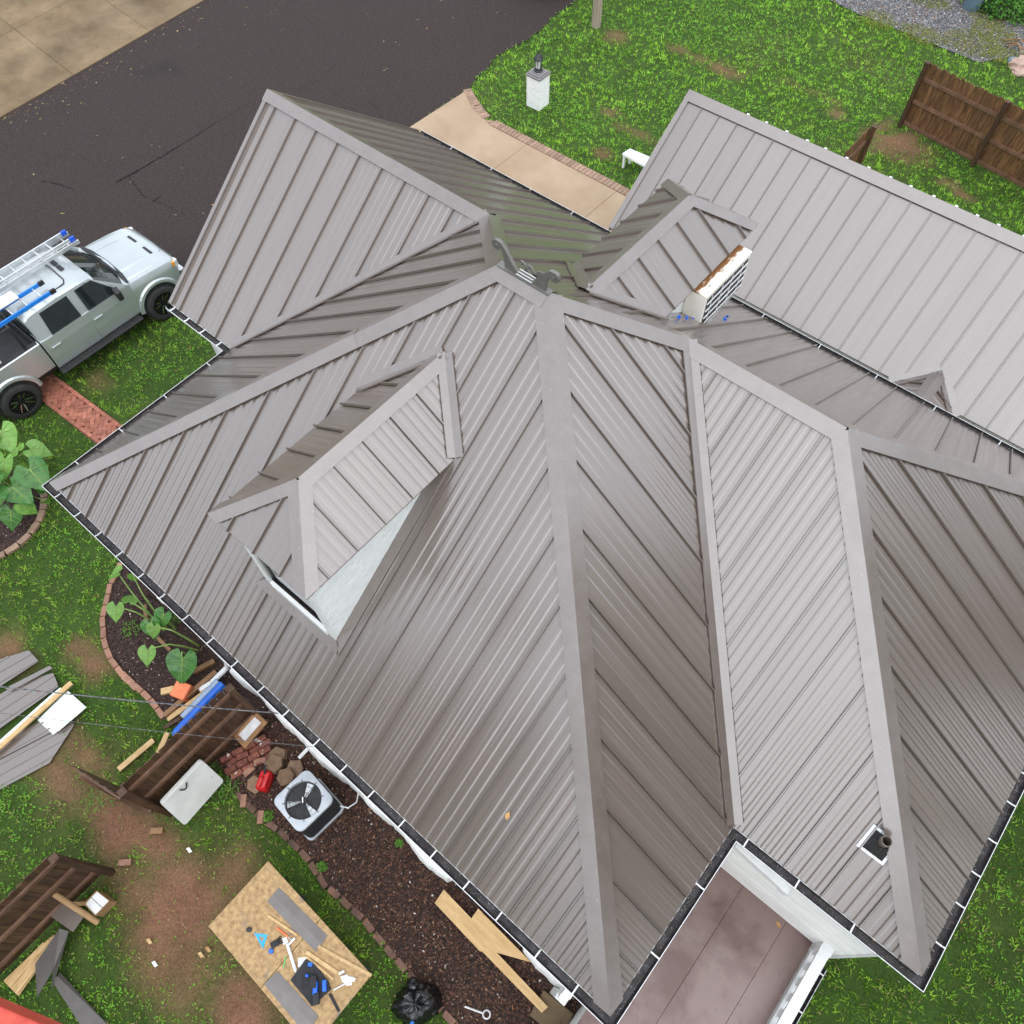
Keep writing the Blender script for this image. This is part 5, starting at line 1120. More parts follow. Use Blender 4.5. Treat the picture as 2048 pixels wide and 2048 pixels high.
for (i, j, x, y), rz, lb in (((0, 2, 1435, 480), 0.9, 'loose red brick between the stack and the fuel can'), ((0, 2, 1375, 535), 1.5, 'tilted red brick at the end of the brick stack'), ((0, 2, 690, 1040), 0.75, 'pinkish brick on the lawn by the fence post'), ((0, 2, 865, 865), 0.75, 'brown wood block on bare soil below the white panel'), ((0, 2, 1345, 700), -0.8, 'orange brick at the mulch edge by the white panel'), ((0, 2, 1440, 790), -0.85, 'orange brick lying at the mulch edge before the condenser')):
    p = G(i, j, x, y, 0.05); o = MB().bbox((0, 0, 0), 0.21, 0.10, 0.065, bev=0.007).build('brick', 'treated_wood' if 'wood' in lb else 'edge_brick'); o.location = (p.x, p.y, 0.045); o.rotation_euler = (0.05, 0.05, rz); tag(o, lb, 'block' if 'wood' in lb else 'brick')
def hexpaver(uv, n, lb, z0=0.02, rz=0.4, tilt=0.0):
    p = G(*uv, 0.1)
    for k in range(n):
        m_ = MB(); P = [V(0.155 * math.cos(R(60 * i)) * (1.15 if i % 3 else 0.95), 0.155 * math.sin(R(60 * i)), 0) for i in range(6)]; m_.prism(P, (0, 0, 0.045)); o = m_.build('paver', 'paver'); o.location = (p.x + random.uniform(-.015, .015), p.y + random.uniform(-.015, .015), z0 + k * 0.047); o.rotation_euler = (tilt, 0, rz + random.uniform(-.08, .08)); tag(o, lb, 'paver', lb if n > 1 else None)
hexpaver((0, 2, 1515, 500), 4, 'brown six-sided paver in the taller stack near the red can'); hexpaver((0, 2, 1535, 450), 3, 'brown six-sided paver in the stack against the wall'); hexpaver((0, 2, 1580, 565), 3, 'brown six-sided paver in the stack touching the condenser', rz=0.9)
hexpaver((0, 2, 1412, 610), 1, 'single brown paver leaning beside the red can', 0.10, 0.2, 0.5); hexpaver((0, 2, 1625, 520), 1, 'single brown paver behind the condenser corner', 0.06, 0.7, 0.35)
# fuel can
mat('red_plastic', (0.50, 0.008, 0.012), (0.62, 0.02, 0.025), rough=0.35, scale=6)
fc = G(0, 2, 1475, 600); fcn = thing('fuel_can', 'red plastic fuel can on the mulch beside the condenser', 'fuel can', fc); rz = R(-38)
fm = Matrix.Translation(fc) @ Matrix.Rotation(R(118), 4, 'Z')
def FB(m_, nm, mt, par=None, sm=False): return m_.xf(fm).build(nm, mt, par or fcn, smooth=sm)
b = MB(); b.loft([[V(x * sx, y * sy, z) for x, y in ((1, .6), (.8, 1), (-.8, 1), (-1, .6), (-1, -.6), (-.8, -1), (.8, -1), (1, -.6))] for sx, sy, z in ((0.15, 0.085, 0.0), (0.17, 0.10, 0.03), (0.17, 0.10, 0.22), (0.13, 0.075, 0.28), (0.07, 0.05, 0.29))]); FB(b, 'body', 'red_plastic', sm=True)
FB(MB().tube([(-0.12, 0, 0.26), (-0.11, 0, 0.35), (0.0, 0, 0.37), (0.05, 0, 0.29)], 0.018, 8), 'handle', 'red_plastic', sm=True); FB(MB().tube([(0.10, 0, 0.27), (0.15, 0, 0.34), (0.24, 0, 0.37)], [0.028, 0.018, 0.014], 8), 'spout', 'plastic_black', sm=True)
for s_ in (-1, 1): FB(MB().bbox((0, s_ * 0.101, 0.13), 0.20, 0.012, 0.10, bev=0.005), 'side_emboss', 'red_plastic')
# framed white panel leaning on the bricks
mat('marble_white', (0.62, 0.63, 0.63), (0.80, 0.80, 0.80), rough=0.4, scale=7)
FPn = [G(0, 2, 1295, 340, 0.22), G(0, 2, 1415, 210, 0.55), G(0, 2, 1480, 268, 0.50), G(0, 2, 1360, 408, 0.20)]
fp = thing('framed_panel', 'brown wooden frame round a white panel lying on the bricks', 'frame', FPn[0].xy.to_3d()); nfp = (FPn[1] - FPn[0]).cross(FPn[3] - FPn[0]).normalized(); nfp = nfp if nfp.z > 0 else -nfp
def bil(P, u, v): return P[0].lerp(P[1], u).lerp(P[3].lerp(P[2], u), v)
MB().prism([bil(FPn, u, v) for u, v in ((.02, .02), (.98, .02), (.98, .98), (.02, .98))], nfp * 0.02).build('panel', 'marble_white', fp)
for (u0, v0), (u1, v1) in (((0, 0), (1, .16)), ((0, .74), (1, 1)), ((0, .16), (.13, .74)), ((.90, .16), (1, .74))): MB().prism([bil(FPn, u0, v0), bil(FPn, u1, v0), bil(FPn, u1, v1), bil(FPn, u0, v1)], nfp * 0.045).build('frame_bar', 'treated_wood', fp)
# white panel leaning against the fence
WPn = [G(0, 2, 885, 715, 0.92), G(0, 2, 1112, 473, 0.92), G(0, 2, 1238, 590, 0.16), G(0, 2, 1020, 838, 0.16)]
mat('table_plastic', (0.62, 0.62, 0.59), (0.72, 0.72, 0.69), rough=0.5, scale=3, speck=(12, 0.70, (0.35, 0.34, 0.32)))
wp = thing('folding_table', 'off-white folded plastic table leaning against the dark fence', 'table', ((WPn[2] + WPn[3]) / 2).xy.to_3d()); nw = (WPn[1] - WPn[0]).cross(WPn[3] - WPn[0]).normalized(); nw = nw if nw.z > 0 else -nw
rr = [];
for (u, v), (du, dv) in zip(((0, 0), (1, 0), (1, 1), (0, 1)), ((1, 1), (-1, 1), (-1, -1), (1, -1))):
    a, b_ = bil(WPn, u, v + dv * 0.07), bil(WPn, u + du * 0.05, v); m2 = bil(WPn, u + du * 0.015, v + dv * 0.02)
    rr += [a, m2, b_] if (u == v) else [b_, m2, a]
MB().prism(rr, nw * -0.05).build('top', 'table_plastic', wp)
MB().prism([bil(WPn, u, v) + nw * 0.001 for u, v in ((0.02, 0.03), (0.98, 0.03), (0.98, 0.09), (0.02, 0.09))], nw * 0.012).build('raised_lip', 'table_plastic', wp)
hd = [bil(WPn, 0.38 + 0.16 * t_, 0.12 + 0.11 * math.sin(t_ * math.pi)) + nw * 0.02 for t_ in np.linspace(0, 1, 8)]; MB().tube(hd, 0.012, 6).build('handle', 'plastic_black', wp)
# small white offcut by the wall
a, b_ = G(0, 2, 1650, 465, 0.08), G(0, 2, 1712, 400, 0.08); tag(MB().beam(a, b_, 0.06, 0.03).build('board', 'white_trim', loc=a), 'short white board offcut on mulch touching the house wall', 'board')
# lumber and rolls beside the plants
def board(i, j, a, b_, w_, h_, z, mt, lb, cat='board', z2=None, name='board'):
    p, q = G(i, j, *a, z), G(i, j, *b_, z if z2 is None else z2); return tag(MB().beam(p, q, w_, h_).build(name, mt, loc=p), lb, cat)
board(0, 2, (908, 232), (1195, -12), 0.09, 0.09, 0.10, 'treated_wood', 'reddish brown timber post lying above the pine boards', 'timber')
board(0, 2, (925, 250), (1075, 150), 0.10, 0.04, 0.06, 'fresh_pine', 'wide pale pine board lying under the reddish post')
board(0, 2, (980, 215), (1185, 60), 0.09, 0.04, 0.10, 'fresh_pine', 'pale pine board lying between post and blue tube')
board(0, 2, (905, 298), (1010, 235), 0.07, 0.03, 0.05, 'fence_wood', 'dark stained plank end beside the blue tube')
board(0, 2, (655, 528), (848, 365), 0.10, 0.035, 0.05, 'fresh_pine', 'pale pine board lying alone on the lawn near the gate')
board(0, 2, (868, 455), (925, 325), 0.09, 0.035, 0.10, 'fresh_pine', 'short pale board leaning toward the fence boards', z2=0.12)
board(0, 2, (892, 100), (960, 85), 0.12, 0.08, 0.06, 'fresh_pine', 'pale wood block next to the orange box', 'block')
board(0, 1, (1070, 1850), (1185, 1790), 0.09, 0.09, 0.06, 'treated_wood', 'dark timber offcut in mulch under the downspout', 'timber')
board(0, 1, (800, 1480), (815, 1620), 0.07, 0.05, 0.03, 'treated_wood', 'thin brown stake lying across the plant bed', 'stake')
board(0, 1, (870, 1660), (940, 1730), 0.06, 0.05, 0.03, 'treated_wood', 'short brown stake lying under the big round leaf', 'stake')
mat('orange_plastic', (0.75, 0.17, 0.06), (0.85, 0.24, 0.10), rough=0.5)
ob = G(0, 2, 990, 80, 0.30); o = MB().bbox((0, 0, 0), 0.30, 0.30, 0.26, bev=0.03).build('box', 'orange_plastic'); o.location = (ob.x, ob.y, 0.14); o.rotation_euler = (0.1, 0.05, 0.35); tag(o, 'bright orange cube-shaped box between plants and lumber', 'box')
mat('clear_blue_film', (0.20, 0.29, 0.42), (0.30, 0.40, 0.53), rough=0.2, scale=4, spec=0.7)
a, b_ = G(0, 2, 962, 335, 0.30), G(0, 2, 1232, 55, 0.38)
t_ = thing('membrane_roll', 'bright blue rolled roof membrane lying along the fence', 'roll', a.xy.to_3d()); MB().tube([a, a.lerp(b_, .05), b_], [0.05, 0.075, 0.075], 14).build('roll', 'blue_plastic', t_, smooth=True); MB().tube([a.lerp(b_, -0.02), a], 0.03, 10).build('core', 'blue_plastic', t_)
a, b_ = G(0, 2, 1045, 290, 0.22), G(0, 2, 1262, 85, 0.28); tag(MB().tube([a, b_], 0.07, 14).build('membrane_roll', 'clear_blue_film', loc=a, smooth=True), 'pale translucent roll nearest the fence boards', 'roll')
a, b_ = G(0, 2, 1010, 240, 0.15), G(0, 2, 1205, 40, 0.20); tag(MB().tube([a, b_], 0.07, 14).build('membrane_roll', 'clear_blue_film', loc=a, smooth=True), 'pale translucent roll on the plant side of the blue roll', 'roll')

# ============================================================ PILE OF SHEET METAL on the lawn
def metal_sheet(label, pts, i, j, z, ribs_dir=None, mt='roof_metal', th=0.012, nribs=4, cat='metal sheet', name='metal_sheet', tilt=0.0):
    P = [G(i, j, *p, z + tilt * k) for k, p in enumerate(pts)]; c = sum(P, Vector()) / len(P); t = thing(name, label, cat, (c.x, c.y, z)); MB().prism(P, (0, 0, th)).build('sheet', mt, t)
    if ribs_dir:
        a, b_ = G(i, j, *ribs_dir[0], z), G(i, j, *ribs_dir[1], z); d = (b_ - a).normalized(); n = V(-d.y, d.x, 0); pr = [(p - a).dot(n) for p in P]; lo, hi = min(pr), max(pr)
        for k in range(nribs):
            w_ = lo + (hi - lo) * (k + 0.5) / nribs; hits = []
            for p, q in zip(P, P[1:] + P[:1]):
                wp_, wq = (p - a).dot(n) - w_, (q - a).dot(n) - w_
                if wp_ * wq < 0: hits.append(p.lerp(q, wp_ / (wp_ - wq)))
            if len(hits) == 2: h0, h1 = hits; MB().beam(h0 + V(0, 0, th + 0.006), h1 + V(0, 0, th + 0.006), 0.03, 0.018).build('rib', mt, t)
    return t
metal_sheet('large grey roofing panel with a clipped corner on the lawn', [(-60, 670), (275, 492), (412, 280), (395, 262), (-60, 505)], 0, 2, 0.03, ((0, 500), (410, 275)), nribs=3)
metal_sheet('grey roofing panel lying under the loose timber', [(-60, 500), (390, 265), (240, 245), (-60, 430)], 0, 2, 0.06, ((0, 500), (410, 275)), nribs=2)
metal_sheet('grey roofing panel nearest the plant bed', [(-60, 345), (-60, 150), (115, 45), (295, -5), (325, 70)], 0, 2, 0.05, ((-60, 250), (290, 20)), nribs=3)
metal_sheet('narrow ribbed grey panel topmost in the sheet pile', [(-60, 110), (-60, -60), (160, -130), (215, -70)], 0, 2, 0.09, ((-60, 60), (200, -90)), nribs=3)
metal_sheet('thin folded grey strip beside the topmost panel', [(30, 80), (275, -45), (290, -30), (60, 95)], 0, 2, 0.10)
mat('white_board', (0.70, 0.76, 0.76), (0.80, 0.85, 0.85), rough=0.5, scale=3)
for k, (dx, dy) in enumerate(((0, 0), (-14, 8), (-26, 18))):
    P = [G(0, 2, x + dx, y + dy, 0.125 - 0.03 * k) for x, y in ((235, 238), (378, 95), (478, 185), (322, 318))]; tag(MB().prism(P, (0, 0, 0.012)).build('foam_board', 'white_board', loc=P[0]), ['white sheet on top of the small stack over grey panels', 'white sheet in the middle of the small stack over grey panels', 'white sheet at the bottom of the small stack over grey panels'][k], 'board')
metal_sheet('long narrow strip showing its white underside in the sheet pile', [(-60, 420), (290, 110), (335, 75), (345, 100), (-60, 445)], 0, 2, 0.105, mt='white_board')
board(0, 2, (-40, 440), (395, 48), 0.09, 0.04, 0.17, 'fresh_pine', 'long pale timber lying across the grey roofing panels')

# ============================================================ SERVICE CABLES
mat('cable', (0.05, 0.05, 0.055), (0.20, 0.20, 0.21), rough=0.4, scale=20)
def cable(a, b_, za, zb, r_, lb):
    p, q = G(0, 2, *a, za), G(0, 2, *b_, zb); pts = [p.lerp(q, t_) - V(0, 0, 0.25 * 4 * t_ * (1 - t_) * 0.3) for t_ in np.linspace(-0.6, 1, 24)]; tag(MB().tube(pts, r_, 6).build('service_cable', 'cable', loc=q, smooth=True), lb, 'cable')
cable((-30, 66), (1545, 217), 4.6, 3.35, 0.0085, 'thick twisted service cable ending at the gutter'); cable((-30, 212), (1730, 402), 4.3, 3.3, 0.0035, 'thin dark wire running to the eave beside the thicker cable')

# ============================================================ OSB WORK TABLE
def osb_mat():
    m = mat('osb', (0.24, 0.14, 0.06), (0.50, 0.33, 0.15), rough=0.65, scale=14, detail=8, bump=0.25, bscale=40, speck=(2.2, 0.62, (0.20, 0.145, 0.11)), lo=0.3, hi=0.7); vary(m, 0.06)
osb_mat()
ZT = 0.78; TL, TT_, TR = G(0, 2, 1150, 1392, ZT), G(0, 2, 1480, 1033, ZT), G(1, 2, 190, 1660, ZT); TBm = TL + (TR - TT_)
tb = thing('work_table', 'work table of two oriented strand boards on trestles', 'table', ((TL + TR) / 2).xy.to_3d())
f = 0.525
for a, b_ in ((0.0, f), (f, 1.0)):
    P = [TL.lerp(TBm, a), TT_.lerp(TR, a), TT_.lerp(TR, b_ - 0.004 * (b_ < 1)), TL.lerp(TBm, b_ - 0.004 * (b_ < 1))]; MB().prism(P, (0, 0, -0.018)).build('board', 'osb', tb)
mat('trestle_steel', (0.05, 0.06, 0.055), rough=0.5, metal=0.3)
for u in (0.18, 0.82):
    a, b_ = TL.lerp(TBm, u), TT_.lerp(TR, u); tr = MB().beam(a.lerp(b_, .05) - V(0, 0, .06), a.lerp(b_, .95) - V(0, 0, .06), 0.08, 0.08).build('trestle', 'trestle_steel', tb)
    dr = (TBm - TL).normalized()
    for v in (.1, .9):
        for s_ in (-1, 1): c = a.lerp(b_, v); MB().beam(c - V(0, 0, .08), Vector((c.x, c.y, 0)) + dr * s_ * 0.24 + (b_ - a).normalized() * (v - .5) * 0.15, 0.04, 0.03).build('trestle_leg', 'trestle_steel', tr)
zt2 = ZT + 0.001
vary(mat('trim_metal', (0.155, 0.140, 0.130), (0.185, 0.17, 0.16), rough=0.4, metal=0.35, scale=5), 0.05)
def trim_bar(label, pts, fold, z, name='trim_piece', lift=0.05, ij=(0, 2), mt='trim_metal'):
    """bent metal trim: two strips meeting on a raised fold line"""
    a0, a1, b0, b1 = [G(*ij, *p, z) for p in pts]; f0, f1 = [G(*ij, *p, z + lift) for p in fold]; b = MB(); t = 0.006
    for q in ((a0, a1, f1, f0), (f0, f1, b1, b0)):
        n = (q[1] - q[0]).cross(q[2] - q[0])
        if n.z < 0: q = q[::-1]
        b.prism(q, V(0, 0, t))
    return tag(b.build(name, mt, loc=a0), label, 'trim')
trim_bar('bent brown-grey trim piece on the table beside the pencil-thin stick', [(1475, 1255), (1742, 1532), (1540, 1178), (1808, 1445)], [(1507, 1218), (1776, 1490)], zt2, lift=0.02)
trim_bar('bent brown-grey trim piece on the table beside the tool pouch', [(1458, 1712), (1690, 1990), (1532, 1640), (1760, 1890)], [(1495, 1676), (1725, 1940)], zt2, lift=0.02)
for a, b_, w_, lb in (((1480, 1335), (1640, 1442), 0.03, 'thin pale stick lying against the first trim piece'), ((1690, 1535), (1865, 1652), 0.05, 'pale wooden stick lying beside the tool pouch'), ((1692, 1560), (1842, 1688), 0.03, 'thinner pale stick under the wooden stick by the pouch'), ((1758, 1505), (2050, 1665), 0.045, 'long pale stick reaching the corner of the work table')):
    board(0, 2, a, b_, w_, 0.025, ZT + 0.015, 'fresh_pine', lb, 'stick', name='stick')
p = G(0, 2, 1378, 1412, ZT); tag(MB().lathe([(0.034, 0), (0.036, 0.01), (0.036, 0.05), (0.025, 0.055)], p + V(0, 0, .001), n=18).build('cap', 'plastic_black', loc=p, smooth=True), 'small round black cap on the table', 'cap')
mat('cyan_plastic', (0.01, 0.32, 0.62), (0.03, 0.40, 0.70), rough=0.4)
p3 = [G(0, 2, *q, zt2) for q in ((1403, 1430), (1478, 1438), (1452, 1518))]; cen = sum(p3, Vector()) / 3; b = MB()
for k in range(3): a, c = p3[k], p3[(k + 1) % 3]; b.prism([a, c, c.lerp(cen, .62), a.lerp(cen, .62)], (0, 0, 0.006))
sq = b.build('speed_square', 'cyan_plastic', loc=p3[0]); sq['kind'] = 'thing'; del sq['kind']; tag(sq, 'bright blue triangular set square on the table', 'square')
MB_ = MB(); MB_.prism([q.lerp(cen, .5) for q in p3], (0, 0, 0.004))
def blob(label, name, mt, c, rx, ry, rz_, h, cat, seed, ang=0.0, n=26, m_=9, parent=None, crumple=0.25):
    r_ = random.Random(seed); b = MB(); rings = []
    for i in range(m_):
        t_ = i / (m_ - 1); rad = math.cos(t_ * math.pi / 2) ** 0.55 if t_ < 1 else 0.02; ring_ = []
        for j in range(n):
            a = 2 * math.pi * j / n; k = 1 + crumple * (r_.random() - 0.5) * (1.2 if i else 0.6); x, y = rx * rad * k * math.cos(a), ry * rad * k * math.sin(a); z = h * (math.sin(t_ * math.pi / 2)) * (1 + crumple * 0.5 * (r_.random() - .5)); ring_.append(V(c.x + x * math.cos(ang) - y * math.sin(ang), c.y + x * math.sin(ang) + y * math.cos(ang), c.z + z))
        rings.append(ring_)
    b.loft(rings); o = b.build(name, mt, parent, loc=None if parent else c, smooth='bag' in name, angle=70)
    if not parent: tag(o, label, cat)
    return o
mat('glove_black', (0.015, 0.015, 0.017), (0.03, 0.03, 0.034), rough=0.8)
p = G(0, 2, 1518, 1490, ZT + .001); gl_ = thing('work_gloves', 'black and blue work gloves between set square and hammer', 'gloves', p)
MB().bbox(p + V(0, 0, .02), 0.12, 0.09, 0.035, rz=1.2, bev=0.014).build('palm', 'glove_black', gl_, smooth=True)
for k in range(4):
    a = 1.0 + 0.18 * k; s_ = p + V(0.05 * math.cos(1.2) - (k - 1.5) * 0.02 * math.sin(1.2), 0.05 * math.sin(1.2) + (k - 1.5) * 0.02 * math.cos(1.2), .02); MB().tube([s_, s_ + V(0.07 * math.cos(a), 0.07 * math.sin(a), 0.005)], [0.012, 0.009], 7).build('finger', 'glove_black', gl_)
p2 = G(0, 2, 1498, 1530, ZT + .001); MB().bbox(p2 + V(0, 0, .02), 0.07, 0.06, 0.035, rz=0.5, bev=0.012).build('cuff', 'blue_plastic', gl_)
a, b_, c = G(0, 2, 1525, 1400, ZT + .02), G(0, 2, 1592, 1452, ZT + .02), G(0, 2, 1612, 1475, ZT + .02); hm = thing('hammer', 'hammer with an orange handle on the table', 'hammer', a); MB().tube([a, b_], 0.014, 8).build('handle', 'orange_plastic', hm); MB().tube([b_, c], 0.009, 8).build('neck', 'aluminium', hm); dd = (c - b_).normalized(); nn = V(-dd.y, dd.x, 0); MB().bbox(c, 0.03, 0.12, 0.03, rz=math.atan2(dd.y, dd.x), bev=0.006).build('head', 'aluminium', hm)
p = G(0, 2, 1572, 1472, zt2); tag(MB().prism([p + V(-.06, -.02, .003), p + V(.03, -.05, .003), p + V(.06, .02, .003), p + V(-.02, .05, .003)], (0, 0, .004)).build('paper', 'white_trim', loc=p), 'small white folded paper beside the hammer head', 'paper')
a, b_ = G(0, 2, 1585, 1490, ZT + .026), G(0, 2, 1632, 1640, ZT + .026); cg = thing('caulk_tube', 'white sealant tube lying between gloves and tool pouch', 'tube', a); MB().tube([a, b_], 0.024, 12).build('tube', 'white_trim', cg, smooth=True); MB().tube([b_, b_ + (b_ - a) * .25], [0.012, 0.004], 8).build('nozzle', 'white_trim', cg)
board(0, 2, (1578, 1558), (1565, 1622), 0.008, 0.008, ZT + .006, 'green_pencil', 'green marker pencil beside the white tube', 'pencil', name='pencil') if False else None
mat('green_pencil', (0.10, 0.55, 0.12), rough=0.4); board(0, 2, (1578, 1558), (1565, 1622), 0.012, 0.012, ZT + .008, 'green_pencil', 'green marker pencil beside the white tube', 'pencil', name='pencil')
p = G(0, 2, 1668, 1592, zt2); tag(MB().prism([p + V(-.09, 0, .002), p + V(0, -.08, .002), p + V(.09, 0, .002), p + V(0, .09, .002)], (0, 0, .003)).build('paper', 'white_trim', loc=p), 'white paper sheet half under the tool pouch', 'paper')
p = G(0, 2, 1725, 1690, ZT + .001); tp = thing('tool_pouch', 'black tool pouch with bright blue pockets on the table', 'tool bag', p)
P = [G(0, 2, *q, ZT + .002) for q in ((1608, 1690), (1690, 1575), (1740, 1605), (1810, 1690), (1830, 1740), (1725, 1835), (1700, 1800))]; MB().prism(P, (0, 0, .05)).build('canvas', 'glove_black', tp)
for q, s_, rz, mt in (((1715, 1603), (.07, .06, .05), .6, 'blue_plastic'), ((1700, 1665), (.05, .04, .09), .6, 'blue_plastic'), ((1745, 1735), (.17, .07, .09), -.75, 'blue_plastic'), ((1795, 1720), (.15, .06, .08), -.75, 'blue_plastic'), ((1735, 1700), (.16, .10, .10), -.75, 'glove_black'), ((1750, 1790), (.16, .09, .09), -.75, 'glove_black')):
    c = G(0, 2, *q, ZT + .05); MB().bbox((c.x, c.y, ZT + .05 + s_[2] / 2), *s_, rz=rz, bev=0.014).build('pocket', mt, tp, smooth=True)
MB().beam(G(0, 2, 1820, 1765, ZT + .012), G(0, 2, 1872, 1862, ZT + .012), 0.04, 0.012).build('belt', 'glove_black', tp)
p = G(1, 2, 60, 1690, ZT + .001); blob('crumpled white cloth near the corner of the work table', 'cloth', 'white_board', p, .10, .06, 0, .035, 'cloth', 5, .6, 14, 4, crumple=.8)
a, b_ = G(1, 2, 10, 1655, ZT + .025), G(1, 2, 40, 1640, ZT + .025); tag(MB().tube([a, b_], 0.02, 10).build('caulk_tube', 'white_trim', loc=a), 'short white tube beside the crumpled cloth', 'tube')
a, b_ = G(0, 2, 1840, 1745, ZT + .015), G(0, 2, 1900, 1712, ZT + .015); tag(MB().tube([a, b_], 0.012, 8).build('screwdriver', 'aluminium', loc=a), 'shiny metal driver lying near the black belt', 'tool')

# ============================================================ TRASH BAG, PLYWOOD, ANCHOR
mat('bag_black', (0.006, 0.006, 0.007), (0.010, 0.010, 0.011), rough=0.16, spec=0.7, bump=0.9, bscale=9, scale=5)
p = G(1, 2, 445, 1815, 0.15); bg_ = blob('shiny black rubbish bag at the mulch edge', 'rubbish_bag', 'bag_black', V(p.x, p.y, 0.0), .36, .27, 0, .46, 'bag', 12, R(55), 30, 11, crumple=.30)
blob('', 'bag_neck', 'bag_black', V(p.x - .20, p.y + .14, .22), .10, .10, 0, .22, '', 3, 0, 12, 6, parent=bg_, crumple=.5)
b = MB(); c_ = G(1, 2, 415, 1925, 0.3); MB().bbox((c_.x, c_.y, .30), .05, .06, .05, bev=.01).build('blue_tie', 'blue_plastic', bg_)
PW = [G(1, 2, *q, .16) for q in ((590, 1190), (742, 1350), (790, 1530), (540, 1265))]
b = MB(); b.prism(PW, (0, 0, .018)); PW2 = [G(1, 2, *q, .16) for q in ((742, 1350), (780, 1295), (1072, 1592), (882, 1538), (800, 1530), (790, 1530))]; b.prism(PW2, (0, 0, .018)); PW3 = [G(1, 2, *q, .16) for q in ((800, 1530), (882, 1538), (1165, 1838), (1130, 1870))]; b.prism(PW3, (0, 0, .018))
def ngon_slab(name, pts, z, th, mt, loc):
    bm = bmesh.new(); vs_ = [bm.verts.new(q) for q in pts]; f = bm.faces.new(vs_); r_ = bmesh.ops.extrude_face_region(bm, geom=[f])
    for g in r_['geom']:
        if isinstance(g, bmesh.types.BMVert): g.co.z += th
    bmesh.ops.triangulate(bm, faces=[q for q in bm.faces if len(q.verts) > 4]); bmesh.ops.recalc_face_normals(bm, faces=bm.faces); bm.verts.index_update(); m_ = MB(); m_.add([v.co.copy() for v in bm.verts], [[v.index for v in q.verts] for q in bm.faces]); bm.free(); return m_.build(name, mt, loc=loc)
PO = [G(1, 2, *q, .16) for q in ((590, 1190), (742, 1350), (780, 1295), (1072, 1592), (882, 1538), (1165, 1838), (1130, 1870), (800, 1530), (790, 1532), (540, 1265))]
pw = ngon_slab('plywood_offcut', PO, .16, .018, 'plywood', PO[0]); tag(pw, 'pale notched plywood offcut lying on mulch against the wall', 'plywood')
for q, lb in (((640, 1270), 'small wood spacer under the wide end of the plywood'), ((1100, 1810), 'small wood spacer under the narrow end of the plywood')):
    p = G(1, 2, *q, .08); tag(MB().bbox((p.x, p.y, .08), .12, .09, .155, bev=.004).build('spacer_block', 'treated_wood', loc=(p.x, p.y, 0)), lb, 'block')
a, b_ = G(1, 2, 705, 1835, .03), G(1, 2, 805, 1872, .03); an = thing('ground_anchor', 'rusty steel eye bolt lying on the mulch', 'bolt', a); MB().tube([a, b_], .016, 8).build('shank', 'hanger_metal', an); d = (b_ - a).normalized(); c = b_ + d * .06; n = V(-d.y, d.x, 0)
MB().tube([c + d * (.055 * math.cos(t_)) + n * (.055 * math.sin(t_)) for t_ in np.linspace(0, 2 * math.pi, 19)], .014, 8).build('eye', 'hanger_metal', an)
# stone step by the downspout
p = G(1, 2, 1185, 1880, .06); tag(MB().bbox((p.x, p.y, .05), .55, .40, .10, rz=.1, bev=.02).build('stone_step', 'old_concrete', loc=(p.x, p.y, 0)), 'grey stone slab under the downspout corner', 'stone')

# ============================================================ CORNER BY THE SECOND FENCE
mat('cardboard', (0.30, 0.17, 0.075), (0.40, 0.25, 0.12), rough=0.75, scale=6)
a, b_ = G(0, 2, 292, 1210, .75), G(0, 2, 540, 1372, .20); ct = thing('cardboard_tube', 'brown cardboard tube leaning across the fence corner', 'tube', b_.xy.to_3d()); MB().tube([a, b_], .045, 14).build('tube', 'cardboard', ct, smooth=True); MB().tube([a - (b_ - a).normalized() * .004, a], .034, 12).build('bore', 'plastic_black', ct)
metal_sheet('dark metal flashing sheet under the cardboard tube', [(278, 1335), (352, 1262), (470, 1332), (405, 1425)], 0, 2, .35)
trim_bar('folded grey trim length standing beside the wood shims', [(195, 1600), (205, 1785), (380, 1420), (285, 1752)], [(330, 1405), (290, 1640)], .25, lift=.10)
trim_bar('long grey trim channel lying on the grass toward the table', [(285, 1690), (460, 1960), (330, 1645), (610, 1950)], [(318, 1668), (550, 1960)], .08, lift=.06)
for k in range(9):
    a = (40 + 18 * k + random.uniform(-6, 6), 1735 + 8 * (k % 4) - 10 * k * .2); b_ = (255 + 12 * k, 1450 + 6 * k); board(0, 2, (25 + 9 * k, 1700 + 9 * k), (235 + 12 * k + random.uniform(-10, 10), 1500 - 8 * k + random.uniform(-15, 15)), .05, .012, .10 + .012 * (k % 4), 'fresh_pine', 'thin yellow wood shim in the bundle lying under the fence', 'shim', name='wood_shim')['group'] = 'bundle of yellow shims'
bx_ = [G(0, 2, *q, .30) for q in ((462, 1268), (532, 1195), (605, 1252), (525, 1335))]; cb = thing('carton', 'open brown carton holding two white packages by the fence', 'carton', (sum(bx_, Vector()) / 4).xy.to_3d())
for k in range(4): a, b_ = bx_[k], bx_[(k + 1) % 4]; MB().prism([a, b_, Vector((b_.x, b_.y, .02)), Vector((a.x, a.y, .02))], ((sum(bx_, Vector()) / 4 - (a + b_) / 2).normalized() * .008).xy.to_3d()).build('side', 'cardboard', cb)
for (u0, u1) in ((.03, .48), (.52, .97)): P = [bil(bx_, u0, .05), bil(bx_, u1, .05), bil(bx_, u1, .95), bil(bx_, u0, .95)]; tag(MB().prism([q - V(0, 0, .02) for q in P], (0, 0, -.2)).build('package', 'white_trim', loc=P[0]), ['white package in the carton on the fence side', 'white package in the carton on the lawn side'][u0 > .5], 'package')
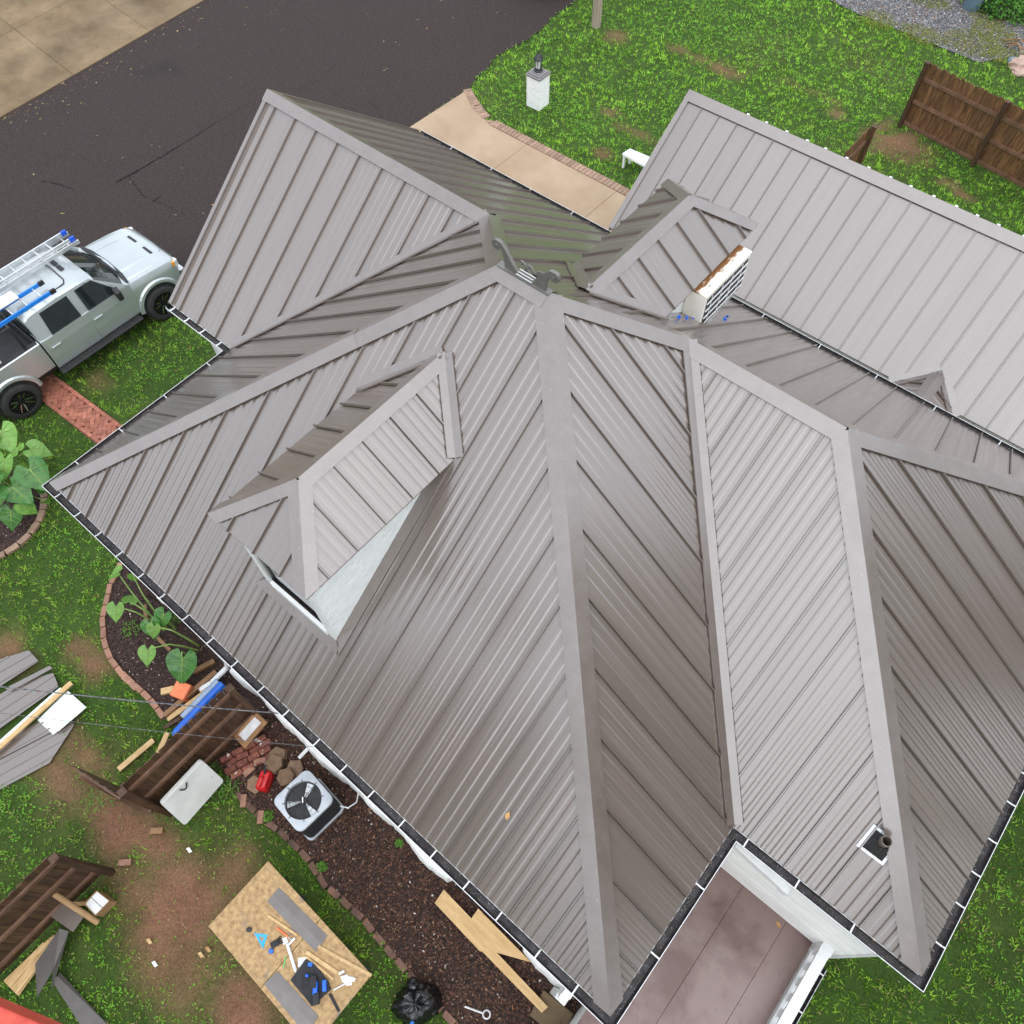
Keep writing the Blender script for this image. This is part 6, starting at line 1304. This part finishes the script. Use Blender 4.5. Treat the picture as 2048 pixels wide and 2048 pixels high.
p = G(0, 2, 455, 1260, .2); tag(MB().bbox((p.x, p.y, .15), .22, .06, .28, rz=.7, rx=.2, bev=.004).build('cardboard_flap', 'cardboard', loc=(p.x, p.y, 0)), 'loose piece of cardboard standing behind the carton', 'cardboard')
# small litter on the bare soil
for k, (q, lb, mt) in enumerate((((1045, 972), 'white paper scrap on the grass edge', 'white_trim'), ((855, 1600), 'pale bluish wrapper scrap on the bare soil', 'white_board'), ((1150, 1520), 'yellow leaf scrap on the bare soil', 'dry_leaf'), ((825, 1475), 'curled pale wood shaving on the bare soil', 'fresh_pine'), ((1110, 1550), 'thin pale chip on bare soil near the table', 'fresh_pine'))):
    p = G(0, 2, *q, .05); m_ = MB(); s_ = .06; m_.prism([p + V(-s_, -.02, 0), p + V(s_ * .6, -.03, 0), p + V(s_, .02, .01), p + V(-s_ * .5, .03, .02)], (0, 0, .006)); tag(m_.build('litter_scrap', mt, loc=p), lb, 'litter')

# ============================================================ LAMP PILLAR, POLE, BIN
vary(mat('white_brick', (0.80, 0.80, 0.79), (0.86, 0.86, 0.85), rough=0.6, scale=9, bump=0.3, bscale=40), 0.03)
a, b_, c = G(1, 0, 1043, 580), G(1, 0, 1110, 612), G(1, 0, 1173, 578); ctr = (a + c) / 2; side = ((a - b_).length + (c - b_).length) / 2; rzl = math.atan2((b_ - a).y, (b_ - a).x); HL = 0.92
lp_ = thing('lamp_pillar', 'white brick pillar with a grey cap beside the walkway', 'pillar', ctr.xy.to_3d()); ux, uy = V(math.cos(rzl), math.sin(rzl), 0), V(-math.sin(rzl), math.cos(rzl), 0)
MB().bbox((ctr.x, ctr.y, HL / 2), side * .97, side * .97, HL, rz=rzl, bev=.004).build('core', 'white_brick', lp_)
nc = 12; ch = HL / nc
for k in range(nc):
    for s_, (e1, e2) in enumerate(((ux, uy), (uy, -ux), (-ux, -uy), (-uy, ux))):
        nb = 2
        for j in range(nb):
            w_ = side / nb; of = -side / 2 + w_ * (j + .5) + (w_ * .25 if k % 2 else -w_ * .25) * (1 if j == 0 else 1) * .3; p = ctr + e2 * (side / 2 - .002) + e1 * of; MB().bbox((p.x, p.y, ch * (k + .5)), w_ - .005, .012, ch - .005, rz=math.atan2(e1.y, e1.x), bev=.002).build('brick', 'white_brick', lp_)
mat('cap_grey', (0.17, 0.155, 0.155), (0.23, 0.215, 0.215), rough=.5, scale=6)
cp = MB().bbox((ctr.x, ctr.y, HL + .03), side * 1.16, side * 1.16, .055, rz=rzl, bev=.008).build('cap', 'cap_grey', lp_); MB().bbox((ctr.x, ctr.y, HL + .075), side * .95, side * .95, .035, rz=rzl, bev=.008).build('cap_tier', 'cap_grey', cp); MB().bbox((ctr.x, ctr.y, HL + .105), side * .62, side * .62, .03, rz=rzl, bev=.008).build('cap_tier', 'cap_grey', cp)
zl = HL + .12; la = thing('lantern', 'black six-sided lantern on the white brick pillar', 'lantern', (ctr.x, ctr.y, zl)); lc_ = V(ctr.x, ctr.y, zl)
MB().lathe([(.14, 0), (.14, .03), (.10, .05), (.10, .08)], lc_, n=6).build('base', 'plastic_black', la)
for k in range(6): q = R(60 * k); MB().beam(lc_ + V(.085 * math.cos(q), .085 * math.sin(q), .08), lc_ + V(.11 * math.cos(q), .11 * math.sin(q), .34), .014, .014).build('upright', 'plastic_black', la)
MB().lathe([(.075, .08), (.098, .33)], lc_, n=6).build('glass', 'headlight', la); MB().lathe([(.16, .335), (.15, .36), (.07, .46), (.03, .49), (.035, .52), (.008, .58)], lc_, n=6).build('roof', 'plastic_black', la)
mat('pole_wood', (0.24, 0.19, 0.14), (0.36, 0.30, 0.235), rough=.8, scale=5, stretch=(4, 4, .4), bump=.5, bscale=20)
p = G(1, 0, 1430, 143); ut = thing('utility_pole', 'weathered wooden pole standing in the far lawn', 'pole', p); MB().tube([p - V(0, 0, .3), p + V(0, 0, 3), p + V(.02, 0, 7.5)], [.155, .145, .12], 16).build('shaft', 'pole_wood', ut, smooth=True); MB().beam(p + V(-.9, 0, 6.9), p + V(.9, 0, 6.9), .1, .12).build('crossarm', 'pole_wood', ut)
mat('bin_blue', (0.10, 0.16, 0.20), (0.13, 0.19, 0.235), rough=.5, scale=3)
p = G(2, 0, 1640, 45); bn_ = thing('rubbish_bin', 'grey-blue rubbish bin on the gravel pad', 'bin', p); MB().lathe([(.27, 0), (.33, .75), (.36, .77), (.36, .80), (.30, .80)], p, n=20).build('body', 'bin_blue', bn_, smooth=True); MB().lathe([(.37, .80), (.36, .86), (.1, .92), (.02, .92)], p, n=20).build('lid', 'bin_blue', bn_, smooth=True)
mat('pink_stone', (0.36, 0.23, 0.18), (0.46, 0.33, 0.27), rough=.8, scale=5, bump=.4)
for (x, y, r_, mt, lb) in ((1920, 375, .42, 'pink_stone', 'large pinkish boulder at the edge of the gravel pad'), (1900, 405, .22, 'pink_stone', 'smaller pinkish stone in front of the boulder'), (1870, 345, .20, 'bin_blue', 'dark blue-grey stone beside the pinkish boulder')):
    p = G(2, 0, x, y); blob(lb, 'stone', mt, p, r_, r_ * .75, 0, r_ * .7, 'stone', x, .4, 12, 6, crumple=.3)
for k in range(5):
    a, b_ = G(2, 0, 1850 + random.uniform(-30, 60), 215 + random.uniform(-20, 60), .05), G(2, 0, 1932 + random.uniform(-20, 40), 235 + random.uniform(-20, 90), .25); tag(MB().tube([a, a.lerp(b_, .5) + V(0, 0, .1), b_], [.02, .016, .008], 6).build('fallen_branch', 'treated_wood', loc=a), 'bare brown branch in the brush at the edge of the gravel', 'branch', 'brush on the gravel')
q = G(2, 0, 1790, 70, .02); tag(MB().tube([G(2, 0, 1740, 55, .03), G(2, 0, 1790, 90, .03), G(2, 0, 1870, 105, .03), G(2, 0, 1960, 110, .03)], .03, 6).build('hose', 'plastic_black', loc=q), 'black hose curving round the green shrub', 'hose')
# red boom of the lift
mat('lift_red', (0.42, 0.035, 0.02), (0.55, 0.07, 0.04), rough=.45, scale=4, speck=(14, .68, (.5, .3, .25)))
zb = 6.5; a, b_ = G(0, 2, -220, 1722, zb), G(0, 2, 420, 1998, zb); d = (b_ - a).normalized(); n = V(-d.y, d.x, 0); n = n if (n.dot(CAM - a) < 0) else -n
bo = thing('lift_boom', 'worn red steel boom arm of the lift', 'boom', a); 
c = a + n * .16; MB().bbox((a + b_) / 2 + n * .17 - V(0, 0, .16), (b_ - a).length, .30, .30, rz=math.atan2(d.y, d.x), bev=.02).build('arm', 'lift_red', bo)
MB().bbox((a + b_) / 2 + n * .17 + V(0, 0, .012), (b_ - a).length, .05, .02, rz=math.atan2(d.y, d.x), bev=.004).build('weld_strip', 'lift_red', bo)

# ============================================================ PLANTS AND TREES
def leaf_mats():
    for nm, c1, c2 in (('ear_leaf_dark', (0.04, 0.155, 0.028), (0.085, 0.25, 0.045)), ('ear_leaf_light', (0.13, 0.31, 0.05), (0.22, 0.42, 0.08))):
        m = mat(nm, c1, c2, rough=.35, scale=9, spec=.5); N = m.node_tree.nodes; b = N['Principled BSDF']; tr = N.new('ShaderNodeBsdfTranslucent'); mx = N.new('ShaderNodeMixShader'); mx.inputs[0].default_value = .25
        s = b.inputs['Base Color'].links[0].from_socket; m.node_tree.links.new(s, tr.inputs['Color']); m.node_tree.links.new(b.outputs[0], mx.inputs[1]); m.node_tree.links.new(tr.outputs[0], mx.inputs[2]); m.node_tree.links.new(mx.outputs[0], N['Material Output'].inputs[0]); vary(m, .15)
    mat('petiole', (0.14, 0.24, 0.05), (0.22, 0.32, 0.08), rough=.5)
leaf_mats()
def ear_leaf(parent, attach, tip_dir, size, nrm, mt, curl=.25):
    """heart-shaped leaf: attach point, direction to the tip, face normal"""
    t = Vector(tip_dir).normalized(); n = Vector(nrm).normalized(); n = (n - t * n.dot(t)).normalized(); s = t.cross(n); b = MB(); L_ = size
    prof = [(-.34, .16), (-.26, .30), (-.12, .40), (.05, .43), (.25, .40), (.45, .32), (.65, .20), (.84, .08), (1.0, .0)]
    def pt(u, v, w_):
        q = abs(v) / .43; return Vector(attach) + t * (u * L_ * .8) + s * (v * L_) + n * (curl * L_ * (.35 * q * q - .55 * max(u, 0) ** 2) + .022 * L_ * math.cos(v * 60 + u * 12) * (w_ > 0) - .0)
    mid = [pt(u, 0, 0) for u in (-.02, 0.0, .02, .08, .25, .45, .65, .84, 1.0)]
    for sg in (-1, 1):
        cols = []
        for k, (u, v) in enumerate(prof): cols.append([pt(max(u, -.02) * (1 - f) + u * f if u < 0 else u, sg * v * f, f * (1 if k % 2 else -1)) if f else pt(max(u, -.02) if u < 0 else u, 0, 0) for f in (0, .35, .7, 1.0)])
        for a, c in zip(cols, cols[1:]):
            for i in range(3):
                q = (a[i], c[i], c[i + 1], a[i + 1]); b.quad(*(q if sg > 0 else q[::-1]))
    lf = b.build('leaf', mt, parent, smooth=True, angle=80)
    v_ = MB(); v_.tube([pt(0, 0, 0) + n * .004, pt(.5, 0, 0) + n * .005, pt(.95, 0, 0) + n * .003], [.010 * L_ / .4, .006 * L_ / .4, .002], 5)
    for sg in (-1, 1):
        for u0, u1, v1 in ((0.02, -.20, .28), (.05, .12, .38), (.2, .38, .32), (.4, .58, .22)): v_.tube([pt(u0, 0, 0) + n * .004, pt((u0 + u1) / 2, sg * v1 * .5, 0) + n * .006, pt(u1, sg * v1, 0) + n * .006], [.004 * L_ / .4, .003 * L_ / .4, .0015], 4)
    v_.build('veins', 'petiole', lf); return lf
def ear_plant(label, base, leaves):
    t = thing('elephant_ear_plant', label, 'plant', base)
    for k, (i, j, x, y, z, sz, tx, ty, light) in enumerate(leaves):
        p = G(i, j, x, y, z); q = G(i, j, x + tx, y + ty, z - .12); d = q - p
        nrm = V(random.uniform(-.25, .25), random.uniform(-.25, .25), 1) - d.normalized() * .25
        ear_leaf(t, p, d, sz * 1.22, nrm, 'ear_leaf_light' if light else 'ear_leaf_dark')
        b0 = Vector(base) + V(random.uniform(-.12, .12), random.uniform(-.12, .12), 0); m1 = b0.lerp(p, .45) + V(0, 0, .22 + .2 * z)
        MB().tube([b0 + V(0, 0, -.02), b0.lerp(m1, .5) + V(0, 0, .06), m1, p.lerp(m1, .35) + V(0, 0, .03), p], [.022, .019, .015, .011, .008], 7).build('stem', 'petiole', t, smooth=True)
    return t
bA = G(0, 1, 930, 1600); bB = G(0, 1, 1075, 1730)
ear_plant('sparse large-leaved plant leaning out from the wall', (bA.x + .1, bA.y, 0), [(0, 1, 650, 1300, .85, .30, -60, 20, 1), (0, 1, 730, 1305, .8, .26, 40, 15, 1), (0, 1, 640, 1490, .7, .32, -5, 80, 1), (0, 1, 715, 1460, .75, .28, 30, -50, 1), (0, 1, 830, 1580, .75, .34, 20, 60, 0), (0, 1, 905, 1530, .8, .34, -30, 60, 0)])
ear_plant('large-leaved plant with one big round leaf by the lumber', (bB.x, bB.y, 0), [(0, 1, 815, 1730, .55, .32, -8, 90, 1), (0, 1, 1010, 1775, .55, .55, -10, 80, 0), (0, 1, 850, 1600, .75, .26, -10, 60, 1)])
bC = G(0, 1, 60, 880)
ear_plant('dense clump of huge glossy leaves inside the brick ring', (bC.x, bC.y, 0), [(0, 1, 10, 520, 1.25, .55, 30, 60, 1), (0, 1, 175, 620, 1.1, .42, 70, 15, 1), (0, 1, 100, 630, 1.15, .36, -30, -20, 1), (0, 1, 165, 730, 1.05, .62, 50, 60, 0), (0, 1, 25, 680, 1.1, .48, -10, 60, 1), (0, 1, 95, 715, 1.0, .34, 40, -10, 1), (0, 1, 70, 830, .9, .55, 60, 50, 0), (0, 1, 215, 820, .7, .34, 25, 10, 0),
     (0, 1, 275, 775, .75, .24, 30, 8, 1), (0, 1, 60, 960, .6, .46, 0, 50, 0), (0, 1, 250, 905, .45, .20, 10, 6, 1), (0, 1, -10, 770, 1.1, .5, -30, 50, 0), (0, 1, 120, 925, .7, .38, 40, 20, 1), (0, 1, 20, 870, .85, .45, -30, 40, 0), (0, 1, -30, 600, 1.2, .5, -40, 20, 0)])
# small weeds along the mulch edge and house
def leafy(name, label, cat, c, rx, ry, h, n, size, c1, c2, seed, stems=6, group=None):
    r_ = np.random.default_rng(seed); th = r_.uniform(0, 2 * np.pi, n); ph = np.arccos(r_.uniform(0, 1, n)); rad = r_.uniform(.35, 1, n) ** .5 * (0.8 + .4 * r_.random(n)); x, y, z = c.x + rx * rad * np.sin(ph) * np.cos(th), c.y + ry * rad * np.sin(ph) * np.sin(th), c.z + h * rad * np.cos(ph) + .03
    p = np.stack([x, y, z], -1); a = r_.normal(0, 1, (n, 3)); a[:, 2] *= .5; a /= np.linalg.norm(a, axis=1)[:, None]; b = np.cross(a, r_.normal(0, .5, (n, 3)) + [0, 0, 1]); b /= np.linalg.norm(b, axis=1)[:, None]; s = size * r_.uniform(.6, 1.3, (n, 1))
    T = np.concatenate([np.stack([p - a * s, p + b * s * .45, p + a * s], 1), np.stack([p - a * s, p + a * s, p - b * s * .45], 1)]); cc_ = np.array(c1) + (np.array(c2) - np.array(c1)) * r_.random((n, 1))
    t = thing(name, label, cat, c, group); o = soup('foliage', T - np.array(c), np.concatenate([cc_, cc_]), 'grass_blade'); o.parent = t; del o['kind']; org[o.name] = Vector(c)
    st = MB()
    for k in range(stems): q = R(360 * k / stems); st.tube([c - V(0, 0, .02), c + V(rx * .3 * math.cos(q), ry * .3 * math.sin(q), h * .4), c + V(rx * .7 * math.cos(q), ry * .7 * math.sin(q), h * .7)], [.008, .006, .002], 5)
    st.build('stem', 'petiole', t); return t
for k, (i, j, x, y, r_, lb) in enumerate(((0, 2, 1480, 790, .11, 'low weed at the mulch edge near the orange brick'), (0, 2, 1780, 1065, .09, 'small weed by the brick edging past the condenser'), (1, 2, 345, 935, .07, 'tiny weed growing against the foundation wall'), (0, 1, 730, 1615, .2, 'tuft of fine weed in the middle of the plant bed'), (0, 1, 965, 1560, .2, 'leafy weed beside the leaning stems'), (0, 2, 560, 710, .3, 'leafy weed clump under the open gate'), (0, 2, 1270, 640, .22, 'weed clump between the white table and the mulch'))):
    leafy('weed', lb, 'weed', G(i, j, x, y), r_, r_, r_ * .7, 110, .022, (.08, .20, .03), (.18, .38, .06), 50 + k)
leafy('shrub', 'leafy green shrub behind the bin on the gravel', 'shrub', G(2, 0, 1810, 50), 1.3, .9, .7, 2600, .07, (.05, .15, .02), (.12, .28, .05), 90)
# trees round the property, outside the frame: they close the horizon for the reflections
def make_tree(seed, h):
    r_ = np.random.default_rng(seed); rd = random.Random(seed); tr = MB(); tr.tube([V(0, 0, -.3), V(.1, 0, h * .2), V(.05, .1, h * .45), V(.2, 0, h * .8)], [.38, .30, .22, .06], 9); cl = []
    for k in range(9):
        a = rd.uniform(0, 6.28); z0_ = h * rd.uniform(.22, .55); e = V(math.cos(a) * h * rd.uniform(.16, .30), math.sin(a) * h * rd.uniform(.16, .30), z0_ + h * rd.uniform(.12, .3)); tr.tube([V(.1, 0, z0_), V(e.x * .5, e.y * .5, (z0_ + e.z) / 2 + .3), e], [.12, .08, .03], 6); cl.append(e)
    cl += [V(rd.gauss(0, h * .13), rd.gauss(0, h * .13), h * rd.uniform(.4, .95)) for _ in range(26)]
    P, Cc = [], []
    for c in cl:
        n = 170; q = r_.normal(0, 1, (n, 3)); q /= np.linalg.norm(q, axis=1)[:, None]; q *= (h * r_.uniform(.07, .12)) * r_.random((n, 1)) ** .4; P.append(np.array(c) + q * [1, 1, .75]); Cc.append(np.full((n, 1), r_.random()))
    P, Cc = np.concatenate(P), np.concatenate(Cc); n = len(P); a = r_.normal(0, 1, (n, 3)); b = r_.normal(0, 1, (n, 3)); s = r_.uniform(.18, .34, (n, 1)); T = np.stack([P, P + a * s, P + b * s], 1); colr = np.array([.045, .095, .02]) + np.array([.05, .08, .02]) * (.6 * Cc + .4 * r_.random((n, 1)))
    return tr, T, colr
protos = []
for sd_ in range(3):
    tr, T, colr = make_tree(200 + sd_, 15); t = thing('tree', 'x', 'tree', (0, 0, 0)); tk = tr.build('trunk', 'pole_wood', t, smooth=True); cw = soup('crown', T, colr, 'grass_blade'); cw.parent = t; del cw['kind']; protos.append((t, tk, cw))
spots = [(-4, -24), (3, -25), (-10, -22), (20, -25), (27, -20), (31, -12), (32, -4), (32, 4), (33, 13), (36, 25), (-16, -20), (-23, -15), (-31, -13), (-38, 2), (-42, 16), (-36, 30), (-24, 40), (-8, 44), (6, 48), (20, 46), (32, 38), (14, -36), (0, -31), (42, 8), (30, -28)]
for k, (x, y) in enumerate(spots):
    p = protos[k % 3]
    if k < 3: t, tk, cw = p
    else:
        t = p[0].copy(); col.objects.link(t)
        for q in p[1:]: c = q.copy(); col.objects.link(c); c.parent = t
    t.location = (x, y, 0); t.rotation_euler = (0, 0, k * 1.7); s = .85 + .35 * ((k * 37) % 10) / 10; s *= 1.25 if (y < -12 and -6 < x < 6) else 0.62 if (x < -8 and y < 0) else 1.3 if x > 25 and y < 20 else 1.0; t.scale = (s * 1.15, s * 1.15, s)
    t['label'] = 'broad-leaved tree standing in the belt round the property'; t['group'] = 'trees round the property'
